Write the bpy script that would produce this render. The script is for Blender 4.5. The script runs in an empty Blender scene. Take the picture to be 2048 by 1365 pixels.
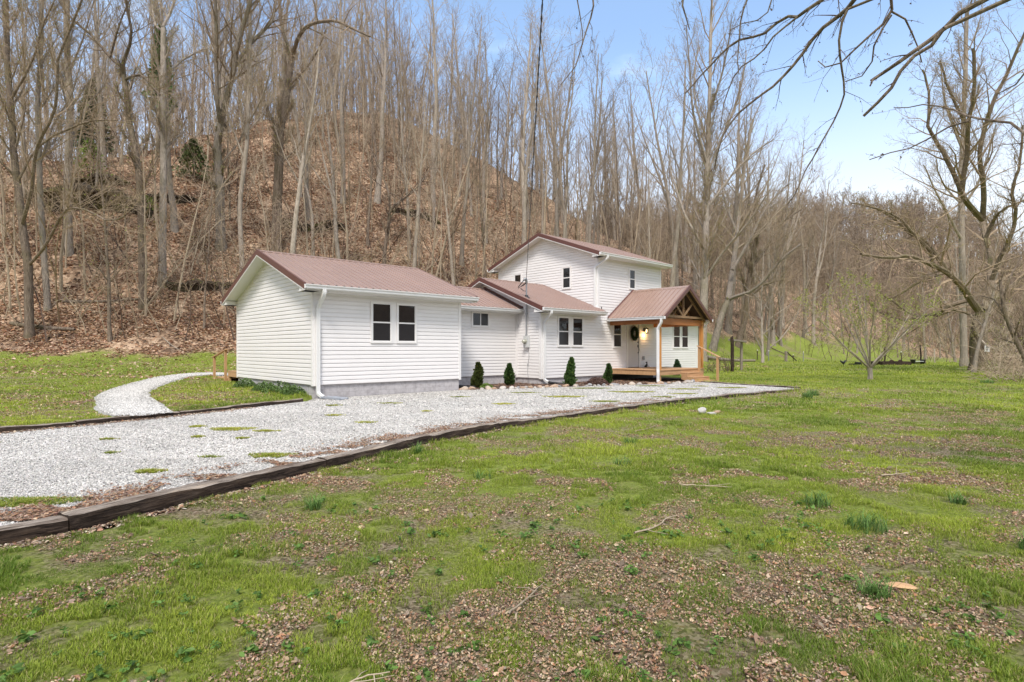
import bpy, math, random
import numpy as np

scene = bpy.context.scene
COL = scene.collection
RAD = math.radians

# ---------------------------------------------------------------- camera
cam_d = bpy.data.cameras.new("camera")
cam_d.sensor_width = 36.0
cam_d.lens = 19.88
cam_d.shift_y = 0.0081
cam_d.clip_start = 0.05
cam_d.clip_end = 4000
cam = bpy.data.objects.new("camera", cam_d)
COL.objects.link(cam)
cam.location = (0, 0, 1.5)
cam.rotation_euler = (RAD(90), 0, 0)
scene.camera = cam

# ---------------------------------------------------------------- light
SUN_EL, SUN_AZ = 54.0, 186.0      # azimuth clockwise from +Y: behind and a little right of the camera
world = bpy.data.worlds.new("World")
scene.world = world
world.use_nodes = True
wn, wl = world.node_tree.nodes, world.node_tree.links
wn.clear()
w_out = wn.new('ShaderNodeOutputWorld')
w_bg = wn.new('ShaderNodeBackground')
sky = wn.new('ShaderNodeTexSky')
sky.sky_type = 'NISHITA'
sky.sun_disc = False
sky.sun_elevation = RAD(SUN_EL)
sky.sun_rotation = RAD(SUN_AZ)
sky.altitude = 200
sky.air_density = 1.0
sky.dust_density = 1.6
sky.ozone_density = 1.6
w_bg.inputs[1].default_value = 0.15
# thin high cloud: brightens and whitens the low sky and breaks the blue in soft patches
w_tc = wn.new('ShaderNodeTexCoord')
w_map = wn.new('ShaderNodeMapping')
w_map.inputs['Scale'].default_value = (1.0, 1.0, 2.6)
w_n = wn.new('ShaderNodeTexNoise')
w_n.inputs['Scale'].default_value = 2.3
w_n.inputs['Detail'].default_value = 7
w_n.inputs['Roughness'].default_value = 0.55
w_r = wn.new('ShaderNodeMapRange')
w_r.inputs['From Min'].default_value = 0.47
w_r.inputs['From Max'].default_value = 0.74
w_sep = wn.new('ShaderNodeSeparateXYZ')
w_h = wn.new('ShaderNodeMapRange')          # cloud veil grows towards the horizon
w_h.inputs['From Min'].default_value = 0.50
w_h.inputs['From Max'].default_value = 0.12
w_h.inputs['To Min'].default_value = 0.25
w_h.inputs['To Max'].default_value = 0.92
w_h.interpolation_type = 'SMOOTHSTEP'
w_x = wn.new('ShaderNodeMapRange')          # more cloud over the hill on the left
w_x.inputs['From Min'].default_value = 0.1
w_x.inputs['From Max'].default_value = -0.5
w_x.inputs['To Min'].default_value = 0.9
w_x.inputs['To Max'].default_value = 1.0
w_y = wn.new('ShaderNodeMapRange')          # unseen cloud added behind the camera to whiten the ambient light
w_y.inputs['From Min'].default_value = 0.1
w_y.inputs['From Max'].default_value = -0.35
w_y.inputs['To Min'].default_value = 0.0
w_y.inputs['To Max'].default_value = 0.85
w_z = wn.new('ShaderNodeMapRange')          # more cloud added overhead, above the picture, against blue light from the zenith
w_z.inputs['From Min'].default_value = 0.58
w_z.inputs['From Max'].default_value = 0.80
w_z.inputs['To Max'].default_value = 0.8
w_max3 = wn.new('ShaderNodeMath'); w_max3.operation = 'MAXIMUM'
w_max2 = wn.new('ShaderNodeMath'); w_max2.operation = 'MAXIMUM'
w_mul = wn.new('ShaderNodeMath'); w_mul.operation = 'MULTIPLY'
w_max = wn.new('ShaderNodeMath'); w_max.operation = 'MAXIMUM'
w_mix = wn.new('ShaderNodeMix'); w_mix.data_type = 'RGBA'
w_mix.inputs['B'].default_value = (4.8, 5.1, 5.45, 1)
w_tint = wn.new('ShaderNodeMix'); w_tint.data_type = 'RGBA'; w_tint.blend_type = 'MULTIPLY'
w_tint.inputs['Factor'].default_value = 1.0
w_tint.inputs['B'].default_value = (0.98, 1.0, 1.03, 1)
wl.new(sky.outputs[0], w_tint.inputs['A'])
wl.new(w_tc.outputs['Generated'], w_map.inputs[0])
wl.new(w_map.outputs[0], w_n.inputs['Vector'])
wl.new(w_tc.outputs['Generated'], w_sep.inputs[0])
wl.new(w_sep.outputs['Z'], w_h.inputs['Value'])
wl.new(w_sep.outputs['X'], w_x.inputs['Value'])
wl.new(w_n.outputs[0], w_r.inputs['Value'])
wl.new(w_r.outputs[0], w_mul.inputs[0]); wl.new(w_x.outputs[0], w_mul.inputs[1])
wl.new(w_mul.outputs[0], w_max.inputs[0]); wl.new(w_h.outputs[0], w_max.inputs[1])
wl.new(w_sep.outputs['Y'], w_y.inputs['Value']); wl.new(w_max.outputs[0], w_max2.inputs[0]); wl.new(w_sep.outputs['Z'], w_z.inputs['Value']); wl.new(w_y.outputs[0], w_max3.inputs[0]); wl.new(w_z.outputs[0], w_max3.inputs[1]); wl.new(w_max3.outputs[0], w_max2.inputs[1])
wl.new(w_max2.outputs[0], w_mix.inputs['Factor'])
w_cc = wn.new('ShaderNodeMix'); w_cc.data_type = 'RGBA'      # thin veil keeps the blue, thick cloud is white
w_cc.inputs['A'].default_value = (3.4, 5.1, 7.6, 1); w_cc.inputs['B'].default_value = (4.8, 5.1, 5.45, 1)
w_cf = wn.new('ShaderNodeMapRange'); w_cf.inputs['From Min'].default_value = 0.25; w_cf.inputs['From Max'].default_value = 0.8
wl.new(w_max2.outputs[0], w_cf.inputs['Value']); wl.new(w_cf.outputs[0], w_cc.inputs['Factor']); wl.new(w_cc.outputs['Result'], w_mix.inputs['B'])
wl.new(w_tint.outputs['Result'], w_mix.inputs['A'])
wl.new(w_mix.outputs['Result'], w_bg.inputs[0])
wl.new(w_bg.outputs[0], w_out.inputs[0])

sun_d = bpy.data.lights.new("sun", 'SUN')
sun_d.energy = 2.5
sun_d.angle = RAD(14)
sun_d.color = (1.0, 0.945, 0.87)
sun = bpy.data.objects.new("sun", sun_d)
COL.objects.link(sun)
sun.rotation_euler = (RAD(90 - SUN_EL), 0, RAD(180 - SUN_AZ))

scene.view_settings.view_transform = 'Standard'
scene.view_settings.look = 'None'
scene.view_settings.gamma = 1
scene.view_settings.exposure = 0.66
scene.cycles.max_bounces = 6
scene.cycles.diffuse_bounces = 3
scene.cycles.glossy_bounces = 3
scene.cycles.transparent_max_bounces = 8
scene.cycles.use_adaptive_sampling = True
scene.cycles.adaptive_threshold = 0.02

# ---------------------------------------------------------------- materials
def new_mat(name):
    m = bpy.data.materials.new(name); m.use_nodes = True
    nt = m.node_tree
    b = nt.nodes['Principled BSDF']
    return m, nt, b

def N(nt, t, **kw):
    n = nt.nodes.new(t)
    for k, v in kw.items():
        if k in n.inputs: n.inputs[k].default_value = v
        else: setattr(n, k, v)
    return n

def ramp(nt, stops, interp='LINEAR'):
    r = nt.nodes.new('ShaderNodeValToRGB')
    e = r.color_ramp.elements
    r.color_ramp.interpolation = interp
    while len(e) > 1: e.remove(e[0])
    for i, (p, c) in enumerate(stops):
        el = e[0] if i == 0 else e.new(p)
        el.position = p
        el.color = (c[0], c[1], c[2], 1)
    return r

def coords(nt, scale=(1, 1, 1), kind='Object'):
    tc = nt.nodes.new('ShaderNodeTexCoord')
    mp = nt.nodes.new('ShaderNodeMapping')
    mp.inputs['Scale'].default_value = scale
    nt.links.new(tc.outputs[kind], mp.inputs[0])
    return mp.outputs[0]

def geo_pos(nt, scale=(1, 1, 1)):
    g = nt.nodes.new('ShaderNodeNewGeometry')
    mp = nt.nodes.new('ShaderNodeMapping')
    mp.inputs['Scale'].default_value = scale
    nt.links.new(g.outputs['Position'], mp.inputs[0])
    return mp.outputs[0]

def bump(nt, b, h, strength=0.5, dist=0.02):
    bp = nt.nodes.new('ShaderNodeBump')
    bp.inputs['Strength'].default_value = strength
    bp.inputs['Distance'].default_value = dist
    nt.links.new(h, bp.inputs['Height'])
    nt.links.new(bp.outputs[0], b.inputs['Normal'])

def simple(name, c, rough=0.6, metal=0.0, nscale=6.0, var=0.12, stretch=(1, 1, 1), bmp=0.0, spec=0.5):
    """a plain colour broken by soft noise"""
    m, nt, b = new_mat(name)
    v = coords(nt, stretch)
    n = N(nt, 'ShaderNodeTexNoise', Scale=nscale, Detail=6, Roughness=0.6)
    nt.links.new(v, n.inputs['Vector'])
    lo = [x * (1 - var) for x in c]; hi = [min(1, x * (1 + var)) for x in c]
    r = ramp(nt, [(0.3, lo), (0.7, hi)])
    nt.links.new(n.outputs[0], r.inputs[0])
    nt.links.new(r.outputs[0], b.inputs['Base Color'])
    b.inputs['Roughness'].default_value = rough
    b.inputs['Metallic'].default_value = metal
    b.inputs['Specular IOR Level'].default_value = spec
    if bmp: bump(nt, b, n.outputs[0], bmp, 0.01)
    return m

def wood(name, c1, c2, scale=1.0, axis='x', rough=0.7):
    m, nt, b = new_mat(name)
    st = {'x': (1.2, 18, 18), 'y': (18, 1.2, 18), 'z': (18, 18, 1.2)}[axis]
    v = coords(nt, tuple(a * scale for a in st))
    n = N(nt, 'ShaderNodeTexNoise', Scale=1.3, Detail=8, Roughness=0.65, Distortion=0.4)
    nt.links.new(v, n.inputs['Vector'])
    r = ramp(nt, [(0.28, c1), (0.5, [(a + d) / 2 for a, d in zip(c1, c2)]), (0.72, c2)])
    nt.links.new(n.outputs[0], r.inputs[0])
    nt.links.new(r.outputs[0], b.inputs['Base Color'])
    b.inputs['Roughness'].default_value = rough
    bump(nt, b, n.outputs[0], 0.35, 0.004)
    return m

def vcol(name, attr='Col', rough=0.7, trans=0.0, spec=0.3):
    """colour stored per leaf / stone / blade (its own colour), optional light passing through"""
    m, nt, b = new_mat(name)
    a = N(nt, 'ShaderNodeAttribute'); a.attribute_name = attr
    nt.links.new(a.outputs['Color'], b.inputs['Base Color'])
    b.inputs['Roughness'].default_value = rough
    b.inputs['Specular IOR Level'].default_value = spec
    if trans:
        t = N(nt, 'ShaderNodeBsdfTranslucent')
        nt.links.new(a.outputs['Color'], t.inputs[0])
        mx = N(nt, 'ShaderNodeMixShader'); mx.inputs[0].default_value = trans
        out = nt.nodes['Material Output']
        nt.links.new(b.outputs[0], mx.inputs[1]); nt.links.new(t.outputs[0], mx.inputs[2])
        nt.links.new(mx.outputs[0], out.inputs[0])
    return m

M = {}
# white vinyl with a faint unevenness from panel to panel
M['siding'] = simple('vinyl_siding', (0.79, 0.765, 0.76), 0.42, nscale=1.1, var=0.025, spec=0.4)
M['trim'] = simple('white_trim', (0.78, 0.76, 0.755), 0.35, nscale=2, var=0.02)
M['soffit'] = simple('white_soffit', (0.72, 0.70, 0.68), 0.5, nscale=2, var=0.02)
M['gutter'] = simple('gutter_white', (0.76, 0.755, 0.75), 0.3, nscale=2, var=0.02)
M['roofm'] = simple('painted_roof_metal', (0.30, 0.195, 0.155), 0.30, nscale=0.9, var=0.07, spec=0.9)
M['rake'] = simple('brown_trim_metal', (0.115, 0.045, 0.035), 0.38, nscale=3, var=0.08)
M['wood'] = wood('treated_pine', (0.34, 0.18, 0.085), (0.60, 0.38, 0.21), 1.0, 'x')
M['woodz'] = wood('treated_pine_upright', (0.36, 0.20, 0.09), (0.58, 0.36, 0.19), 1.0, 'z')
M['cedar'] = wood('stained_beam', (0.28, 0.095, 0.025), (0.41, 0.16, 0.045), 0.7, 'x', 0.55)
M['cedarz'] = wood('stained_post', (0.46, 0.19, 0.045), (0.60, 0.28, 0.08), 0.7, 'z', 0.55)
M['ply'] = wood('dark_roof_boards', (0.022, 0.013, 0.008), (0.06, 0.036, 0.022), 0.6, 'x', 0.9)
M['rawwood'] = wood('truss_pine', (0.15, 0.085, 0.042), (0.34, 0.215, 0.12), 1.0, 'x')
M['black'] = simple('black_metal', (0.012, 0.012, 0.012), 0.4, nscale=5, var=0.2)
M['steel'] = simple('galvanised_steel', (0.34, 0.35, 0.37), 0.45, 0.6, 9, 0.12)
M['meterbox'] = simple('grey_meter_box', (0.55, 0.56, 0.56), 0.5, nscale=5, var=0.1)
M['plastic'] = simple('black_pipe_plastic', (0.015, 0.015, 0.017), 0.45, nscale=4, var=0.3)
M['door'] = simple('door_paint', (0.62, 0.585, 0.56), 0.45, nscale=2, var=0.02)
M['door_trim'] = simple('door_trim_paint', (0.76, 0.74, 0.71), 0.45, nscale=2, var=0.02)
def old_tie(name, lo, mid, hi):
    m, nt, b = new_mat(name)
    v = coords(nt, (3.0, 46, 46)); n = N(nt, 'ShaderNodeTexNoise', Scale=1.0, Detail=9, Roughness=0.75, Distortion=0.8); nt.links.new(v, n.inputs['Vector'])
    v2 = coords(nt, (1.2, 5, 5)); n2 = N(nt, 'ShaderNodeTexNoise', Scale=1.6, Detail=6, Roughness=0.7); nt.links.new(v2, n2.inputs['Vector'])
    r = ramp(nt, [(0.36, lo), (0.47, mid), (0.62, hi)]); nt.links.new(n.outputs[0], r.inputs[0])
    r2 = ramp(nt, [(0.35, (0.50, 0.44, 0.40)), (0.55, (1, 1, 1)), (0.72, (1.25, 1.15, 1.0))]); nt.links.new(n2.outputs[0], r2.inputs[0])
    mx = N(nt, 'ShaderNodeMix', data_type='RGBA', blend_type='MULTIPLY'); mx.inputs['Factor'].default_value = 1
    nt.links.new(r.outputs[0], mx.inputs['A']); nt.links.new(r2.outputs[0], mx.inputs['B']); nt.links.new(mx.outputs['Result'], b.inputs['Base Color'])
    b.inputs['Roughness'].default_value = 0.9; b.inputs['Specular IOR Level'].default_value = 0.2
    bump(nt, b, n.outputs[0], 1.0, 0.02); return m
M['timber'] = old_tie('weathered_tie', (0.04, 0.028, 0.02), (0.25, 0.205, 0.17), (0.42, 0.36, 0.31))
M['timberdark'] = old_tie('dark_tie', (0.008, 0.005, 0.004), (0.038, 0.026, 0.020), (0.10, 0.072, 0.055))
M['greypost'] = wood('grey_post_wood', (0.12, 0.095, 0.075), (0.34, 0.29, 0.24), 1.0, 'z', 0.9)

m, nt, b = new_mat('window_glass')
b.inputs['Base Color'].default_value = (0.012, 0.012, 0.013, 1)
b.inputs['Roughness'].default_value = 0.03
b.inputs['Specular IOR Level'].default_value = 0.5
v = coords(nt, (1, 1, 1)); n = N(nt, 'ShaderNodeTexNoise', Scale=1.5, Detail=2)
nt.links.new(v, n.inputs['Vector']); bump(nt, b, n.outputs[0], 0.05, 0.02)
M['glass'] = m
m, nt, b = new_mat('insect_screen')      # lower sashes carry a dull mesh screen
b.inputs['Base Color'].default_value = (0.022, 0.022, 0.025, 1)
b.inputs['Roughness'].default_value = 0.12
b.inputs['Specular IOR Level'].default_value = 0.35
M['screen'] = m

m, nt, b = new_mat('painted_block')      # pale grey-lilac paint over concrete block
v = coords(nt, (1, 1, 1))
br = N(nt, 'ShaderNodeTexBrick', Scale=1.0)
br.inputs['Brick Width'].default_value = 0.40; br.inputs['Row Height'].default_value = 0.20
br.inputs['Mortar Size'].default_value = 0.006; br.inputs['Mortar Smooth'].default_value = 0.4
br.inputs['Color1'].default_value = (0.50, 0.475, 0.49, 1); br.inputs['Color2'].default_value = (0.56, 0.535, 0.545, 1)
br.inputs['Mortar'].default_value = (0.40, 0.38, 0.39, 1)
sp = nt.nodes.new('ShaderNodeSeparateXYZ'); cb = nt.nodes.new('ShaderNodeCombineXYZ')
ad = N(nt, 'ShaderNodeMath', operation='ADD')
nt.links.new(v, sp.inputs[0]); nt.links.new(sp.outputs['X'], ad.inputs[0]); nt.links.new(sp.outputs['Y'], ad.inputs[1])
nt.links.new(ad.outputs[0], cb.inputs['X']); nt.links.new(sp.outputs['Z'], cb.inputs['Y'])
nt.links.new(cb.outputs[0], br.inputs['Vector'])
n = N(nt, 'ShaderNodeTexNoise', Scale=7, Detail=9, Roughness=0.7); nt.links.new(v, n.inputs['Vector'])
r = ramp(nt, [(0.35, (0.62, 0.60, 0.60)), (0.55, (1, 1, 1))]); nt.links.new(n.outputs[0], r.inputs[0])
mx = N(nt, 'ShaderNodeMix', data_type='RGBA', blend_type='MULTIPLY'); mx.inputs['Factor'].default_value = 0.7
nt.links.new(br.outputs['Color'], mx.inputs['A']); nt.links.new(r.outputs[0], mx.inputs['B'])
nt.links.new(mx.outputs['Result'], b.inputs['Base Color']); b.inputs['Roughness'].default_value = 0.85
n2 = N(nt, 'ShaderNodeTexNoise', Scale=22, Detail=9, Roughness=0.75); nt.links.new(v, n2.inputs['Vector'])
bump(nt, b, n2.outputs[0], 0.9, 0.03)
M['block'] = m

def bark(name, stops, scale=1.0, moss=0.0, bstr=0.8):
    m, nt, b = new_mat(name)
    v = coords(nt, (7 * scale, 7 * scale, 1.3 * scale))
    n = N(nt, 'ShaderNodeTexNoise', Scale=2.2, Detail=9, Roughness=0.72, Distortion=0.6)
    nt.links.new(v, n.inputs['Vector'])
    r = ramp(nt, stops); nt.links.new(n.outputs[0], r.inputs[0])
    oi = nt.nodes.new('ShaderNodeObjectInfo')
    mr = N(nt, 'ShaderNodeMapRange'); mr.inputs['To Min'].default_value = 0.72; mr.inputs['To Max'].default_value = 1.22
    nt.links.new(oi.outputs['Random'], mr.inputs['Value'])
    mx = N(nt, 'ShaderNodeMix', data_type='RGBA', blend_type='MULTIPLY'); mx.inputs['Factor'].default_value = 1
    nt.links.new(r.outputs[0], mx.inputs['A']); nt.links.new(mr.outputs[0], mx.inputs['B'])
    last = mx.outputs['Result']
    if moss:
        v2 = coords(nt, (0.5, 0.5, 0.35)); n2 = N(nt, 'ShaderNodeTexNoise', Scale=1.6, Detail=5)
        nt.links.new(v2, n2.inputs['Vector'])
        r2 = ramp(nt, [(0.5, (0, 0, 0)), (0.62, (moss, moss, moss))]); nt.links.new(n2.outputs[0], r2.inputs[0])
        m2 = N(nt, 'ShaderNodeMix', data_type='RGBA'); m2.inputs['B'].default_value = (0.13, 0.12, 0.045, 1)
        nt.links.new(r2.outputs[0], m2.inputs['Factor']); nt.links.new(last, m2.inputs['A'])
        last = m2.outputs['Result']
    nt.links.new(last, b.inputs['Base Color'])
    b.inputs['Roughness'].default_value = 0.9; b.inputs['Specular IOR Level'].default_value = 0.2
    bump(nt, b, n.outputs[0], bstr, 0.05)
    return m
M['bark'] = bark('bark_grey', [(0.3, (0.14, 0.12, 0.10)), (0.5, (0.32, 0.275, 0.235)), (0.68, (0.47, 0.40, 0.33))], 1.0, 0.35)
M['barkdark'] = bark('bark_brown', [(0.32, (0.06, 0.045, 0.035)), (0.52, (0.20, 0.155, 0.12)), (0.7, (0.35, 0.285, 0.225))], 1.1, 0.3)
M['barkmoss'] = bark('bark_mossy', [(0.32, (0.07, 0.055, 0.04)), (0.52, (0.18, 0.14, 0.10)), (0.7, (0.31, 0.25, 0.18))], 1.1, 0.75)
M['barkpale'] = bark('bark_pale', [(0.3, (0.20, 0.165, 0.13)), (0.5, (0.34, 0.29, 0.24)), (0.68, (0.47, 0.41, 0.345))], 0.8, 0.15)
M['twig'] = bark('twig', [(0.3, (0.20, 0.15, 0.10)), (0.7, (0.38, 0.29, 0.20))], 1, 0, 0.2)
M['twigpale'] = bark('twig_pale', [(0.3, (0.27, 0.215, 0.15)), (0.7, (0.46, 0.375, 0.28))], 1, 0, 0.2)
M['twigdark'] = bark('twig_dark', [(0.3, (0.06, 0.04, 0.032)), (0.7, (0.15, 0.105, 0.08))], 1, 0, 0.2)
M['twigfar'] = bark('twig_far', [(0.3, (0.20, 0.15, 0.11)), (0.7, (0.40, 0.31, 0.225))], 1, 0, 0.1)
M['bud'] = vcol('spring_buds', trans=0.35)
M['leaf'] = vcol('dead_leaf', trans=0.15)
M['grass'] = vcol('grass_blade', trans=0.35, rough=0.55)
M['stone'] = vcol('gravel_stone', rough=0.85)
# ---------------------------------------------------------------- mesh helpers
class MB:
    """collects faces and links them as ONE mesh object"""
    def __init__(s): s.v = []; s.f = []; s.m = []
    def face(s, pts, mi=0):
        i = len(s.v); s.v += [tuple(p) for p in pts]; s.f.append(tuple(range(i, i + len(pts)))); s.m.append(mi)
    def box(s, x0, x1, y0, y1, z0, z1, mi=0):
        i = len(s.v)
        s.v += [(x0, y0, z0), (x1, y0, z0), (x1, y1, z0), (x0, y1, z0), (x0, y0, z1), (x1, y0, z1), (x1, y1, z1), (x0, y1, z1)]
        for q in ((0, 3, 2, 1), (4, 5, 6, 7), (0, 1, 5, 4), (1, 2, 6, 5), (2, 3, 7, 6), (3, 0, 4, 7)):
            s.f.append(tuple(i + a for a in q)); s.m.append(mi)
    def prism(s, prof, a, b, mi=0):
        """loft a closed profile between two equally long point lists"""
        i = len(s.v); n = len(a); s.v += [tuple(p) for p in a] + [tuple(p) for p in b]
        s.f.append(tuple(i + k for k in range(n))[::-1]); s.m.append(mi)
        s.f.append(tuple(i + n + k for k in range(n))); s.m.append(mi)
        for k in range(n):
            k2 = (k + 1) % n
            s.f.append((i + k, i + k2, i + n + k2, i + n + k)); s.m.append(mi)
    def bar(s, p0, p1, w, h, mi=0, up=(0, 0, 1)):
        """rectangular bar from p0 to p1: w sideways, h along up"""
        p0 = np.array(p0, float); p1 = np.array(p1, float)
        d = p1 - p0; d /= np.linalg.norm(d); u = np.array(up, float)
        sd = np.cross(d, u)
        if np.linalg.norm(sd) < 1e-5: sd = np.cross(d, (1.0, 0, 0))
        sd /= np.linalg.norm(sd); u = np.cross(sd, d)
        o = [sd * w / 2 * a + u * h / 2 * c for a, c in ((-1, -1), (1, -1), (1, 1), (-1, 1))]
        s.prism(None, [p0 + q for q in o], [p1 + q for q in o], mi)
    def sweep(s, pts, prof, up=(0, 0, 1), mi=0, cap=True):
        """sweep a closed 2D profile (side, up) along a polyline"""
        pts = [np.array(p, float) for p in pts]; n = len(prof); i = len(s.v)
        for k, p in enumerate(pts):
            a = pts[max(0, k - 1)]; c = pts[min(len(pts) - 1, k + 1)]
            d = c - a; d /= np.linalg.norm(d)
            sd = np.cross(d, np.array(up, float))
            if np.linalg.norm(sd) < 1e-4: sd = np.array((1.0, 0, 0))
            sd /= np.linalg.norm(sd); u = np.cross(sd, d)
            for q in prof: s.v.append(tuple(p + sd * q[0] + u * q[1]))
        for k in range(len(pts) - 1):
            for j in range(n):
                j2 = (j + 1) % n
                s.f.append((i + k * n + j, i + k * n + j2, i + (k + 1) * n + j2, i + (k + 1) * n + j)); s.m.append(mi)
        if cap:
            s.f.append(tuple(i + j for j in range(n))[::-1]); s.m.append(mi)
            e = i + (len(pts) - 1) * n
            s.f.append(tuple(e + j for j in range(n))); s.m.append(mi)
    def tube(s, pts, r, n=8, mi=0, cap=True):
        rr = r if hasattr(r, '__len__') else [r] * len(pts)
        pts = [np.array(p, float) for p in pts]; i = len(s.v)
        ref = None
        for k, p in enumerate(pts):
            a = pts[max(0, k - 1)]; c = pts[min(len(pts) - 1, k + 1)]
            d = c - a; d /= (np.linalg.norm(d) + 1e-9)
            if ref is None:
                ref = np.array((1.0, 0, 0)) if abs(d[0]) < 0.8 else np.array((0, 1.0, 0))
            x = ref - d * np.dot(ref, d); x /= np.linalg.norm(x); ref = x
            y = np.cross(d, x)
            for j in range(n):
                t = 2 * math.pi * j / n
                s.v.append(tuple(p + rr[k] * (math.cos(t) * x + math.sin(t) * y)))
        for k in range(len(pts) - 1):
            for j in range(n):
                j2 = (j + 1) % n
                s.f.append((i + k * n + j, i + k * n + j2, i + (k + 1) * n + j2, i + (k + 1) * n + j)); s.m.append(mi)
        if cap:
            s.f.append(tuple(i + j for j in range(n))[::-1]); s.m.append(mi)
            e = i + (len(pts) - 1) * n
            s.f.append(tuple(e + j for j in range(n))); s.m.append(mi)
    def build(s, name, mats, parent=None, smooth=False, bevel=0, **kw):
        me = bpy.data.meshes.new(name)
        me.from_pydata(s.v, [], s.f)
        if not isinstance(mats, (list, tuple)): mats = [mats]
        for x in mats: me.materials.append(M[x] if isinstance(x, str) else x)
        if len(mats) > 1: me.polygons.foreach_set('material_index', s.m)
        if smooth: me.polygons.foreach_set('use_smooth', [True] * len(s.f))
        me.update()
        o = bpy.data.objects.new(name, me); COL.objects.link(o)
        if parent: o.parent = parent
        if bevel:
            md = o.modifiers.new('bevel', 'BEVEL'); md.width = bevel; md.segments = 2; md.limit_method = 'ANGLE'
        tag(o, **kw)
        return o

def tag(o, label=None, cat=None, group=None, kind=None):
    if label: o['label'] = label
    if cat: o['category'] = cat
    if group: o['group'] = group
    if kind: o['kind'] = kind
    return o

def empty(name, loc=(0, 0, 0), rz=0, **kw):
    o = bpy.data.objects.new(name, None); COL.objects.link(o)
    o.location = loc; o.rotation_euler = (0, 0, rz); o.empty_display_size = 0.2
    return tag(o, **kw)

def raw_mesh(name, V, F, mats, k=4, cols=None, mi=None, smooth=False, parent=None, attrs=None, **kw):
    """numpy mesh: V (n,3), F (m,k) all faces of k corners; cols per vertex (n,3)"""
    me = bpy.data.meshes.new(name)
    V = np.asarray(V, np.float32); F = np.asarray(F, np.int32)
    me.vertices.add(len(V)); me.vertices.foreach_set('co', V.ravel())
    me.loops.add(F.size); me.loops.foreach_set('vertex_index', F.ravel())
    me.polygons.add(len(F)); me.polygons.foreach_set('loop_start', np.arange(0, F.size, k, dtype=np.int32))
    if mi is not None: me.polygons.foreach_set('material_index', np.asarray(mi, np.int32))
    me.polygons.foreach_set('use_smooth', np.full(len(F), smooth))
    if not isinstance(mats, (list, tuple)): mats = [mats]
    for x in mats: me.materials.append(M[x] if isinstance(x, str) else x)
    if cols is not None:
        a = me.attributes.new('Col', 'FLOAT_COLOR', 'POINT')
        c = np.ones((len(V), 4), np.float32); c[:, :3] = cols
        a.data.foreach_set('color', c.ravel())
    for nm, arr in (attrs or {}).items():
        a = me.attributes.new(nm, 'FLOAT', 'POINT'); a.data.foreach_set('value', np.asarray(arr, np.float32))
    me.update(calc_edges=True)
    me.validate()
    o = bpy.data.objects.new(name, me); COL.objects.link(o)
    if parent: o.parent = parent
    return tag(o, **kw)

# value noise for terrain and scattering
def _hash(ix, iy, seed):
    h = (ix.astype(np.int64) * 374761393 + iy.astype(np.int64) * 668265263 + seed * 974711) & 0x7fffffff
    h = ((h ^ (h >> 13)) * 1274126177) & 0x7fffffff
    return ((h ^ (h >> 16)) & 0xffff) / 65535.0
def vnoise(x, y, seed=0):
    x = np.asarray(x, float); y = np.asarray(y, float)
    ix = np.floor(x); iy = np.floor(y); fx = x - ix; fy = y - iy
    fx = fx * fx * (3 - 2 * fx); fy = fy * fy * (3 - 2 * fy)
    a = _hash(ix, iy, seed); b = _hash(ix + 1, iy, seed); c = _hash(ix, iy + 1, seed); d = _hash(ix + 1, iy + 1, seed)
    return (a * (1 - fx) + b * fx) * (1 - fy) + (c * (1 - fx) + d * fx) * fy
def fbm(x, y, seed=0, oct=4):
    s = 0; a = 0.5; t = 0
    for k in range(oct):
        s = s + a * vnoise(x * 2 ** k + 17.3 * k, y * 2 ** k + 5.1 * k, seed + k); t += a; a *= 0.55
    return s / t
def sstep(x): x = np.clip(x, 0, 1); return x * x * (3 - 2 * x)

# ---------------------------------------------------------------- house frame: s along the front, t to the back
HX, HY, HA = -5.84, 16.6, RAD(42.7)
CU, SU = math.cos(HA), math.sin(HA)
def to_st(x, y):
    dx = np.asarray(x, float) - HX; dy = np.asarray(y, float) - HY
    return CU * dx + SU * dy, -SU * dx + CU * dy
def to_xy(s, t): return HX + CU * s - SU * t, HY + SU * s + CU * t

# gravel drive outline
FRONT = [(-9.4, -1.2), (-7.7, 0.62), (-6.0, 2.45), (-3.75, 4.80), (-2.40, 7.35), (-1.32, 9.40), (-0.23, 11.0), (1.52, 12.86), (3.30, 14.72), (5.08, 16.50), (7.02, 18.12), (8.90, 19.58), (10.72, 21.0)]
FRONT = [(a - .06, c + .06) for a, c in FRONT]
LEFT = [(-19.0, -2.5), (-12.2, 5.9), (-8.9, 9.83), (-8.33, 10.56), (-7.28, 12.5), (-5.75, 15.85)]
BEDST = [(5.45, 0.0), (6.3, -0.45), (8.75, -1.27), (11.5, -2.2), (13.9, -3.0), (15.2, -3.25), (16.1, -3.15)]
BEDXY = [tuple(float(q) for q in to_xy(a, b)) for a, b in BEDST]
DRIVE = LEFT + [(-5.84, 16.6)] + [tuple(float(q) for q in to_xy(5.41, 0))] + BEDXY + [(7.9, 25.8), (8.6, 24.6)] + FRONT[::-1]

def poly_sd(x, y, poly):
    """distance to polygon outline, negative inside"""
    x = np.asarray(x, float); y = np.asarray(y, float)
    d2 = np.full(x.shape, 1e18); ins = np.zeros(x.shape, bool)
    n = len(poly)
    for i in range(n):
        x0, y0 = poly[i]; x1, y1 = poly[(i + 1) % n]
        ex, ey = x1 - x0, y1 - y0
        L = ex * ex + ey * ey + 1e-12
        h = np.clip(((x - x0) * ex + (y - y0) * ey) / L, 0, 1)
        d2 = np.minimum(d2, (x - x0 - h * ex) ** 2 + (y - y0 - h * ey) ** 2)
        cond = ((y0 > y) != (y1 > y)) & (x < (x1 - x0) * (y - y0) / ((y1 - y0) if abs(y1 - y0) > 1e-12 else 1e-12) + x0)
        ins ^= cond
    d = np.sqrt(d2)
    return np.where(ins, -d, d)

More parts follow.
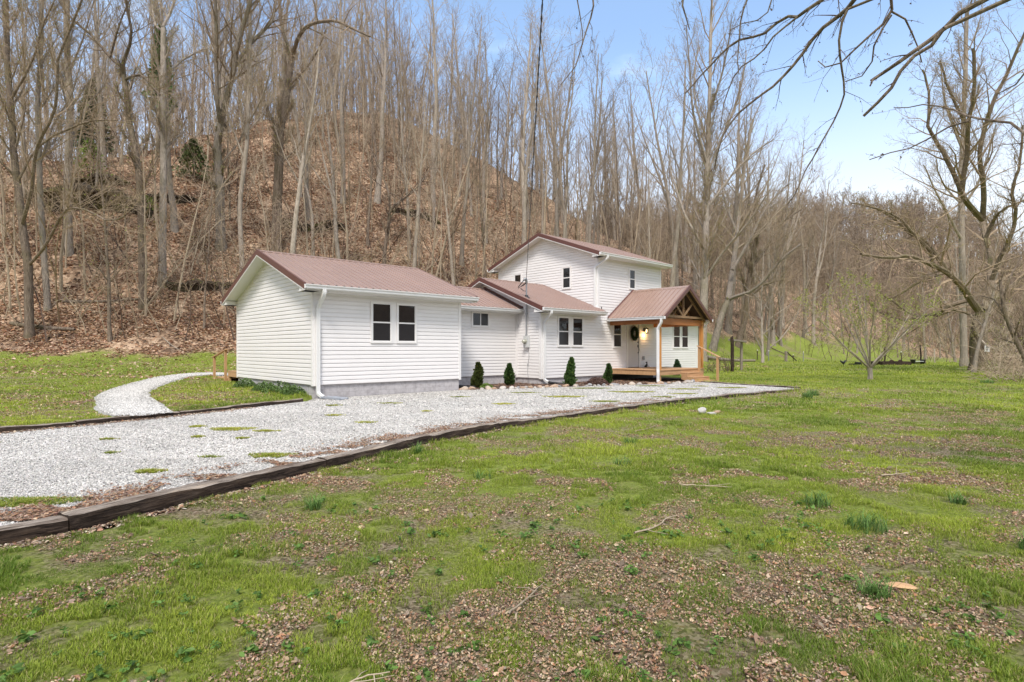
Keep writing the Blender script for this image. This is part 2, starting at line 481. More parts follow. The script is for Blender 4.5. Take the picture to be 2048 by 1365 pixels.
FOOT_S = [-80, -30, -6.6, 1, 15, 40, 80, 140]
FOOT_T = [60, 33, 21, 17.5, 15, 11, 9, 9]
H_S = [-80, -30, -7, 1, 13, 25, 37, 44, 50, 54, 62, 80, 140]
H_Z = [18, 16, 15, 17, 25, 32, 38, 34, 25, 18, 14.5, 13, 13]
def hill_d(x, y):
    s, t = to_st(x, y)
    return s, t, t - np.interp(s, FOOT_S, FOOT_T)
def ground(x, y):
    x = np.asarray(x, float); y = np.asarray(y, float)
    s, t, d = hill_d(x, y)
    zf = -0.10 + 0.10 * sstep((y - 14) / 10)
    wl_ = sstep((t + 8) / 4) * sstep((10 - s) / 8)
    z = zf + (0.09 - zf) * wl_
    ft = t - d
    z = z + 0.45 * sstep((t - 7.5) / np.maximum(ft - 7.5, 4))
    h = 0.78 * (np.sqrt(d * d + 5) + d) / 2
    H = np.interp(s, H_S, H_Z)
    k = 1.6
    m_ = np.minimum(h, H)
    h = m_ - k * np.log(np.exp(-(h - m_) / k) + np.exp(-(H - m_) / k)) + k * np.log(1 + np.exp(-np.maximum(H, 1) / k))
    h = np.maximum(h, 0)
    rough = np.clip(h / 4, 0, 1)
    z = z + h + rough * (2.6 * (fbm(x / 9, y / 9, 3) - 0.5) + 0.35 * (fbm(x / 1.6, y / 1.6, 8) - 0.5))
    # rock ledges: short steps in the slope
    z = z + rough * 0.55 * sstep((np.sin(h * 1.15 + 5 * fbm(x / 14, y / 14, 21)) - 0.80) / 0.15) * sstep((fbm(x / 6, y / 6, 31) - 0.5) / 0.08)
    far = sstep((y + 0.15 * x - 128) / 105)
    z = z + far * (25 + 9 * (fbm(x / 60, y / 60, 41) - 0.5) + 4 * np.sin(x / 55.0))
    # creek bank falling away on the far right of the lawn
    z = z - 0.9 * sstep((x - 0.62 * y - 10) / 4) * sstep((y - 12) / 6) * sstep((90 - y) / 30) * sstep((6 - d) / 4)
    z = z + 34 * sstep((-y - 22) / 60)          # wooded slope across the road behind the viewer
    z = z + 0.030 * (fbm(x / 1.3, y / 1.3, 12) - 0.5)
    return z
def gz(x, y): return float(ground(x, y))
# ---------------------------------------------------------------- ground sheet
def spaced(segs):
    out = []
    for a, b_, st in segs: out += list(np.arange(a, b_ - 1e-6, st))
    out.append(segs[-1][1]); return np.array(out)
gx = spaced([(-900, -300, 60), (-300, -120, 12), (-120, -45, 1.6), (-45, -18, 0.6), (-18, -8, 0.3), (-8, 9, 0.15), (9, 30, 0.4), (30, 70, 1.0), (70, 160, 2.5), (160, 400, 12), (400, 900, 60)])
gy = spaced([(-300, -40, 26), (-40, 0, 2.0), (0, 13, 0.15), (13, 34, 0.35), (34, 70, 0.7), (70, 120, 1.5), (120, 300, 4), (300, 1200, 60)])
GX, GY = np.meshgrid(gx, gy)
GZ = ground(GX, GY)
sd = poly_sd(GX, GY, DRIVE)
s_, t_, d_ = hill_d(GX, GY)
under = (sd < 0.1) | ((s_ > 0.3) & (s_ < 18.4) & (t_ > -2.6) & (t_ < 5))
GZ = np.where(under, np.minimum(GZ, -0.13), GZ)
leafy = sstep((d_ + 1.2 + 4.0 * (fbm(GX / 2.6, GY / 2.6, 51) - 0.5) + 1.8 * (fbm(GX / 0.8, GY / 0.8, 52) - 0.5) - 3.2 * sstep((s_ - 22) / 18)) / 1.4)
def grassy(x, y):
    """share of green cover on the lawn"""
    g = fbm(x / 0.42, y / 0.42, 61, 4) * 0.52 + fbm(x / 1.7, y / 1.7, 62, 3) * 0.28 + fbm(x / 5, y / 5, 63, 2) * 0.20
    bare = 0.17 * np.exp(-(((x - 2.6) / 2.6) ** 2 + ((y - 4.0) / 1.7) ** 2)) + 0.09 * np.exp(-(((x - 5.5) / 3.5) ** 2 + ((y - 9.0) / 3.0) ** 2)) \
        + 0.06 * np.exp(-(((x + 0.2) / 1.0) ** 2 + ((y - 3.6) / 0.8) ** 2))
    sd_ = poly_sd(x, y, FRONT + [(-9, 30)]) if False else 0
    lush = 0.10 * np.exp(-(((x - 4.5) / 5) ** 2 + ((y - 14.5) / 2.4) ** 2)) + 0.07 * sstep((y - 16) / 12)
    return 0.38 + 0.62 * sstep((g - 0.315 - bare * .9 + lush) / 0.28)
leafy = np.maximum(leafy, np.maximum(sstep((GY + 0.15 * GX - 122) / 8), np.maximum(sstep((-GY - 20) / 6), sstep((GX - 62) / 12))))
cover = grassy(GX, GY)
nx_, ny_ = len(gx), len(gy)
idx = np.arange(nx_ * ny_).reshape(ny_, nx_)
F = np.stack([idx[:-1, :-1], idx[:-1, 1:], idx[1:, 1:], idx[1:, :-1]], -1).reshape(-1, 4)
V = np.stack([GX, GY, GZ], -1).reshape(-1, 3)

m, nt, b = new_mat('ground_cover'); M['ground'] = m
p = geo_pos(nt)
def tn(scale, det=6, rough=0.6, vec=p):
    n = N(nt, 'ShaderNodeTexNoise', Scale=scale, Detail=det, Roughness=rough); nt.links.new(vec, n.inputs['Vector']); return n
# lawn: short green over brown soil and leaf crumbs
g1 = tn(19, 9, 0.8); rg = ramp(nt, [(0.30, (0.07, 0.10, 0.015)), (0.5, (0.20, 0.265, 0.030)), (0.70, (0.38, 0.44, 0.075))])
nt.links.new(g1.outputs[0], rg.inputs[0])
vo = N(nt, 'ShaderNodeTexVoronoi', Scale=48.0); nt.links.new(p, vo.inputs['Vector'])
rs = ramp(nt, [(0.0, (0.06, 0.042, 0.028)), (0.3, (0.16, 0.115, 0.078)), (0.6, (0.28, 0.205, 0.145)), (0.88, (0.42, 0.33, 0.24)), (1.0, (0.22, 0.13, 0.08))])
sepc = nt.nodes.new('ShaderNodeSeparateColor'); nt.links.new(vo.outputs['Color'], sepc.inputs[0]); nt.links.new(sepc.outputs[0], rs.inputs[0])
ac = N(nt, 'ShaderNodeAttribute'); ac.attribute_name = 'cover'
al = N(nt, 'ShaderNodeAttribute'); al.attribute_name = 'leafy'
g2 = tn(14, 8, 0.8)
am = N(nt, 'ShaderNodeMath', operation='ADD'); nt.links.new(ac.outputs['Fac'], am.inputs[0]); nt.links.new(g2.outputs[0], am.inputs[1])
mr = N(nt, 'ShaderNodeMapRange'); mr.inputs['From Min'].default_value = 0.80; mr.inputs['From Max'].default_value = 1.42; mr.inputs['To Max'].default_value = 0.85
nt.links.new(am.outputs[0], mr.inputs['Value'])
mxl = N(nt, 'ShaderNodeMix', data_type='RGBA'); nt.links.new(mr.outputs[0], mxl.inputs['Factor'])
nt.links.new(rs.outputs[0], mxl.inputs['A']); nt.links.new(rg.outputs[0], mxl.inputs['B'])
# hill: leaf litter, bare soil, a little moss and slate
vh = N(nt, 'ShaderNodeTexVoronoi', Scale=7.5); nt.links.new(p, vh.inputs['Vector'])
sh = nt.nodes.new('ShaderNodeSeparateColor'); nt.links.new(vh.outputs['Color'], sh.inputs[0])
rh = ramp(nt, [(0.0, (0.08, 0.052, 0.036)), (0.25, (0.27, 0.175, 0.115)), (0.55, (0.43, 0.295, 0.195)), (0.85, (0.60, 0.44, 0.31)), (1.0, (0.38, 0.21, 0.12))])
nt.links.new(sh.outputs[0], rh.inputs[0])
h2 = tn(0.35, 8, 0.7); r2 = ramp(nt, [(0.38, (0.36, 0.35, 0.36)), (0.47, (0.75, 0.72, 0.70)), (0.56, (1, 1, 1))]); nt.links.new(h2.outputs[0], r2.inputs[0])
mh = N(nt, 'ShaderNodeMix', data_type='RGBA', blend_type='MULTIPLY'); mh.inputs['Factor'].default_value = 1
nt.links.new(rh.outputs[0], mh.inputs['A']); nt.links.new(r2.outputs[0], mh.inputs['B'])
h3 = tn(0.55, 8, 0.75); r3 = ramp(nt, [(0.60, (0, 0, 0)), (0.68, (0.55, 0.55, 0.55))]); nt.links.new(h3.outputs[0], r3.inputs[0])
mm = N(nt, 'ShaderNodeMix', data_type='RGBA'); mm.inputs['B'].default_value = (0.10, 0.115, 0.045, 1)
nt.links.new(r3.outputs[0], mm.inputs['Factor']); nt.links.new(mh.outputs['Result'], mm.inputs['A'])
mf = N(nt, 'ShaderNodeMix', data_type='RGBA')
nt.links.new(al.outputs['Fac'], mf.inputs['Factor']); nt.links.new(mxl.outputs['Result'], mf.inputs['A']); nt.links.new(mm.outputs['Result'], mf.inputs['B'])
nt.links.new(mf.outputs['Result'], b.inputs['Base Color'])
b.inputs['Roughness'].default_value = 0.95; b.inputs['Specular IOR Level'].default_value = 0.15
bmn = tn(11, 9, 0.8); bump(nt, b, bmn.outputs[0], 0.9, 0.07)

raw_mesh('ground', V, F, 'ground', smooth=True, attrs={'leafy': leafy.ravel(), 'cover': cover.ravel()}, kind='structure')

# ---------------------------------------------------------------- gravel sheets
def gravel_material(name):
    m, nt, b = new_mat(name)
    p = geo_pos(nt)
    v1 = N(nt, 'ShaderNodeTexVoronoi', Scale=34.0); nt.links.new(p, v1.inputs['Vector'])
    s1 = nt.nodes.new('ShaderNodeSeparateColor'); nt.links.new(v1.outputs['Color'], s1.inputs[0])
    r = ramp(nt, [(0.0, (0.16, 0.155, 0.15)), (0.2, (0.36, 0.355, 0.35)), (0.6, (0.54, 0.535, 0.53)), (1.0, (0.74, 0.735, 0.73))])
    nt.links.new(s1.outputs[0], r.inputs[0])
    ve = N(nt, 'ShaderNodeTexVoronoi', Scale=34.0, feature='DISTANCE_TO_EDGE'); nt.links.new(p, ve.inputs['Vector'])
    n = N(nt, 'ShaderNodeTexNoise', Scale=0.8, Detail=7, Roughness=0.7); nt.links.new(p, n.inputs['Vector'])
    r2 = ramp(nt, [(0.35, (0.72, 0.68, 0.62)), (0.6, (0.98, 0.955, 0.91))]); nt.links.new(n.outputs[0], r2.inputs[0])
    mx = N(nt, 'ShaderNodeMix', data_type='RGBA', blend_type='MULTIPLY'); mx.inputs['Factor'].default_value = 1
    nt.links.new(r.outputs[0], mx.inputs['A']); nt.links.new(r2.outputs[0], mx.inputs['B'])
    nt.links.new(mx.outputs['Result'], b.inputs['Base Color'])
    b.inputs['Roughness'].default_value = 0.9
    mr = N(nt, 'ShaderNodeMapRange'); mr.inputs['From Max'].default_value = 0.25; nt.links.new(ve.outputs['Distance'], mr.inputs['Value'])
    bump(nt, b, mr.outputs[0], 0.8, 0.014)
    return m
M['gravel'] = gravel_material('crushed_limestone')
def grid_sheet(name, poly, z, mat, step=0.25, zfun=None, **kw):
    """fan-free sheet: polygon filled through bmesh and laid at height z"""
    import bmesh
    bm = bmesh.new()
    vs = [bm.verts.new((x, y, 0)) for x, y in poly]
    f = bm.faces.new(vs)
    bmesh.ops.triangulate(bm, faces=[f])
    for v_ in bm.verts: v_.co.z = z if zfun is None else zfun(v_.co.x, v_.co.y) + z
    bmesh.ops.recalc_face_normals(bm, faces=bm.faces)
    if bm.faces[:] and bm.faces[:][0].normal.z < 0: bmesh.ops.reverse_faces(bm, faces=bm.faces)
    me = bpy.data.meshes.new(name); bm.to_mesh(me); bm.free()
    me.materials.append(M[mat])
    o = bpy.data.objects.new(name, me); COL.objects.link(o)
    return tag(o, **kw)
DZ = 0.045
grid_sheet('driveway', DRIVE, DZ, 'gravel', kind='structure')

# curved path on the left, draped on the lawn
PATH = [(-7.75, 11.85, 1.15), (-8.5, 12.7, 1.3), (-9.35, 13.8, 1.35), (-10.8, 15.7, 1.3), (-12.0, 17.6, 1.3), (-13.0, 19.6, 1.35), (-13.75, 21.6, 1.3), (-14.1, 23.2, 1.2), (-13.9, 24.5, 1.0), (-13.2, 25.1, 0.85), (-12.6, 25.0, 0.8)]
def catmull(P, n=6):
    P = [np.array(p, float) for p in P]; out = []
    for i in range(len(P) - 1):
        a = P[max(0, i - 1)]; b_ = P[i]; c = P[i + 1]; d = P[min(len(P) - 1, i + 2)]
        for k in range(n):
            t = k / n
            out.append(0.5 * (2 * b_ + (c - a) * t + (2 * a - 5 * b_ + 4 * c - d) * t * t + (3 * b_ - a - 3 * c + d) * t ** 3))
    out.append(P[-1]); return out
pc = catmull(PATH, 8)
pv = []; K = 7
for i, q in enumerate(pc):
    a = pc[max(0, i - 1)][:2]; c = pc[min(len(pc) - 1, i + 1)][:2]
    d = (c - a) / np.linalg.norm(c - a); nrm = np.array((-d[1], d[0]))
    for k in range(K):
        u = (k / (K - 1) - 0.5)
        w = q[2] * (1 + 0.10 * (vnoise(i * 0.6, 3.0 if u > 0 else 9.0, 5) - 0.5) * 2)
        xy = q[:2] + nrm * u * w
        pv.append((xy[0], xy[1], gz(*xy) + 0.028 - 0.03 * (abs(u) > 0.45)))
pf = [(i * K + k, i * K + k + 1, (i + 1) * K + k + 1, (i + 1) * K + k) for i in range(len(pc) - 1) for k in range(K - 1)]
raw_mesh('path', pv, [f[::-1] for f in pf], 'gravel', smooth=True, kind='structure')
def path_dist(x, y):
    d = np.full(np.shape(x), 1e9)
    for q in pc: d = np.minimum(d, np.hypot(x - q[0], y - q[1]) - q[2] / 2)
    return d

# planting bed against the house
m, nt, b = new_mat('dark_mulch'); M['mulch'] = m
p = geo_pos(nt); vv = N(nt, 'ShaderNodeTexVoronoi', Scale=30.0); nt.links.new(p, vv.inputs['Vector'])
sc_ = nt.nodes.new('ShaderNodeSeparateColor'); nt.links.new(vv.outputs['Color'], sc_.inputs[0])
r = ramp(nt, [(0, (0.02, 0.013, 0.010)), (0.6, (0.085, 0.048, 0.034)), (1, (0.20, 0.11, 0.075))]); nt.links.new(sc_.outputs[0], r.inputs[0])
nt.links.new(r.outputs[0], b.inputs['Base Color']); b.inputs['Roughness'].default_value = 0.95
bn = N(nt, 'ShaderNodeTexNoise', Scale=14.0, Detail=8, Roughness=0.8); nt.links.new(p, bn.inputs['Vector']); bump(nt, b, bn.outputs[0], 1.0, 0.05)
bed = BEDXY + [(7.9, 25.8)] + [tuple(float(q) for q in to_xy(a, c)) for a, c in ((19.6, -1.7), (23.9, -0.6), (23.9, 0.9), (18.7, 0.95), (18.6, 0.2), (9.79, 0.2), (9.79, 1.72), (5.41, 1.72))]
grid_sheet('planting_bed', bed, DZ + 0.012, 'mulch', kind='structure')
# ================================================================ HOUSE
house = empty('house', (HX, HY, 0), HA, label='white vinyl-sided farmhouse with brown metal roofs, two-storey block and timber porch', cat='house')
ROW = 0.127; LAP = 0.023; GAP = 0.011

def clip_band(poly, z0, z1):
    def cl(P, z, keep_above):
        out = []
        for i in range(len(P)):
            a = P[i]; c = P[(i + 1) % len(P)]
            ia = (a[1] >= z) if keep_above else (a[1] <= z); ic = (c[1] >= z) if keep_above else (c[1] <= z)
            if ia: out.append(a)
            if ia != ic:
                t = (z - a[1]) / (c[1] - a[1]); out.append((a[0] + t * (c[0] - a[0]), z))
        return out
    P = cl(poly, z0, True)
    return cl(P, z1, False) if len(P) > 2 else []

def siding(o, d, n, poly, z0, parent=house, name='siding_wall'):
    """lap siding on the convex polygon [(a,z)] of a wall plane: o origin (s,t), d direction, n outward"""
    mb = MB(); ztop = max(q[1] for q in poly); k = 0
    def P(a, z, e): return (o[0] + d[0] * a + n[0] * e, o[1] + d[1] * a + n[1] * e, z)
    flip = (d[0] * n[1] - d[1] * n[0]) > 0
    def add(q): mb.face(q[::-1] if flip else q)
    while z0 + k * ROW < ztop - 1e-4:
        za, zb = z0 + k * ROW, min(ztop, z0 + (k + 1) * ROW)
        # dutch lap: flat upper face with a hollow just below the next butt edge
        zs = [za + GAP, za + ROW * 0.72, zb + GAP]; es = [LAP, LAP * 0.75, 0.0]
        for j in range(2):
            if zs[j] >= ztop or zs[j + 1] <= zs[j]: continue
            Q = clip_band(poly, zs[j], min(zs[j + 1], ztop))
            if len(Q) < 3: continue
            add([P(a, z, es[j] + (es[j + 1] - es[j]) * (z - zs[j]) / (zs[j + 1] - zs[j])) for a, z in Q])
        Q = clip_band(poly, za + GAP, za + GAP + 1e-4)
        if len(Q) >= 2:
            a0 = min(q[0] for q in Q); a1 = max(q[0] for q in Q)
            add([P(a1, za + GAP, LAP), P(a0, za + GAP, LAP), P(a0, za + GAP, 0.0), P(a1, za + GAP, 0.0)])
        k += 1
    # wall core behind the boards
    core = [(a, z) for a, z in poly]
    f = [P(a, z, -0.004) for a, z in core]; bck = [P(a, z, -0.14) for a, z in core]
    mb.prism(None, f, bck)
    return mb.build(name, 'siding', parent)

def foundation(s0, s1, t0, t1, ztop):
    mb = MB(); mb.box(s0 + 0.03, s1 - 0.03, t0 + 0.035, t1 - 0.03, -0.4, ztop + 0.015)
    return mb.build('foundation', 'block', house)

def corner(s, t, z0, z1, ns, nt_, w=0.10):
    """L-shaped corner board whose outer faces look to ns (along s) and nt_ (along t)"""
    mb = MB(); e = 0.030
    a0, a1 = (s - e, s + w) if ns < 0 else (s - w, s + e)
    b0, b1 = (t - e, t + w) if nt_ < 0 else (t - w, t + e)
    mb.box(a0, a1, min(t, t + nt_ * e), max(t, t + nt_ * e), z0, z1)
    if ns < 0: mb.box(s - e, s, b0 + (e if nt_ < 0 else 0), b1 - (e if nt_ > 0 else 0), z0, z1)
    else: mb.box(s, s + e, b0 + (e if nt_ < 0 else 0), b1 - (e if nt_ > 0 else 0), z0, z1)
    return mb.build('corner_trim', 'trim', house, bevel=0.004)

def roof_plane(e0, e1, r0, r1, along, name, mats='roofm', thick=0.035, rib=0.24, off=0.0, under='soffit'):
    """ribbed sheet: eave e0->e1, ridge r0->r1 (points s,t,z); ribs run up the slope"""
    e0, e1, r0, r1 = [np.array(q, float) for q in (e0, e1, r0, r1)]
    L = np.linalg.norm(e1 - e0); mb = MB()
    nrm = np.cross(e1 - e0, r0 - e0); nrm /= np.linalg.norm(nrm)
    if nrm[2] < 0: nrm = -nrm
    prof = []; x = off
    prof.append((0, 0))
    while x < L - 0.03:
        if x > 0.03: prof += [(x - 0.026, 0), (x - 0.013, 0.032), (x + 0.013, 0.032), (x + 0.026, 0)]
        # two low stiffening beads between the ribs
        for q in (0.33, 0.66):
            xx = x + rib * q
            if 0.02 < xx < L - 0.02: prof += [(xx - 0.010, 0), (xx, 0.0035), (xx + 0.010, 0)]
        x += rib
    prof.append((L, 0))
    prof = sorted(set(prof))
    lo = [e0 + (e1 - e0) * (a / L) + nrm * h for a, h in prof]
    hi = [r0 + (r1 - r0) * (a / L) + nrm * h for a, h in prof]
    for k in range(len(prof) - 1): mb.face([lo[k], lo[k + 1], hi[k + 1], hi[k]])
    # solid decking below
    dn = -nrm * thick
    mb.prism(None, [e0 + dn * 0.1, e1 + dn * 0.1, e1 + dn, e0 + dn], [r0 + dn * 0.1, r1 + dn * 0.1, r1 + dn, r0 + dn], 1)
    return mb.build(name, [mats, under], house)

def cap_strip(p0, p1, dirs, name, parent, w=0.16, lift=0.028):
    """folded ridge cap along p0->p1 with legs following the two slopes (dirs are unit down-slope vectors)"""
    mb = MB(); p0 = np.array(p0, float); p1 = np.array(p1, float)
    up = np.array((0, 0, lift))
    for d in dirs:
        d = np.array(d, float)
        a0, a1 = p0 + up, p1 + up; b0, b1 = p0 + d * w + up * 0.85, p1 + d * w + up * 0.85
        lowv = np.array((0, 0, -0.012))
        mb.prism(None, [a0, b0, b0 + lowv, a0 + lowv], [a1, b1, b1 + lowv, a1 + lowv])
    return mb.build(name, 'roofm', parent)

def rake(pe, pr, out, parent, h=0.15, side=True):
    """brown rake trim from eave end pe to ridge end pr, facing out; thin white edge of the soffit below"""
    pe = np.array(pe, float); pr = np.array(pr, float); out = np.array(out, float)
    z = np.array((0, 0, 1.0)); mb = MB()
    a = [pe + z * 0.032 - out * 0.05, pe + z * 0.032 + out * 0.012, pe - z * h + out * 0.012, pe - z * h - out * 0.006]
    c = [q - pe + pr for q in a]
    mb.prism(None, a, c)
    rk = mb.build('rake_trim', 'rake', parent)
    mb = MB()
    a = [pe - z * (h - 0.01) - out * 0.012, pe - z * (h - 0.01) + out * 0.006, pe - z * (h + 0.035) + out * 0.006, pe - z * (h + 0.035) - out * 0.012]
    mb.prism(None, a, [q - pe + pr for q in a])
    mb.build('white_fascia', 'trim', parent)
    return rk

def soffit_slope(e0, e1, r0, r1, drop, parent, name='soffit'):
    """boards under a rake overhang"""
    z = np.array((0, 0, 1.0)); e0, e1, r0, r1 = [np.array(q, float) - z * drop for q in (e0, e1, r0, r1)]
    mb = MB(); mb.prism(None, [e0, e1, e1 - z * 0.02, e0 - z * 0.02], [r0, r1, r1 - z * 0.02, r0 - z * 0.02])
    return mb.build(name, 'soffit', parent)

GPROF = [(0.0, 0.0), (0.0, -0.125), (0.07, -0.125), (0.085, -0.10), (0.085, -0.055), (0.115, -0.02), (0.115, 0.0), (0.105, 0.0), (0.105, -0.015), (0.010, -0.015), (0.010, 0.0)]
def gutter(p0, p1, out, parent):
    """ogee gutter with closed ends along p0->p1; out is the horizontal direction away from the wall"""
    mb = MB(); p0 = np.array(p0, float); p1 = np.array(p1, float); out = np.array(out, float); z = np.array((0, 0, 1.0))
    f = lambda p: [p + out * a + z * h for a, h in GPROF]
    mb.prism(None, f(p0), f(p1))
    return mb.build('gutter', 'gutter', parent)

def downspout(pts, parent, w=0.105, d=0.078, up=(1, 0, 0)):
    """rectangular spout with softened elbows and dark mouth"""
    P = [np.array(q, float) for q in pts]; out = [P[0]]
    for i in range(1, len(P) - 1):
        a = (P[i - 1] - P[i]); c = (P[i + 1] - P[i]); r = min(0.07, np.linalg.norm(a) * 0.45, np.linalg.norm(c) * 0.45)
        a = a / np.linalg.norm(a) * r; c = c / np.linalg.norm(c) * r
        for t in (0, 0.33, 0.66, 1): out.append(P[i] + a * (1 - t) ** 2 + c * t ** 2)
    out.append(P[-1])
    prof = [(-d / 2, -w / 2), (d / 2, -w / 2), (d / 2, -w / 6), (d / 2 - 0.006, 0), (d / 2, w / 6), (d / 2, w / 2), (-d / 2, w / 2)]
    mb = MB(); mb.sweep(out, prof, up)
    o = mb.build('downspout', 'gutter', parent)
    e = out[-1]; dr = out[-1] - out[-2]; dr /= np.linalg.norm(dr)
    mb = MB(); mb.sweep([e + dr * 0.001, e + dr * 0.004], [(-d / 2 * .8, -w / 2 * .8), (d / 2 * .8, -w / 2 * .8), (d / 2 * .8, w / 2 * .8), (-d / 2 * .8, w / 2 * .8)], up)
    if e[2] < 0.6: mb.build('spout_mouth', 'black', o)
    return o

def window(o, d, n, a0, a1, z0, z1, style='hung', cas=0.055, dots=False):
    """one window unit on a wall plane; opening a0..a1, z0..z1 is the sash size, casing sits outside it"""
    def P(a, z, e): return (o[0] + d[0] * a + n[0] * e, o[1] + d[1] * a + n[1] * e, z)
    def bx(mb, aa, ab, za, zb, ea, eb):
        mb.prism(None, [P(aa, za, ea), P(ab, za, ea), P(ab, zb, ea), P(aa, zb, ea)], [P(aa, za, eb), P(ab, za, eb), P(ab, zb, eb), P(aa, zb, eb)])
    mb = MB(); c = cas
    bx(mb, a0 - c, a0, z0 - c, z1 + c, 0, 0.052); bx(mb, a1, a1 + c, z0 - c, z1 + c, 0, 0.052)
    bx(mb, a0, a1, z1, z1 + c, 0, 0.052); bx(mb, a0, a1, z0 - c, z0, 0, 0.056)
    w = mb.build('window', 'trim', house)
    f = 0.028
    # sash frame
    mb = MB()
    bx(mb, a0, a0 + f, z0, z1, 0.02, 0.040); bx(mb, a1 - f, a1, z0, z1, 0.02, 0.040)
    bx(mb, a0 + f, a1 - f, z0, z0 + f, 0.02, 0.040); bx(mb, a0 + f, a1 - f, z1 - f, z1, 0.02, 0.040)
    zm = (z0 + z1) / 2; am = (a0 + a1) / 2
    if style == 'hung': bx(mb, a0 + f, a1 - f, zm - 0.022, zm + 0.022, 0.02, 0.044)
    else: bx(mb, am - 0.02, am + 0.02, z0 + f, z1 - f, 0.02, 0.044)
    mb.build('sash', 'trim', w)
    mb = MB()
    if style == 'hung': bx(mb, a0 + f, a1 - f, zm + 0.02, z1 - f, 0.019, 0.026)
    else: bx(mb, a0 + f, am - 0.018, z0 + f, z1 - f, 0.019, 0.026)
    mb.build('pane', 'glass', w)
    mb = MB()
    if style == 'hung': bx(mb, a0 + f, a1 - f, z0 + f, zm - 0.02, 0.019, 0.030)
    else: bx(mb, am + 0.018, a1 - f, z0 + f, z1 - f, 0.019, 0.030)
    mb.build('pane', 'screen', w)
    return w

F_ = ((0, 0), (1, 0), (0, -1))      # a front wall plane is ((0,t0),(1,0),(0,-1))
def front(t): return ((0, t), (1, 0), (0, -1))
def left(s): return ((s, 0), (0, 1), (-1, 0))
def right(s): return ((s, 0), (0, 1), (1, 0))
def back(t): return ((0, t), (1, 0), (0, 1))

# ---- wing A (left)
ZA = 0.443
AW, AD = 5.41, 6.9
EZ, RZ = 3.36, 4.80            # roof surface at eave edge / ridge
OH = 0.44
pitchA = (RZ - EZ) / (AD / 2 + OH)
wallA = EZ + OH * pitchA - 0.06
gA = [(0, ZA), (AD, ZA), (AD, wallA), (AD / 2, RZ - 0.06), (0, wallA)]
foundation(0, AW, 0, AD, ZA)
siding(*front(0), [(0, ZA), (AW, ZA), (AW, 3.2), (0, 3.2)], ZA)
siding(*left(0), gA, ZA); siding(*right(AW), gA, ZA)
siding(*back(AD), [(0, ZA), (AW, ZA), (AW, 3.2), (0, 3.2)], ZA)
corner(0, 0, ZA - 0.03, 3.22, -1, -1); corner(0, AD, ZA - 0.02, 3.22, -1, 1, 0.07); corner(AW, 0, ZA - 0.03, 3.22, 1, -1, 0.08)

def gable_roof(s0, s1, t0, t1, ze, zr, rakes=(True, True), gut=(True, True), tr=None, wall_t=None, gut_s=None, rk_h=0.15, fron=True):
    """roof with ridge along s. t0/t1 = eave edges, ze eave surface, zr ridge surface"""
    tr = (t0 + t1) / 2 if tr is None else tr
    fr = roof_plane((s0, t0, ze), (s1, t0, ze), (s0, tr, zr), (s1, tr, zr), 's', 'roof')
    bk = roof_plane((s0, t1, ze), (s1, t1, ze), (s0, tr, zr), (s1, tr, zr), 's', 'roof')
    l1 = math.hypot(tr - t0, zr - ze)
    cap_strip((s0 - 0.01, tr, zr), (s1 + 0.01, tr, zr), [(0, -(tr - t0) / l1, -(zr - ze) / l1), (0, (tr - t0) / l1, -(zr - ze) / l1)], 'ridge_cap', fr)
    for k, (sx, o_) in enumerate(((s0, (-1, 0, 0)), (s1, (1, 0, 0)))):
        if rakes[k]:
            rake((sx, t0, ze), (sx, tr, zr), o_, fr, rk_h); rake((sx, t1, ze), (sx, tr, zr), o_, bk, rk_h)
            inner = sx - o_[0] * (OH + 0.02)
            soffit_slope((sx - o_[0] * 0.012, t0, ze), (inner, t0, ze), (sx - o_[0] * 0.012, tr, zr), (inner, tr, zr), rk_h - 0.005, fr)
            soffit_slope((sx - o_[0] * 0.012, t1, ze), (inner, t1, ze), (sx - o_[0] * 0.012, tr, zr), (inner, tr, zr), rk_h - 0.005, bk)
    for k, (tx, o_, pr) in enumerate(((t0, (0, -1, 0), fr), (t1, (0, 1, 0), bk))):
        if gut[k]:
            ga, gb = gut_s or (s0, s1)
            mb = MB(); mb.box(ga, gb, min(tx, tx - o_[1] * 0.02), max(tx, tx - o_[1] * 0.02), ze - 0.17, ze - 0.03); mb.build('white_fascia', 'trim', pr)
            gutter((ga - 0.005, tx, ze - 0.012), (gb + 0.005, tx, ze - 0.012), o_, pr)
            if wall_t:
                tw = wall_t[k]
                mb = MB(); mb.box(ga, gb, min(tx - o_[1] * 0.02, tw), max(tx - o_[1] * 0.02, tw), ze - 0.185, ze - 0.165); mb.build('soffit', 'soffit', pr)
    return fr, bk
frA, bkA = gable_roof(-OH, AW + OH, -OH, AD + OH, EZ, RZ, wall_t=(-0.0, AD))
# boxed eave return at the gable ends
for tx, a, c in ((0, -OH + 0.02, 0.0), (AD, AD, AD + OH - 0.02)):
    mb = MB(); z0 = EZ - 0.185
    lo_, hi_ = (a, c)
    mb.prism(None, [(-OH + 0.03, lo_, z0), (-OH + 0.03, hi_, z0), (-OH + 0.03, hi_, z0 + (0.17 if tx == 0 else 0.03)), (-OH + 0.03, lo_, z0 + (0.03 if tx == 0 else 0.17))],
             [(-0.0, lo_, z0), (-0.0, hi_, z0), (-0.0, hi_, z0 + 0.03 + (0.12 if tx == 0 else 0)), (-0.0, lo_, z0 + 0.03 + (0 if tx == 0 else 0.12))])
    mb.build('eave_return', 'soffit', house)
downspout([(0.12, -OH - 0.05, EZ - 0.12), (0.12, -OH - 0.05, EZ - 0.27), (0.12, -0.075, EZ - 0.62), (0.12, -0.075, 0.20), (0.18, -0.28, 0.10)], house, up=(1, 0, 0))
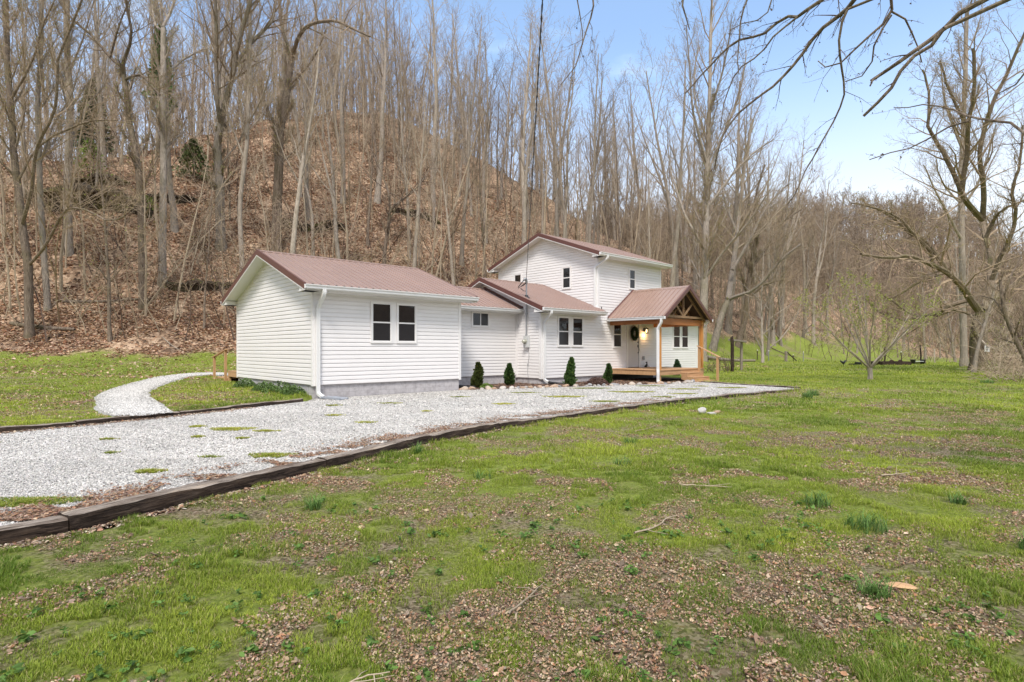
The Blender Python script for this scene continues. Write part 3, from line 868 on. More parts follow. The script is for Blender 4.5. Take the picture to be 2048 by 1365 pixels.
# window pair in wing A
window(*front(0), 1.91, 2.58, 1.75, 2.97); window(*front(0), 2.84, 3.51, 1.75, 2.97)
mb = MB(); mb.box(2.638, 2.782, -0.030, 0, 1.69, 3.03); mb.build('window_mullion', 'trim', house)

# ---- connector (recessed)
ZM = 0.40
MT0, MT1 = 1.70, 5.9
foundation(AW - 0.1, 9.9, MT0, MT1, ZM - 0.01)
siding(*front(MT0), [(AW, ZM), (9.79, ZM), (9.79, 3.15), (AW, 3.15)], ZM)
siding(*back(MT1), [(AW, ZM), (9.79, ZM), (9.79, 3.15), (AW, 3.15)], ZM)
gable_roof(AW + 0.04, 9.76, 1.28, 6.32, 3.21, 4.26, rakes=(False, False), wall_t=(MT0, MT1), gut_s=(AW + 0.06, 9.70))
mb = MB(); s = 9.74     # dark flashing where the low roof meets the gable wall
mb.prism(None, [(s - 0.10, 1.26, 3.25), (s + 0.03, 1.26, 3.25), (s + 0.03, 1.26, 3.31), (s - 0.10, 1.26, 3.265)], [(s - 0.10, 3.80, 4.31), (s + 0.03, 3.80, 4.31), (s + 0.03, 3.80, 4.37), (s - 0.10, 3.80, 4.325)])
mb.build('wall_flashing', 'rake', house)
# slider window
window(*front(MT0), 7.32, 8.16, 2.45, 2.99, 'slide')
mb = MB(); mb.box(9.72, 9.79, 1.63, 1.70, 0.29, 3.1); mb.build('corner_trim', 'trim', house)

# ---- middle section B, two-storey block C, one wall line
T0 = 0.23; SB, SC, SE = 9.79, 13.51, 18.67; BT1 = 7.08
ZB = 0.29
foundation(SB, SC, T0, BT1, ZB - 0.002); foundation(SC - 0.1, SE, T0, BT1, ZB)
ZJ = ZB + 22 * ROW
siding(*front(T0), [(SB, ZB), (SE, ZB), (SE, ZJ), (SB, ZJ)], ZB)
EB, RB = 3.20, 4.74; OB = 0.52
trB = 3.70
gB = [(T0, ZB), (7.17, ZB), (7.17, 3.28), (trB, RB - 0.06), (T0, 3.28)]
siding(*left(SB), gB, ZB)
frB, bkB = gable_roof(SB - OH, SC + 0.0, T0 - OB, 7.17 + OB, EB, RB, rakes=(True, False), tr=trB, wall_t=(T0, 7.17), gut_s=(SB - OH, SC - 0.06))
corner(SB, T0, ZB - 0.03, 3.06, -1, -1)
mb = MB(); z0 = EB - 0.185
mb.prism(None, [(SB - OH + 0.03, T0 - OB + 0.02, z0), (SB - OH + 0.03, T0, z0), (SB - OH + 0.03, T0, z0 + 0.15), (SB - OH + 0.03, T0 - OB + 0.02, z0 + 0.03)],
         [(SB, T0 - OB + 0.02, z0), (SB, T0, z0), (SB, T0, z0 + 0.15), (SB, T0 - OB + 0.02, z0 + 0.03)]); mb.build('eave_return', 'soffit', house)
downspout([(SB + 0.02, T0 - OB - 0.05, EB - 0.12), (SB + 0.02, T0 - OB - 0.05, EB - 0.24), (SB + 0.13, T0 - 0.075, EB - 0.62), (SB + 0.13, T0 - 0.075, 0.22), (SB + 0.20, T0 - 0.22, 0.15)], house)
window(*front(T0), 10.83, 11.49, 1.66, 2.875); window(*front(T0), 11.745, 12.40, 1.66, 2.875)
mb = MB(); mb.box(11.548, 11.688, T0 - 0.030, T0, 1.60, 2.935); mb.build('window_mullion', 'trim', house)

EC, RC = 5.88, 7.27; OC = 0.42; CW = SE
wallC = EC + OC * (RC - EC) / ((BT1 - T0) / 2 + OC) - 0.06
gC = [(T0, 2.9), (BT1, 2.9), (BT1, wallC), ((T0 + BT1) / 2, RC - 0.06), (T0, wallC)]
ZC = ZB + 20 * ROW
siding(*left(SC), [(T0, ZC), (BT1, ZC)] + gC[2:], ZC)
siding(*right(SE), [(T0, ZB), (BT1, ZB)] + gC[2:], ZB)
siding(*front(T0), [(SC, ZJ), (SE, ZJ), (SE, EC - 0.165), (SC, EC - 0.165)], ZJ)
siding(*back(BT1), [(SB, ZB), (SE, ZB), (SE, 3.2), (SB, 3.2)], ZB)
siding(*back(BT1), [(SC, ZJ), (SE, ZJ), (SE, EC - 0.165), (SC, EC - 0.165)], ZJ)
frC, bkC = gable_roof(SC - OC, SE + 0.36, T0 - OC, BT1 + OC, EC, RC, wall_t=(T0, BT1))
corner(SC, T0, 3.30, EC - 0.17, -1, -1); corner(SE, T0, ZB - 0.02, EC - 0.17, 1, -1, 0.09); corner(SC, BT1, 3.3, EC - 0.17, -1, 1, 0.07)
for a, c in ((T0 - OC + 0.02, T0), (BT1, BT1 + OC - 0.02)):
    mb = MB(); z0 = EC - 0.185; fi = a < T0
    mb.prism(None, [(SC - OC + 0.03, a, z0), (SC - OC + 0.03, c, z0), (SC - OC + 0.03, c, z0 + (0.15 if fi else 0.03)), (SC - OC + 0.03, a, z0 + (0.03 if fi else 0.15))],
             [(SC, a, z0), (SC, c, z0), (SC, c, z0 + (0.15 if fi else 0.03)), (SC, a, z0 + (0.03 if fi else 0.15))]); mb.build('eave_return', 'soffit', house)
downspout([(SC + 0.10, T0 - OC - 0.05, EC - 0.12), (SC + 0.10, T0 - OC - 0.05, EC - 0.24), (SC - 0.075, T0 + 0.10, EC - 0.62), (SC - 0.075, T0 + 0.10, 3.46), (SC - 0.02, T0 - 0.12, 3.30)], house, up=(0, 1, 0))
mb = MB(); mb.tube([(SC + 0.22, T0 - 0.05, 3.24), (SC + 0.22, T0 - 0.05, 3.46)], 0.02, 6); mb.build('vent_pipe', 'black', house)
window(*left(SC), 5.30, 5.79, 4.45, 5.43); window(*left(SC), 1.88, 2.35, 4.46, 5.44)
window(*front(T0), 15.93, 16.37, 4.47, 5.39, cas=0.05)

# ---- porch wall: window, door, lamp
window(*front(T0), 14.66, 15.25, 1.61, 2.80)
dr = MB()
ds0, ds1, dz0, dz1 = 15.79, 16.68, 0.63, 2.72
dr.box(ds0, ds1, T0 - 0.030, T0 - 0.005, dz0, dz1)
for k in range(1, 6):
    x = ds0 + (ds1 - ds0) * k / 6
    dr.box(x - 0.066, x + 0.066, T0 - 0.036, T0 - 0.029, dz0 + 0.22, dz1 - 0.16)
door = dr.build('door', 'door', house, bevel=0.002)
mb = MB(); e = T0 - 0.058
mb.box(ds0 - 0.10, ds0 - 0.008, e, T0, dz0 - 0.02, dz1 + 0.11); mb.box(ds1 + 0.014, ds1 + 0.13, e, T0, dz0 - 0.02, dz1 + 0.11); mb.box(ds0 - 0.008, ds1 + 0.014, e + 0.002, T0, dz1 + 0.008, dz1 + 0.108)
mb.build('door_frame', 'door_trim', door)
mb = MB(); mb.box(ds0 - 0.008, ds1 + 0.014, T0 - 0.04, T0, dz0 - 0.03, dz0 - 0.004); mb.box(ds1 + 0.001, ds1 + 0.013, T0 - 0.03, T0, dz0, dz1); mb.build('door_threshold', 'black', door)
mb = MB(); hs = ds1 - 0.075
mb.tube([(hs, T0 - 0.036, 1.85), (hs, T0 - 0.065, 1.85)], 0.034, 10); mb.tube([(hs, T0 - 0.036, 1.66), (hs, T0 - 0.055, 1.66)], 0.036, 10)
mb.box(hs - 0.03, hs + 0.03, T0 - 0.048, T0 - 0.036, 1.60, 1.72)
mb.tube([(hs, T0 - 0.05, 1.60), (hs, T0 - 0.10, 1.55), (hs, T0 - 0.11, 1.46), (hs, T0 - 0.09, 1.38), (hs, T0 - 0.05, 1.33)], 0.013, 7)
mb.tube([(hs, T0 - 0.036, 1.32), (hs, T0 - 0.055, 1.32)], 0.024, 10); mb.build('door_handle', 'black', door)

lampS = 17.13; lz = 2.45
mb = MB(); mb.box(lampS - 0.055, lampS + 0.055, T0 - 0.05, T0 - 0.02, lz - 0.05, lz + 0.14)
mb.tube([(lampS, T0 - 0.04, lz + 0.10), (lampS, T0 - 0.12, lz + 0.17), (lampS, T0 - 0.19, lz + 0.15), (lampS, T0 - 0.19, lz + 0.11)], 0.010, 7)
# cage: tapered four-sided lantern
ct = np.array((lampS, T0 - 0.19))
def sq(w, z): return [(ct[0] + a * w, ct[1] + c * w, z) for a, c in ((-1, -1), (1, -1), (1, 1), (-1, 1))]
mb.prism(None, sq(0.085, lz + 0.06), sq(0.030, lz + 0.12)); mb.prism(None, sq(0.065, lz - 0.17), sq(0.065, lz - 0.155))
for a, c in ((-1, -1), (1, -1), (1, 1), (-1, 1)):
    mb.bar((ct[0] + a * 0.060, ct[1] + c * 0.060, lz - 0.16), (ct[0] + a * 0.080, ct[1] + c * 0.080, lz + 0.062), 0.008, 0.008)
lamp = mb.build('wall_lamp', 'black', house)
m, nt, b = new_mat('lamp_glass'); b.inputs['Transmission Weight'].default_value = 1; b.inputs['Roughness'].default_value = 0.05; b.inputs['IOR'].default_value = 1.1
M['lampglass'] = m
m, nt, b = new_mat('lit_bulb'); b.inputs['Emission Color'].default_value = (1.0, 0.62, 0.25, 1); b.inputs['Emission Strength'].default_value = 9; M['bulb'] = m
mb = MB()
for a, c in ((0, -1), (1, 0), (0, 1), (-1, 0)):
    p0 = (ct[0] + a * 0.058 - c * 0.055, ct[1] + c * 0.058 + a * 0.055); p1 = (ct[0] + a * 0.058 + c * 0.055, ct[1] + c * 0.058 - a * 0.055)
    q0 = (ct[0] + a * 0.077 - c * 0.072, ct[1] + c * 0.077 + a * 0.072); q1 = (ct[0] + a * 0.077 + c * 0.072, ct[1] + c * 0.077 - a * 0.072)
    mb.face([(p0[0], p0[1], lz - 0.154), (p1[0], p1[1], lz - 0.154), (q1[0], q1[1], lz + 0.058), (q0[0], q0[1], lz + 0.058)])
mb.build('lamp_glass', 'lampglass', lamp)
mb = MB()
rr = [0.006, 0.020, 0.030, 0.034, 0.030, 0.018, 0.012]; zz = [-0.10, -0.09, -0.07, -0.045, -0.02, 0.005, 0.04]
mb.tube([(ct[0], ct[1], lz + q) for q in zz], rr, 10); mb.build('bulb', 'bulb', lamp, smooth=True)
ld = bpy.data.lights.new('porch_lamp_light', 'POINT'); ld.energy = 6; ld.color = (1.0, 0.58, 0.24); ld.shadow_soft_size = 0.05
lo = bpy.data.objects.new('lamp_light', ld); COL.objects.link(lo); lo.parent = lamp; lo.location = (ct[0], ct[1] - 0.0, lz - 0.235)
mb = MB(); mb.box(17.02, 17.16, T0 - 0.075, T0 - 0.02, 0.98, 1.16); mb.build('outlet_cover', 'steel', house, bevel=0.01)

# ---- right wing D
TD, SD1 = 0.95, 23.7
foundation(SE, SD1, TD, 6.9, ZB)
siding(*front(TD), [(SE + 0.04, ZB), (SD1, ZB), (SD1, 3.05), (SE + 0.04, 3.05)], ZB)
gD = [(TD, ZB), (6.9, ZB), (6.9, 3.2), (3.925, 4.35), (TD, 3.2)]
siding(*right(SD1), gD, ZB); siding(*back(6.9), [(SE, ZB), (SD1, ZB), (SD1, 3.05), (SE, 3.05)], ZB)
gable_roof(SE + 0.04, SD1 + 0.4, TD - 0.44, 6.9 + 0.44, 3.20, 4.48, rakes=(False, True), wall_t=(TD, 6.9), gut_s=(SE + 0.42, SD1 + 0.4))
corner(SD1, TD, ZB - 0.02, 3.05, 1, -1, 0.09)
downspout([(SE + 0.55, TD - 0.49, 3.08), (SE + 0.52, TD - 0.49, 2.98), (SE + 0.16, TD - 0.075, 2.72), (SE + 0.16, TD - 0.075, 0.35), (SE + 0.30, TD - 0.2, 0.2)], house)
window(*front(TD), 21.07, 21.73, 1.60, 2.84); window(*front(TD), 21.95, 22.60, 1.60, 2.84)
mb = MB(); mb.box(21.788, 21.892, TD - 0.030, TD, 1.54, 2.90); mb.build('window_mullion', 'trim', house)

# ================= porch
PS0, PS1, PSR = 14.20, 18.22, 16.21       # eave edges and ridge (s)
PT = -2.87                                 # front edge of the porch roof
PZE, PZR = 2.93, 4.36
def porch_plane(se, name):
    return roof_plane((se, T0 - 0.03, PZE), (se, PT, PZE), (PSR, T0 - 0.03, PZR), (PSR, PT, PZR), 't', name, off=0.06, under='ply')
pl = porch_plane(PS0, 'porch_roof'); pr_ = porch_plane(PS1, 'porch_roof')
l1 = math.hypot(PSR - PS0, PZR - PZE)
cap_strip((PSR, T0 - 0.03, PZR), (PSR, PT - 0.01, PZR), [(-(PSR - PS0) / l1, 0, -(PZR - PZE) / l1), ((PSR - PS0) / l1, 0, -(PZR - PZE) / l1)], 'ridge_cap', pl)
for se, par in ((PS0, pl), (PS1, pr_)):
    z = np.array((0, 0, 1.0)); out = np.array((0, -1.0, 0)); pe = np.array((se, PT, PZE)); pq = np.array((PSR, PT, PZR))
    mb = MB(); a = [pe + z * .032 - out * .05, pe + z * .032 + out * .012, pe - z * .14 + out * .012, pe - z * .14 - out * .01]
    mb.prism(None, a, [q - pe + pq for q in a]); mb.build('rake_trim', 'rake', par)
    mb = MB(); a = [pe - z * .05 - out * .06, pe - z * .05 - out * .015, pe - z * .19 - out * .015, pe - z * .19 - out * .06]
    mb.prism(None, a, [q - pe + pq for q in a]); mb.build('barge_rafter', 'rawwood', par)
    # side wall flashing strip on the house
    pe2 = np.array((se, T0 - 0.03, PZE)); pq2 = np.array((PSR, T0 - 0.03, PZR))
    mb = MB(); a = [pe2 + z * .03, pe2 + z * .09, pe2 + z * .09 - out * (-0.012), pe2 + z * .03 - out * (-0.07)]
    mb.prism(None, a, [q - pe2 + pq2 for q in a]); mb.build('wall_flashing', 'rake', par)
    o_ = (-1, 0, 0) if se == PS0 else (1, 0, 0)
    gutter((se, T0 - 0.06, PZE - 0.012), (se, PT - 0.01, PZE - 0.012), o_, par)
    mb = MB(); x0, x1 = sorted((se, se - o_[0] * 0.025)); mb.box(x0, x1, PT + 0.02, T0 - 0.03, PZE - 0.13, PZE - 0.03); mb.build('eave_board', 'trim', par)
# trusses
def truss(t, name='truss'):
    mb = MB(); zb = 2.97; y = t
    mb.bar((PS0 + 0.28, y, zb), (PS1 - 0.28, y, zb), 0.045, 0.10)
    off = 0.11
    mb.bar((PS0 + 0.05, y, PZE - off), (PSR, y, PZR - off), 0.044, 0.10); mb.bar((PS1 - 0.05, y, PZE - off), (PSR, y, PZR - off), 0.044, 0.10)
    mb.bar((PSR, y + 0.001, zb + 0.05), (PSR, y + 0.001, PZR - 0.16), 0.08, 0.042, up=(1, 0, 0))
    for sg in (-1, 1):
        x1 = PSR + sg * 0.80; z1 = PZR - 0.16 - 0.80 * (PZR - PZE) / (PSR - PS0)
        mb.bar((PSR + sg * 0.05, y - 0.002, zb + 0.05), (x1, y - 0.002, z1), 0.040, 0.085)
    return mb.build(name, 'rawwood', house)
for t in (PT + 0.33, PT + 0.95, PT + 1.57, PT + 2.19): truss(t)
# posts, beams, deck
DS0, DS1, DT = 14.36, 18.12, -2.50; DZT = 0.605
for sx in (DS0 + 0.075, DS1 - 0.075):
    mb = MB(); mb.box(sx - 0.073, sx + 0.073, DT + 0.01, DT + 0.156, DZT, 2.875)
    po = mb.build('porch_post', 'cedarz', house, bevel=0.006)
    mb = MB(); mb.box(sx - 0.065, sx + 0.065, DT + 0.03, DT + 0.15, -0.1, 0.365); mb.build('post_footing', 'woodz', po)
mb = MB(); mb.box(DS0 - 0.06, DS1 + 0.12, DT + 0.045, DT + 0.125, 2.60, 2.88); mb.build('porch_beam', 'cedar', house, bevel=0.005)
for sx in (DS0 + 0.07, DS1 - 0.07):
    mb = MB(); mb.box(sx - 0.04, sx + 0.04, DT + 0.130, T0 - 0.02, 2.62, 2.865); mb.build('porch_beam', 'cedar', house)
dk = MB(); x = DS0 - 0.02; nb = 0
yy = DT - 0.03
while yy < T0 - 0.15:
    dk.box(DS0 - 0.025, DS1 + 0.025, yy, yy + 0.138, DZT - 0.036, DZT); yy += 0.143
dk.box(DS0 - 0.02, DS1 + 0.02, yy, T0 - 0.04, DZT - 0.036, DZT)
deck = dk.build('deck', 'wood', house)
mb = MB(); mb.box(DS0 + 0.1, DS1 - 0.1, T0 + 0.005, T0 + 0.03, -0.1, 0.285); mb.build('crawlspace_panel', 'plastic', house)  # black board added below the deck, its colour standing in for the shade there
mb = MB(); mb.box(DS0, DS0 + 0.038, DT + 0.04, T0 - 0.03, 0.365, DZT - 0.037); mb.build('deck_rim_board', 'woodz', deck)
mb = MB(); mb.box(DS0, 16.02, DT, DT + 0.038, 0.365, DZT - 0.037); mb.box(16.03, DS1, DT - 0.004, DT + 0.036, 0.375, DZT - 0.037); mb.build('deck_rim_board', 'wood', deck)
mb = MB(); mb.box(DS1 - 0.038, DS1, DT + 0.04, T0 - 0.03, 0.365, DZT - 0.037); mb.build('deck_rim_board', 'woodz', deck)
for k in range(1, 9):
    sx = DS0 + k * (DS1 - DS0) / 9
    dj = MB(); dj.box(sx - 0.019, sx + 0.019, DT + 0.045, T0 - 0.05, 0.40, DZT - 0.038)
    if k in (3, 6): dj.build('deck_joist', 'woodz', deck)
# stairs: three treads leading forward
st0, st1 = 16.10, 17.55
mb = MB()
for k, (tz, ty) in enumerate(((0.425, DT - 0.30), (0.235, DT - 0.60), (0.075, DT - 0.90))):
    mb.box(st0, st1, ty, ty + 0.30 + 0.02, tz - 0.036 + 0.02, tz + 0.02)
    mb.box(st0 + 0.02, st1 - 0.02, ty + 0.014, ty + 0.04, tz - 0.20 if k < 2 else -0.04, tz - 0.018)
stairs = mb.build('porch_stairs', 'wood', house)
for sx in (st0 + 0.0, st1 - 0.04):
    mb = MB()
    pts = [(DT, 0.40), (DT - 0.30, 0.40), (DT - 0.30, 0.205), (DT - 0.60, 0.205), (DT - 0.60, 0.05), (DT - 0.88, 0.05), (DT - 0.88, -0.05), (DT - 0.66, -0.05), (DT, 0.14)]
    mb.prism(None, [(sx, a, z) for a, z in pts], [(sx + 0.038, a, z) for a, z in pts]); mb.build('stringer', 'wood', stairs)
# stair rail on the right side
hr = MB(); rs = st1 + 0.045
hr.box(rs - 0.045, rs + 0.045, DT - 0.10, DT - 0.01, 0.37, 1.60); hr.box(rs - 0.045, rs + 0.045, DT - 1.02, DT - 0.93, -0.05, 1.13)
rail = hr.build('stair_rail', 'woodz', house)
mb = MB(); mb.bar((rs, DT + 0.03, 1.66), (rs, DT - 1.09, 1.13), 0.14, 0.038); mb.build('handrail', 'wood', rail)
# porch downspouts
downspout([(PS0 - 0.05, PT + 0.16, PZE - 0.12), (PS0 - 0.05, PT + 0.16, PZE - 0.26), (DS0 - 0.15, DT + 0.0, PZE - 0.52), (DS0 - 0.15, DT - 0.0, 0.62), (DS0 - 0.19, DT - 0.03, 0.50), (DS0 - 0.19, DT - 0.03, 0.14), (DS0 - 0.30, DT - 0.12, 0.07)], house, up=(1, 0, 0))
downspout([(PS1 + 0.06, PT + 0.30, PZE - 0.12), (PS1 + 0.06, PT + 0.30, PZE - 0.26), (DS1 + 0.05, DT + 0.2, PZE - 0.50), (DS1 + 0.05, DT + 0.2, 0.62), (DS1 + 0.10, DT + 0.16, 0.45), (DS1 + 0.10, DT + 0.16, 0.14), (DS1 + 0.24, DT + 0.05, 0.06)], house, w=0.06, d=0.05, up=(1, 0, 0))

# ================= service mast and meter on the gable of B
ms, mt = SB - 0.09, 1.00
mb = MB(); mb.tube([(ms, mt, 2.08), (ms, mt, 4.28)], 0.033, 10)
mb.tube([(ms, mt, 2.06), (ms, mt, 2.14)], 0.045, 10); mb.tube([(ms, mt, 2.98), (ms, mt, 3.03)], 0.050, 10)
mast = mb.build('service_mast', 'steel', house, smooth=False)
mb = MB(); mb.tube([(ms, mt, 3.66), (ms, mt, 3.72), (ms, mt, 3.80)], [0.17, 0.10, 0.04], 10); mb.build('mast_boot', 'plastic', mast)
mb = MB(); mb.tube([(ms, mt, 4.26), (ms, mt, 4.38), (ms - 0.03, mt, 4.46), (ms - 0.10, mt, 4.47), (ms - 0.13, mt, 4.40)], [0.045, 0.055, 0.06, 0.055, 0.04], 9); mb.build('weatherhead', 'steel', mast, smooth=True)
mb = MB()
for k in range(3):
    a = 0.02 * k
    mb.tube([(ms - 0.12, mt + a, 4.42), (ms - 0.25, mt + 0.03 + a, 4.28), (ms - 0.33, mt + 0.12 + a, 4.13), (ms - 0.22, mt + 0.20 + a * 2, 4.12 - a), (ms - 0.08, mt + 0.08 + a, 4.20 + a), (ms - 0.02, mt - 0.03, 4.34)], 0.010, 5)
mb.tube([(ms - 0.05, mt + 0.30, 4.10), (ms - 0.03, mt + 0.15, 3.98), (ms, mt + 0.02, 3.96)], 0.016, 6)
mb.build('service_wires', 'black', mast)
mb = MB(); mb.box(SB - 0.15, SB - 0.02, mt - 0.14, mt + 0.13, 1.58, 2.07)
box = mb.build('meter_box', 'meterbox', house, bevel=0.006)
mb = MB(); mb.tube([(SB - 0.15, mt, 1.83), (SB - 0.19, mt, 1.83)], [0.095, 0.095], 16); mb.tube([(SB - 0.19, mt, 1.83), (SB - 0.29, mt, 1.83), (SB - 0.31, mt, 1.83)], [0.080, 0.078, 0.06], 16)
mb.build('electric_meter', simple('meter_dial', (0.40, 0.40, 0.33), 0.15, nscale=20, var=0.35), box)
mb = MB(); mb.tube([(SB - 0.06, mt - 0.10, 1.58), (SB - 0.05, mt - 0.12, 1.2), (SB - 0.05, mt - 0.05, 0.90), (SB - 0.04, mt - 0.02, 0.5), (SB - 0.05, mt - 0.08, 0.30), (SB - 0.02, mt - 0.08, 0.08)], 0.008, 5)
mb.box(SB - 0.06, SB - 0.03, mt - 0.06, mt - 0.03, 0.80, 0.90); mb.build('ground_wire', 'steel', box)

# ================= back steps (left rear)
bs0, bs1 = 0.12, 1.30; bt = AD + 0.04
mb = MB(); gzb = 0.10
mb.box(bs0, bs1, bt, bt + 1.62, 0.60, 0.636)
mb.box(bs0, bs1, bt + 1.64, bt + 3.20, 0.30, 0.336)
mb.box(bs0 + 0.02, bs1 - 0.02, bt + 1.60, bt + 1.625, 0.34, 0.598)
bst = mb.build('back_stairs', 'wood', house)
mb = MB()
for sx in (bs0 + 0.01, bs1 - 0.048):
    mb.box(sx, sx + 0.038, bt, bt + 1.59, 0.40, 0.598); mb.box(sx, sx + 0.038, bt + 1.64, bt + 3.18, 0.13, 0.298)
    for ty in (bt + 0.02, bt + 1.48): mb.box(sx + 0.002, sx + 0.09, ty, ty + 0.09, -0.1, 0.395)
mb.build('stringer', 'woodz', bst)
mb = MB()
for sx in (bs0 - 0.045, bs1 + 0.045):
    mb.box(sx - 0.044, sx + 0.044, bt + 1.68, bt + 1.77, 0.10, 1.45); mb.box(sx - 0.044, sx + 0.044, bt + 3.24, bt + 3.33, -0.05, 1.17)
rl = mb.build('stair_rail', 'woodz', house)
mb = MB()
for sx in (bs0 - 0.045, bs1 + 0.045): mb.bar((sx, bt + 1.55, 1.50), (sx, bt + 3.45, 1.16), 0.12, 0.038)
mb.build('handrail', 'wood', rl)
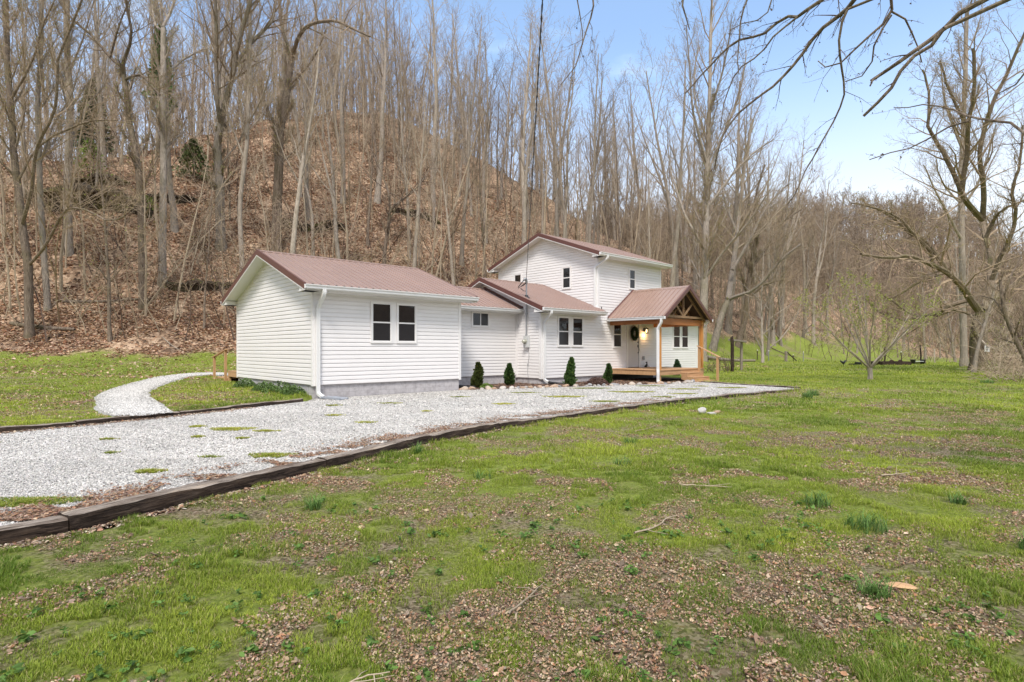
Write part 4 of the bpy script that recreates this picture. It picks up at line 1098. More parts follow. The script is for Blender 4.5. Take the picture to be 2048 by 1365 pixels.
CUSTOM = {'a': ('slanting tree at the far left foot of the hill, low limb arching right', 'barkdark', 'twig', 0,
       [(0.244, 0.141,
         [(-24.74, 29.0, 2.09), (-24.79, 29.0, 4.4), (-24.82, 29.0, 5.86), (-24.97, 29.0, 6.73), (-25.13, 29.0, 7.83), (-25.38, 29.0, 10.01), (-25.49, 29.0, 11.29), (-25.69, 29.0, 14.29), (-25.9, 29.0, 16.86),
          (-26.05, 29.0, 20.96)]),
        (0.09, 0.038, [(-24.82, 29.0, 5.78), (-23.66, 28.46, 6.53), (-22.55, 27.93, 7.6), (-21.53, 27.39, 8.23), (-20.28, 26.86, 8.13), (-18.73, 26.32, 7.5), (-17.65, 25.79, 7.63)]),
        (0.115, 0.038, [(-25.13, 29.0, 7.83), (-23.98, 28.19, 9.45), (-22.98, 27.39, 11.16), (-21.48, 26.58, 12.76), (-20.65, 25.78, 14.7), (-19.08, 24.97, 16.49), (-18.03, 24.17, 17.72)]),
        (0.077, 0.026, [(-25.38, 29.0, 10.01), (-24.28, 28.79, 11.66), (-22.34, 28.58, 12.85), (-20.92, 28.37, 13.14), (-19.77, 28.16, 12.98)]),
        (0.077, 0.026, [(-25.69, 29.0, 14.29), (-24.12, 28.3, 15.74), (-23.04, 27.6, 17.09), (-21.26, 26.9, 19.08)]), (0.064, 0.026, [(-25.49, 29.0, 11.29), (-25.71, 28.12, 12.41), (-26.11, 27.24, 14.0)])]),
 'b': ('straight grey trunk second from the left frame edge, moss at its foot', 'bark', 'twigpale', 0,
       [(0.192, 0.123, [(-25.44, 31.0, 3.61), (-25.63, 31.0, 6.43), (-25.76, 31.0, 8.74), (-25.87, 31.0, 11.61), (-25.98, 31.0, 15.18), (-25.82, 31.0, 18.19), (-25.71, 31.0, 22.85)]),
        (0.069, 0.027, [(-25.87, 31.0, 11.61), (-24.88, 30.79, 13.99), (-23.63, 30.57, 15.53), (-22.92, 30.36, 17.85)]), (0.069, 0.027, [(-25.98, 31.0, 15.18), (-27.76, 31.91, 17.83), (-28.84, 32.81, 21.2)])]),
 'c': ('pale stout trunk rising from the leaf slope above the mossy ledge at left', 'bark', 'twigpale', 0,
       [(0.294, 0.186, [(-27.45, 35.0, 7.35), (-27.48, 35.0, 9.67), (-27.51, 35.0, 11.77), (-27.42, 35.0, 13.85), (-27.33, 35.0, 16.94), (-27.54, 35.0, 20.35), (-27.67, 35.0, 25.92)]),
        (0.093, 0.031, [(-27.42, 35.0, 13.85), (-26.98, 35.74, 16.63), (-26.25, 36.47, 18.56), (-26.45, 37.21, 21.86)]), (0.093, 0.031, [(-27.33, 35.0, 16.94), (-28.81, 35.65, 20.07), (-29.82, 36.3, 23.29)]),
        (0.077, 0.031, [(-27.48, 35.0, 18.49), (-26.07, 34.32, 20.28), (-24.8, 33.64, 22.29)])]),
 'd': ('dark curved tree bending left above its middle then forking', 'barkdark', 'twig', 0,
       [(0.248, 0.16, [(-21.56, 33.0, 3.92), (-21.59, 33.0, 6.72), (-21.65, 33.0, 10.22), (-21.94, 33.0, 12.85), (-22.38, 33.0, 14.89), (-22.58, 33.0, 16.64), (-22.73, 33.0, 17.96)]),
        (0.117, 0.058, [(-22.73, 33.0, 17.96), (-23.52, 33.08, 18.58), (-24.61, 33.17, 19.8), (-26.14, 33.25, 21.32), (-27.24, 33.34, 23.28)]),
        (0.117, 0.058, [(-22.73, 33.0, 17.96), (-22.09, 32.48, 18.7), (-21.45, 31.97, 19.42), (-21.39, 31.45, 20.94), (-21.17, 30.94, 22.53)]),
        (0.088, 0.044, [(-22.58, 33.0, 17.23), (-21.21, 32.24, 17.15), (-20.16, 31.49, 16.23), (-19.13, 30.73, 15.19)]), (0.073, 0.029, [(-21.65, 33.0, 9.35), (-21.96, 32.09, 10.13), (-22.72, 31.18, 10.29)]),
        (0.073, 0.029, [(-23.46, 33.0, 18.54), (-22.42, 32.34, 20.06), (-21.12, 31.68, 21.92)])]),
 'e': ('tall pale trunk with one long branch curving up right, by the dark curved tree', 'bark', 'twigpale', 0,
       [(0.278, 0.17, [(-21.57, 34.9, 5.63), (-21.57, 34.9, 8.26), (-21.57, 34.9, 10.73), (-21.54, 34.9, 13.81), (-21.51, 34.9, 16.44), (-21.57, 34.9, 19.98), (-21.57, 34.9, 21.37)]),
        (0.123, 0.046, [(-21.57, 34.9, 21.37), (-21.42, 35.94, 23.4), (-21.55, 36.99, 26.32)]), (0.108, 0.046, [(-21.57, 34.9, 21.22), (-22.54, 35.7, 21.99), (-23.21, 36.51, 24.06), (-23.88, 37.31, 26.87)]),
        (0.108, 0.031, [(-21.51, 34.9, 17.82), (-21.24, 35.65, 19.28), (-20.08, 36.4, 20.71), (-20.0, 37.15, 21.24)]), (0.062, 0.031, [(-21.54, 34.9, 14.43), (-22.81, 35.63, 16.28), (-23.6, 36.37, 18.51)])]),
 'f': ('large smooth grey tree forking into three big stems above the left gable', 'bark', 'twig', 0,
       [(0.405, 0.299, [(-20.48, 39.8, 8.71), (-20.55, 39.8, 10.97), (-20.55, 39.8, 12.9), (-20.73, 39.8, 15.54), (-20.48, 39.8, 17.3)]),
        (0.176, 0.106, [(-20.48, 39.8, 17.3), (-20.28, 38.95, 18.34), (-19.94, 38.09, 21.67), (-19.56, 37.24, 24.51), (-19.04, 36.38, 26.56)]),
        (0.264, 0.141, [(-20.48, 39.8, 17.3), (-19.93, 39.27, 18.48), (-19.08, 38.74, 20.82), (-18.55, 38.21, 22.58), (-17.46, 37.68, 24.79), (-16.88, 37.15, 27.09)]),
        (0.176, 0.088, [(-19.6, 39.8, 21.35), (-18.6, 40.15, 23.12), (-17.33, 40.51, 24.92), (-17.05, 40.86, 26.75), (-16.91, 41.22, 29.89)]),
        (0.088, 0.035, [(-19.32, 39.8, 23.46), (-20.35, 40.45, 25.78), (-21.22, 41.09, 28.71)]), (0.088, 0.035, [(-18.44, 39.8, 22.93), (-18.18, 40.79, 25.63), (-18.8, 41.78, 29.17)]),
        (0.07, 0.035, [(-20.55, 39.8, 14.49), (-19.65, 40.86, 16.64), (-19.42, 41.92, 18.88)])]),
 'g': ('big dark tree bending right overhead, just behind the left wing ridge', 'barkdark', 'twig', 0,
       [(0.465, 0.279, [(-17.57, 42.1, 8.61), (-17.5, 42.1, 10.77), (-17.46, 42.1, 12.63), (-17.35, 42.1, 15.24), (-17.27, 42.1, 17.28), (-17.09, 42.1, 18.59), (-16.71, 42.1, 21.01), (-16.34, 42.1, 23.24)]),
        (0.186, 0.074, [(-16.34, 42.1, 23.24), (-15.43, 40.88, 24.06), (-14.17, 39.66, 24.26), (-12.2, 38.45, 23.83), (-10.66, 37.23, 22.7), (-9.04, 36.01, 21.37)]),
        (0.168, 0.074, [(-17.2, 42.1, 17.77), (-18.15, 42.41, 19.09), (-18.85, 42.72, 20.92), (-19.18, 43.04, 22.01)]),
        (0.168, 0.093, [(-16.34, 42.1, 23.24), (-17.29, 42.61, 25.57), (-17.69, 43.11, 28.14), (-18.09, 43.62, 31.16)]),
        (0.093, 0.037, [(-17.35, 42.1, 15.24), (-16.16, 42.12, 16.36), (-15.05, 42.14, 18.23), (-14.31, 42.15, 20.84)]), (0.093, 0.037, [(-16.71, 42.1, 21.01), (-14.7, 41.15, 22.2), (-13.29, 40.2, 24.21)])]),
 'h': ('slim pale tree standing just behind the ridge of the left wing', 'barkpale', 'twigpale', 0,
       [(0.206, 0.137, [(-18.49, 38.8, 6.71), (-18.63, 38.8, 9.36), (-18.66, 38.8, 11.76), (-18.32, 38.8, 14.5), (-18.15, 38.8, 16.9), (-17.98, 38.8, 22.05), (-17.8, 38.8, 27.54)]),
        (0.086, 0.034, [(-18.32, 38.8, 14.5), (-19.31, 38.73, 16.87), (-19.62, 38.66, 18.56)]), (0.086, 0.034, [(-18.15, 38.8, 16.9), (-16.46, 37.68, 18.79), (-15.49, 36.57, 20.87)])]),
 'i': ('thin dark crooked tree branching low over the connector roof', 'barkdark', 'twigdark', 0,
       [(0.195, 0.117, [(-10.0, 44.2, 7.52), (-9.93, 44.2, 9.28), (-9.69, 44.2, 10.84), (-9.54, 44.2, 12.21), (-9.14, 44.2, 12.79)]),
        (0.098, 0.039, [(-9.54, 44.2, 12.21), (-10.03, 45.54, 14.35), (-11.15, 46.89, 16.8), (-12.11, 48.23, 18.94)]),
        (0.098, 0.039, [(-9.14, 44.2, 12.79), (-7.78, 45.33, 14.29), (-6.74, 46.46, 16.25), (-6.06, 47.59, 18.71)]),
        (0.078, 0.039, [(-9.61, 44.2, 11.62), (-8.78, 44.35, 13.22), (-8.22, 44.49, 15.23), (-8.37, 44.64, 18.04)])]),
 'j': ('heavy grey trunk leaning right on the green bank behind the porch', 'bark', 'twigpale', 0,
       [(0.462, 0.292, [(19.45, 55.0, 1.26), (19.89, 55.0, 2.96), (20.23, 55.0, 4.37), (20.57, 55.0, 5.34), (21.01, 55.0, 6.31)]),
        (0.219, 0.097, [(21.01, 55.0, 6.31), (21.63, 54.23, 6.63), (22.5, 53.46, 6.89), (23.57, 52.69, 7.98), (24.61, 51.92, 9.72), (26.05, 51.15, 10.95)]),
        (0.34, 0.17, [(21.01, 55.0, 6.31), (22.06, 56.57, 9.45), (23.19, 58.15, 13.27), (24.08, 59.72, 17.29), (25.36, 61.3, 22.04), (26.74, 62.87, 27.02)]),
        (0.195, 0.073, [(21.45, 55.0, 9.23), (23.26, 55.28, 12.2), (24.86, 55.56, 15.21), (27.2, 55.84, 17.74)]), (0.146, 0.073, [(21.93, 55.0, 12.64), (21.27, 56.47, 16.43), (21.31, 57.94, 20.4)])]),
 'k': ('second dark trunk leaning right on the green bank, beyond the old arbour posts', 'barkdark', 'twig', 0,
       [(0.394, 0.263, [(23.69, 59.4, 1.61), (24.0, 59.4, 3.02), (24.37, 59.4, 4.34), (24.68, 59.4, 6.7), (25.0, 59.4, 9.85), (25.63, 59.4, 13.0)]),
        (0.21, 0.079, [(25.0, 59.4, 9.85), (27.22, 60.85, 12.21), (29.52, 62.29, 15.21), (32.46, 63.74, 17.22)]), (0.184, 0.079, [(25.63, 59.4, 13.0), (25.54, 59.43, 17.21), (26.61, 59.47, 20.9)]),
        (0.158, 0.053, [(24.68, 59.4, 6.7), (26.41, 59.04, 8.23), (28.33, 58.68, 8.71)])]),
 'l': ('tallest straight tree, behind the porch, its crown reaching the top of the sky', 'bark', 'twig', 0,
       [(0.464, 0.243, [(16.8, 50, 0.79), (16.93, 50, 4.99), (17.02, 50, 8.09), (17.15, 50, 12.51), (17.24, 50, 16.93), (17.46, 50, 22.45)]),
        (0.199, 0.066, [(17.46, 50, 22.45), (17.67, 50.35, 29.28), (17.93, 50.69, 32.83), (18.32, 51.04, 35.75)]), (0.155, 0.044, [(17.24, 50, 16.93), (18.74, 49.76, 20.81), (19.96, 49.52, 24.22), (20.3, 49.28, 27.6)]),
        (0.155, 0.044, [(17.24, 50, 17.81), (15.8, 48.81, 21.31), (14.99, 47.63, 24.62), (14.29, 46.44, 27.74)]), (0.155, 0.044, [(17.15, 50, 13.83), (18.58, 49.32, 15.85), (20.47, 48.64, 18.23), (22.3, 47.95, 19.27)]),
        (0.155, 0.044, [(17.06, 50, 10.3), (15.63, 51.09, 13.65), (14.81, 52.19, 17.6), (14.65, 53.28, 21.24)]), (0.133, 0.044, [(17.46, 50, 22.45), (18.23, 48.4, 25.85), (18.13, 46.8, 28.77)]),
        (0.133, 0.044, [(17.02, 50, 7.65), (18.23, 48.41, 10.02), (19.71, 46.82, 12.22), (20.64, 45.24, 14.26)]), (0.133, 0.044, [(17.33, 50, 19.58), (16.32, 50.44, 24.2), (16.69, 50.88, 28.9)])]),
 'm': ('broad mossy tree at right with crooked low limbs spreading left over the lawn', 'barkmoss', 'twig', 1,
       [(0.605, 0.403, [(31.38, 38, 0.22), (31.28, 38, 1.47), (31.31, 38, 2.81), (31.48, 38, 3.95)]),
        (0.286, 0.084, [(31.48, 38, 3.95), (30.3, 37.42, 4.81), (29.24, 36.83, 5.64), (27.92, 36.25, 6.44), (26.42, 35.66, 6.83), (24.69, 35.08, 7.24), (23.18, 34.5, 7.14), (20.99, 33.91, 7.23)]),
        (0.185, 0.05, [(30.78, 38, 4.83), (29.44, 38.09, 4.4), (28.7, 38.18, 3.86), (27.55, 38.28, 3.67), (26.8, 38.37, 3.98), (25.71, 38.46, 4.87), (25.09, 38.55, 5.42)]),
        (0.218, 0.067, [(29.1, 38, 6.77), (28.9, 37.92, 7.17), (27.64, 37.85, 8.66), (26.58, 37.77, 9.25), (25.53, 37.69, 10.13), (23.48, 37.62, 11.21)]),
        (0.151, 0.05, [(28.16, 38, 7.18), (27.85, 37.58, 7.91), (26.48, 37.16, 9.02), (25.37, 36.75, 9.91), (23.64, 36.33, 10.46), (21.46, 35.91, 10.68)]),
        (0.336, 0.185, [(31.48, 38, 3.82), (33.17, 39.32, 4.25), (34.46, 40.65, 5.96), (35.59, 41.97, 7.77), (36.29, 43.29, 10.04), (37.12, 44.61, 11.72)]),
        (0.218, 0.101, [(31.62, 38, 10.2), (29.79, 37.19, 11.33), (28.98, 36.38, 11.76), (28.56, 35.57, 13.55), (28.0, 34.76, 15.21), (27.71, 33.95, 16.78), (26.96, 33.14, 19.2)]),
        (0.202, 0.067, [(30.17, 38, 12.05), (29.89, 37.77, 12.39), (29.07, 37.54, 13.68), (28.07, 37.3, 15.16), (27.27, 37.07, 16.22), (27.1, 36.84, 18.08), (26.61, 36.61, 19.72)]),
        (0.202, 0.067, [(31.62, 38, 10.2), (31.06, 37.21, 11.99), (30.14, 36.42, 14.35), (30.27, 35.63, 17.03), (30.59, 34.84, 18.66), (30.76, 34.05, 20.16), (30.76, 33.25, 21.46)]),
        (0.202, 0.084, [(31.65, 38, 4.15), (33.33, 38.35, 5.4), (34.46, 38.71, 6.05), (35.78, 39.06, 7.16), (37.49, 39.41, 8.43)]),
        (0.185, 0.067, [(32.22, 38, 6.17), (32.28, 37.4, 7.49), (32.38, 36.81, 8.66), (32.24, 36.21, 10.27), (31.53, 35.62, 11.55), (31.46, 35.02, 12.93), (31.08, 34.43, 15.17)]),
        (0.134, 0.05, [(30.61, 38, 16.48), (29.14, 37.62, 18.43), (28.18, 37.23, 20.56)]), (0.101, 0.034, [(27.35, 38, 3.65), (26.52, 38.66, 3.52), (25.58, 39.31, 4.07), (24.95, 39.97, 5.0)]),
        (0.151, 0.05, [(31.85, 38, 8.99), (32.05, 37.52, 10.09), (32.3, 37.05, 10.64), (33.5, 36.57, 11.17)]), (0.118, 0.034, [(29.26, 38, 6.67), (27.87, 38.16, 6.19), (26.29, 38.31, 5.19), (25.37, 38.47, 4.87)]),
        (0.118, 0.034, [(31.48, 38, 3.48), (30.61, 39.08, 4.23), (29.68, 40.15, 3.59), (28.83, 41.23, 2.56)])]),
 'n': ('tall pale-barked tree rising behind the mossy spreading tree', 'barkpale', 'twig', 0,
       [(0.312, 0.166, [(37.57, 47, 0.54), (37.48, 47, 5.61), (37.4, 47, 9.77), (37.32, 47, 13.93), (37.44, 47, 18.08), (37.65, 47, 24.31), (37.86, 47, 29.72)]),
        (0.145, 0.042, [(37.4, 47, 10.6), (34.58, 45.69, 13.58), (32.41, 44.37, 15.98)]), (0.145, 0.042, [(37.32, 47, 13.09), (38.11, 45.56, 15.96), (37.68, 44.12, 19.01)]),
        (0.125, 0.042, [(37.44, 47, 18.08), (35.51, 46.11, 21.03), (34.22, 45.22, 24.25)])]),
 'p': ('dark thin leaning tree at the right frame edge above the brush bank', 'barkdark', 'twig', 0,
       [(0.126, 0.069, [(23.82, 26, 0.67), (23.24, 26, 1.71), (22.71, 26, 2.86), (22.51, 26, 3.55), (22.39, 26, 4.7)]), (0.057, 0.023, [(22.71, 26, 2.86), (22.62, 26.48, 3.82), (22.32, 26.97, 4.1)]),
        (0.057, 0.023, [(22.51, 26, 3.55), (23.08, 26.21, 4.72), (23.97, 26.42, 6.15)])]),
 'q': ('slim grey sapling stem leaning right against the mossy tree', 'barkpale', 'twigpale', 0,
       [(0.139, 0.062, [(28.59, 35, 0.17), (28.87, 35, 1.78), (29.34, 35, 3.33), (29.71, 35, 4.56), (29.96, 35, 5.49)]), (0.062, 0.031, [(29.03, 35, 2.09), (29.19, 34.36, 1.47), (29.39, 33.71, 1.77)])])}
OVERHEAD = [(0.0287, 0.0155, [(4.845, 5.0, 5.076), (4.581, 5.1, 4.877), (4.349, 5.2, 4.714), (4.194, 5.3, 4.644), (4.13, 5.4, 4.565), (3.954, 5.5, 4.423), (3.818, 5.6, 4.332), (3.745, 5.7, 4.287), (3.667, 5.8, 4.264)]),
 (0.0187, 0.0141, [(4.053, 5.3, 4.508), (4.015, 5.4, 4.422), (3.827, 5.5, 4.277), (3.743, 5.6, 4.085), (3.664, 5.7, 3.985), (3.6, 5.8, 3.9)]),
 (0.0101, 0.0076, [(3.745, 5.7, 4.287), (3.659, 5.7, 4.237), (3.603, 5.7, 4.146)]),
 (0.0272, 0.0074,
  [(4.337, 5.6, 6.001), (3.942, 5.745, 5.559), (3.563, 5.891, 5.141), (3.56, 6.036, 5.129), (3.438, 6.182, 5.042), (3.34, 6.327, 4.935), (3.239, 6.473, 4.774), (3.107, 6.618, 4.625), (2.894, 6.764, 4.466),
   (2.682, 6.909, 4.28), (2.57, 7.055, 3.989), (2.585, 7.2, 3.785)]),
 (0.0239, 0.008,
  [(4.382, 6.0, 6.057), (3.904, 6.167, 5.693), (3.449, 6.333, 5.414), (3.287, 6.5, 5.316), (3.224, 6.667, 5.414), (2.997, 6.833, 5.3), (2.816, 7.0, 5.337), (2.585, 7.167, 5.169), (2.438, 7.333, 5.047),
   (2.294, 7.5, 4.875)]),
 (0.011, 0.0055, [(3.136, 6.2, 5.14), (2.975, 6.3, 5.043), (2.807, 6.4, 4.844), (2.598, 6.5, 4.701), (2.486, 6.6, 4.412), (2.464, 6.7, 4.101)]),
 (0.013, 0.0052,
  [(3.495, 5.9, 5.047), (3.463, 5.989, 4.831), (3.536, 6.078, 4.574), (3.631, 6.167, 4.412), (3.656, 6.256, 4.243), (3.601, 6.344, 4.036), (3.453, 6.433, 3.747), (3.356, 6.522, 3.49), (3.308, 6.611, 3.312),
   (3.264, 6.7, 3.212)]),
 (0.0167, 0.0048, [(3.848, 5.4, 5.554), (3.686, 5.486, 5.084), (3.744, 5.571, 4.81), (3.621, 5.657, 4.681), (3.514, 5.743, 4.567), (3.391, 5.829, 4.458), (3.274, 5.914, 4.444), (3.247, 6.0, 4.572)]),
 (0.0097, 0.0049, [(3.696, 5.5, 4.768), (3.6, 5.6, 4.555), (3.634, 5.7, 4.418), (3.615, 5.8, 4.331), (3.479, 5.9, 4.286)]),
 (0.0097, 0.0049, [(3.696, 5.5, 4.768), (3.896, 5.55, 4.714), (3.976, 5.6, 4.6), (4.061, 5.65, 4.517), (4.138, 5.7, 4.393)]),
 (0.0142, 0.0041,
  [(4.62, 4.6, 3.001), (4.43, 4.744, 3.237), (4.426, 4.889, 3.385), (4.419, 5.033, 3.512), (4.299, 5.178, 3.597), (4.301, 5.322, 3.688), (4.263, 5.467, 3.825), (4.143, 5.611, 3.926), (4.051, 5.756, 3.958),
   (3.975, 5.9, 4.025)]),
 (0.0092, 0.0046, [(4.202, 5.2, 3.606), (4.149, 5.32, 3.612), (4.06, 5.44, 3.554), (3.948, 5.56, 3.491), (3.797, 5.68, 3.469), (3.672, 5.8, 3.444)]),
 (0.0117, 0.0058, [(2.836, 6.6, 5.929), (2.765, 6.64, 5.604), (2.705, 6.68, 5.404), (2.698, 6.72, 5.178), (2.702, 6.76, 5.056), (2.73, 6.8, 4.801)]),
 (0.0088, 0.0044, [(3.128, 6.6, 5.929), (3.034, 6.65, 5.551), (2.962, 6.7, 5.422), (2.781, 6.75, 5.397), (2.621, 6.8, 5.342)]),
 (0.012, 0.0045, [(0.938, 6.8, 6.244), (0.981, 6.85, 5.734), (0.952, 6.9, 5.52), (0.86, 6.95, 5.273), (0.829, 7.0, 5.084), (0.723, 7.05, 4.922), (0.603, 7.1, 4.821)]),
 (0.009, 0.0045, [(0.758, 6.8, 6.063), (0.795, 6.867, 5.713), (0.852, 6.933, 5.479), (0.879, 7.0, 5.269)]),
 (0.0111, 0.0044, [(4.978, 5.0, 4.325), (4.769, 5.06, 4.18), (4.636, 5.12, 3.985), (4.63, 5.18, 3.946), (4.568, 5.24, 3.905), (4.527, 5.3, 3.885)]),
 (0.0144, 0.0057, [(2.046, 6.5, 5.92), (1.964, 6.533, 5.538), (2.021, 6.567, 5.384), (2.077, 6.6, 5.229)])]
# ================================================================ TREES
class Tubes:
    def __init__(s): s.g = {}
    def add(s, pts, rad, n, mi=0):
        s.g.setdefault((len(pts), n), []).append((pts, rad, mi))
    def arrays(s, off=0):
        VV, FF, MI = [], [], []
        for (k, n), L in s.g.items():
            P = np.array([a for a, _, _ in L], float); R = np.array([r for _, r, _ in L], float); mi = np.array([m_ for _, _, m_ in L])
            B = len(L)
            T = np.empty_like(P); T[:, 1:-1] = P[:, 2:] - P[:, :-2]; T[:, 0] = P[:, 1] - P[:, 0]; T[:, -1] = P[:, -1] - P[:, -2]
            T /= np.linalg.norm(T, axis=2, keepdims=True) + 1e-9
            ov = P[:, -1] - P[:, 0]
            ref = np.where((np.abs(ov[:, 2]) > 0.7 * np.linalg.norm(ov, axis=1))[:, None], (1.0, 0.13, 0), (0.05, 0.1, 1.0))[:, None, :]
            X = ref - T * (T * ref).sum(2, keepdims=True); X /= np.linalg.norm(X, axis=2, keepdims=True) + 1e-9
            Y = np.cross(T, X)
            a = 2 * np.pi * np.arange(n) / n
            V = P[:, :, None, :] + R[:, :, None, None] * (np.cos(a)[None, None, :, None] * X[:, :, None, :] + np.sin(a)[None, None, :, None] * Y[:, :, None, :])
            V = V.reshape(-1, 3)
            j = np.arange(n); j2 = (j + 1) % n
            i = np.arange(k - 1)
            q = np.stack([i[:, None] * n + j, i[:, None] * n + j2, (i[:, None] + 1) * n + j2, (i[:, None] + 1) * n + j], -1).reshape(-1, 4)
            f = (np.arange(B)[:, None, None] * (k * n) + q[None]).reshape(-1, 4) + off
            VV.append(V); FF.append(f); MI.append(np.repeat(mi, len(q))); off += len(V)
        if not VV: return np.zeros((0, 3)), np.zeros((0, 4), int), np.zeros(0, int)
        return np.concatenate(VV), np.concatenate(FF), np.concatenate(MI)

def unit(v): return v / (np.linalg.norm(v) + 1e-9)
def walk(rng, p, d, L, nseg, wob, up, droop=0.0):
    pts = [p]; st = L / nseg
    for k in range(nseg):
        d = unit(d + rng.normal(0, wob, 3) + np.array((0, 0, up)) - np.array((0, 0, droop * k)))
        p = p + d * st; pts.append(p)
    return np.array(pts)

class Spec:
    def __init__(s, **k):
        s.n = [14, 6, 5, 3]; s.lr = [0.34, 0.5, 0.5, 0.5]; s.ang = [42, 40, 42, 45]; s.st = [0.42, 0.2, 0.15, 0.1]
        s.wob = [0.03, 0.10, 0.13, 0.16]; s.up = [0.02, 0.13, 0.10, 0.06]; s.seg = [9, 6, 4, 3]; s.sides = [9, 5, 4, 3, 3]
        s.rr = 0.48; s.rmin = 0.006; s.maxl = 3; s.buds = 0.0; s.budc = (0.30, 0.34, 0.06); s.bsize = 0.03
        s.__dict__.update(k)

def spawn(T, BUD, rng, S, pts, rad, lvl, L):
    """child branches along a limb"""
    if lvl >= S.maxl:
        if S.buds:
            for _ in range(rng.poisson(S.buds)):
                f = rng.uniform(0.3, 1); x = f * (len(pts) - 1); i = min(int(x), len(pts) - 2)
                BUD.append(pts[i] + (pts[i + 1] - pts[i]) * (x - i))
        return
    n = S.n[lvl]
    n = max(1, int(round(n * rng.uniform(0.75, 1.25))))
    az = rng.uniform(0, 6.28)
    for c in range(n):
        u = S.st[lvl] + (1 - S.st[lvl]) * ((c + rng.uniform(0, 0.9)) / n)
        u = min(u, 0.985)
        x = u * (len(pts) - 1); i = min(int(x), len(pts) - 2); w = x - i
        p = pts[i] * (1 - w) + pts[i + 1] * w; r = rad[i] * (1 - w) + rad[i + 1] * w
        t = unit(pts[i + 1] - pts[i]); az += 2.4 + rng.normal(0, 0.4)
        a = unit(np.cross(t, (0.3, 0.2, 1.0) if abs(t[2]) < 0.9 else (1.0, 0.1, 0))); b_ = np.cross(t, a)
        an = RAD(S.ang[lvl] * rng.uniform(0.65, 1.25)) * (1.15 - 0.4 * u)
        d = t * math.cos(an) + (a * math.cos(az) + b_ * math.sin(az)) * math.sin(an)
        cl = L * S.lr[lvl] * (1.15 - 0.65 * u) * rng.uniform(0.6, 1.2)
        cr = max(S.rmin, min(r * 0.75, S.rr * r * rng.uniform(0.7, 1.1)))
        P = walk(rng, p, d, cl, S.seg[lvl + 1] if lvl + 1 < len(S.seg) else 3, S.wob[min(lvl + 1, 3)], S.up[min(lvl + 1, 3)])
        R = cr * (1 - 0.8 * np.linspace(0, 1, len(P)) ** 0.9); R = np.maximum(R, S.rmin * 0.55)
        T.add(P, R, S.sides[lvl + 1], 0 if lvl == 0 else 1)
        spawn(T, BUD, rng, S, P, R, lvl + 1, cl)

def bud_mesh(B, rng, size, col, V, F, MI, C, mi=2):
    """small opening leaves as pairs of crossed slips"""
    if not len(B): return V, F, MI, C
    B = np.array(B); n = len(B)
    a = rng.normal(0, 1, (n, 3)); a /= np.linalg.norm(a, axis=1, keepdims=True)
    b_ = np.cross(a, rng.normal(0, 1, (n, 3))); b_ /= np.linalg.norm(b_, axis=1, keepdims=True)
    s = (size * rng.uniform(0.6, 1.5, n))[:, None]
    q = np.stack([B, B + a * s * .5 + b_ * s * .35, B + a * s, B + a * s * .5 - b_ * s * .35], 1).reshape(-1, 3)
    f = np.arange(4 * n).reshape(n, 4) + len(V)
    c = np.array(col)[None] * rng.uniform(0.6, 1.4, (n, 1)) * np.array((1, 1, 1))[None]
    return np.concatenate([V, q]), np.concatenate([F, f]), np.concatenate([MI, np.full(n, mi)]), np.concatenate([C, np.repeat(c, 4, 0)])

def tree_from(name, rng, main, S, mats, parent, split=None):
    """trunk mesh + crown mesh from main limbs [(pts, rad)]; the first is the bole"""
    T0_, T1_ = Tubes(), Tubes(); BUD = []
    for k, (P, R, L) in enumerate(main):
        (T0_ if k == 0 else T1_).add(P, R, 10 if k == 0 else 7, 0)
        if k and len(main) > 1:
            spawn(T1_, BUD, rng, S, P, R, 1, L)
        else: spawn(T1_, BUD, rng, S, P, R, 0, L)
    V, F, MI = T0_.arrays(); raw_mesh('trunk', V, F, mats[0], smooth=True, parent=parent)
    V, F, MI = T1_.arrays(); C = np.ones((len(V), 3)) * 0.2
    V, F, MI, C = bud_mesh(BUD, rng, S.bsize, S.budc, V, F, MI, C)
    raw_mesh('crown', V, F, [mats[0], mats[1], 'bud'], cols=C, mi=MI, parent=parent, smooth=False)

def std_tree(rng, H, r, S, wob=0.03, lean=0.0):
    P = walk(rng, np.array((0, 0, -0.5)), unit(np.array((lean, 0, 1.0))), H, 10, wob, 0.06)
    u = np.linspace(0, 1, len(P))
    R = r * (1 - 0.82 * u ** 0.9); R[0] = r * 1.55; R = np.maximum(R, 0.02)
    P = np.insert(P, 1, P[0] + (P[1] - P[0]) * 0.35, 0); R = np.insert(R, 1, r * 1.08)
    return P, R

def resample(P, R, step=0.8):
    P = np.array(P, float); d = np.r_[0, np.cumsum(np.linalg.norm(np.diff(P, axis=0), axis=1))]
    n = max(3, int(d[-1] / step)); u = np.linspace(0, d[-1], n + 1)
    # smooth by catmull through the points
    Q = np.array([catmull_eval(P, np.searchsorted(d, x, side='right') - 1, x, d) for x in u])
    return Q, np.interp(u, d, R), d[-1]
def catmull_eval(P, i, x, d):
    i = int(min(max(i, 0), len(P) - 2)); t = (x - d[i]) / (d[i + 1] - d[i] + 1e-9)
    a = P[max(0, i - 1)]; b_ = P[i]; c = P[i + 1]; e = P[min(len(P) - 1, i + 2)]
    return 0.5 * (2 * b_ + (c - a) * t + (2 * a - 5 * b_ + 4 * c - e) * t * t + (3 * b_ - a - 3 * c + e) * t ** 3)

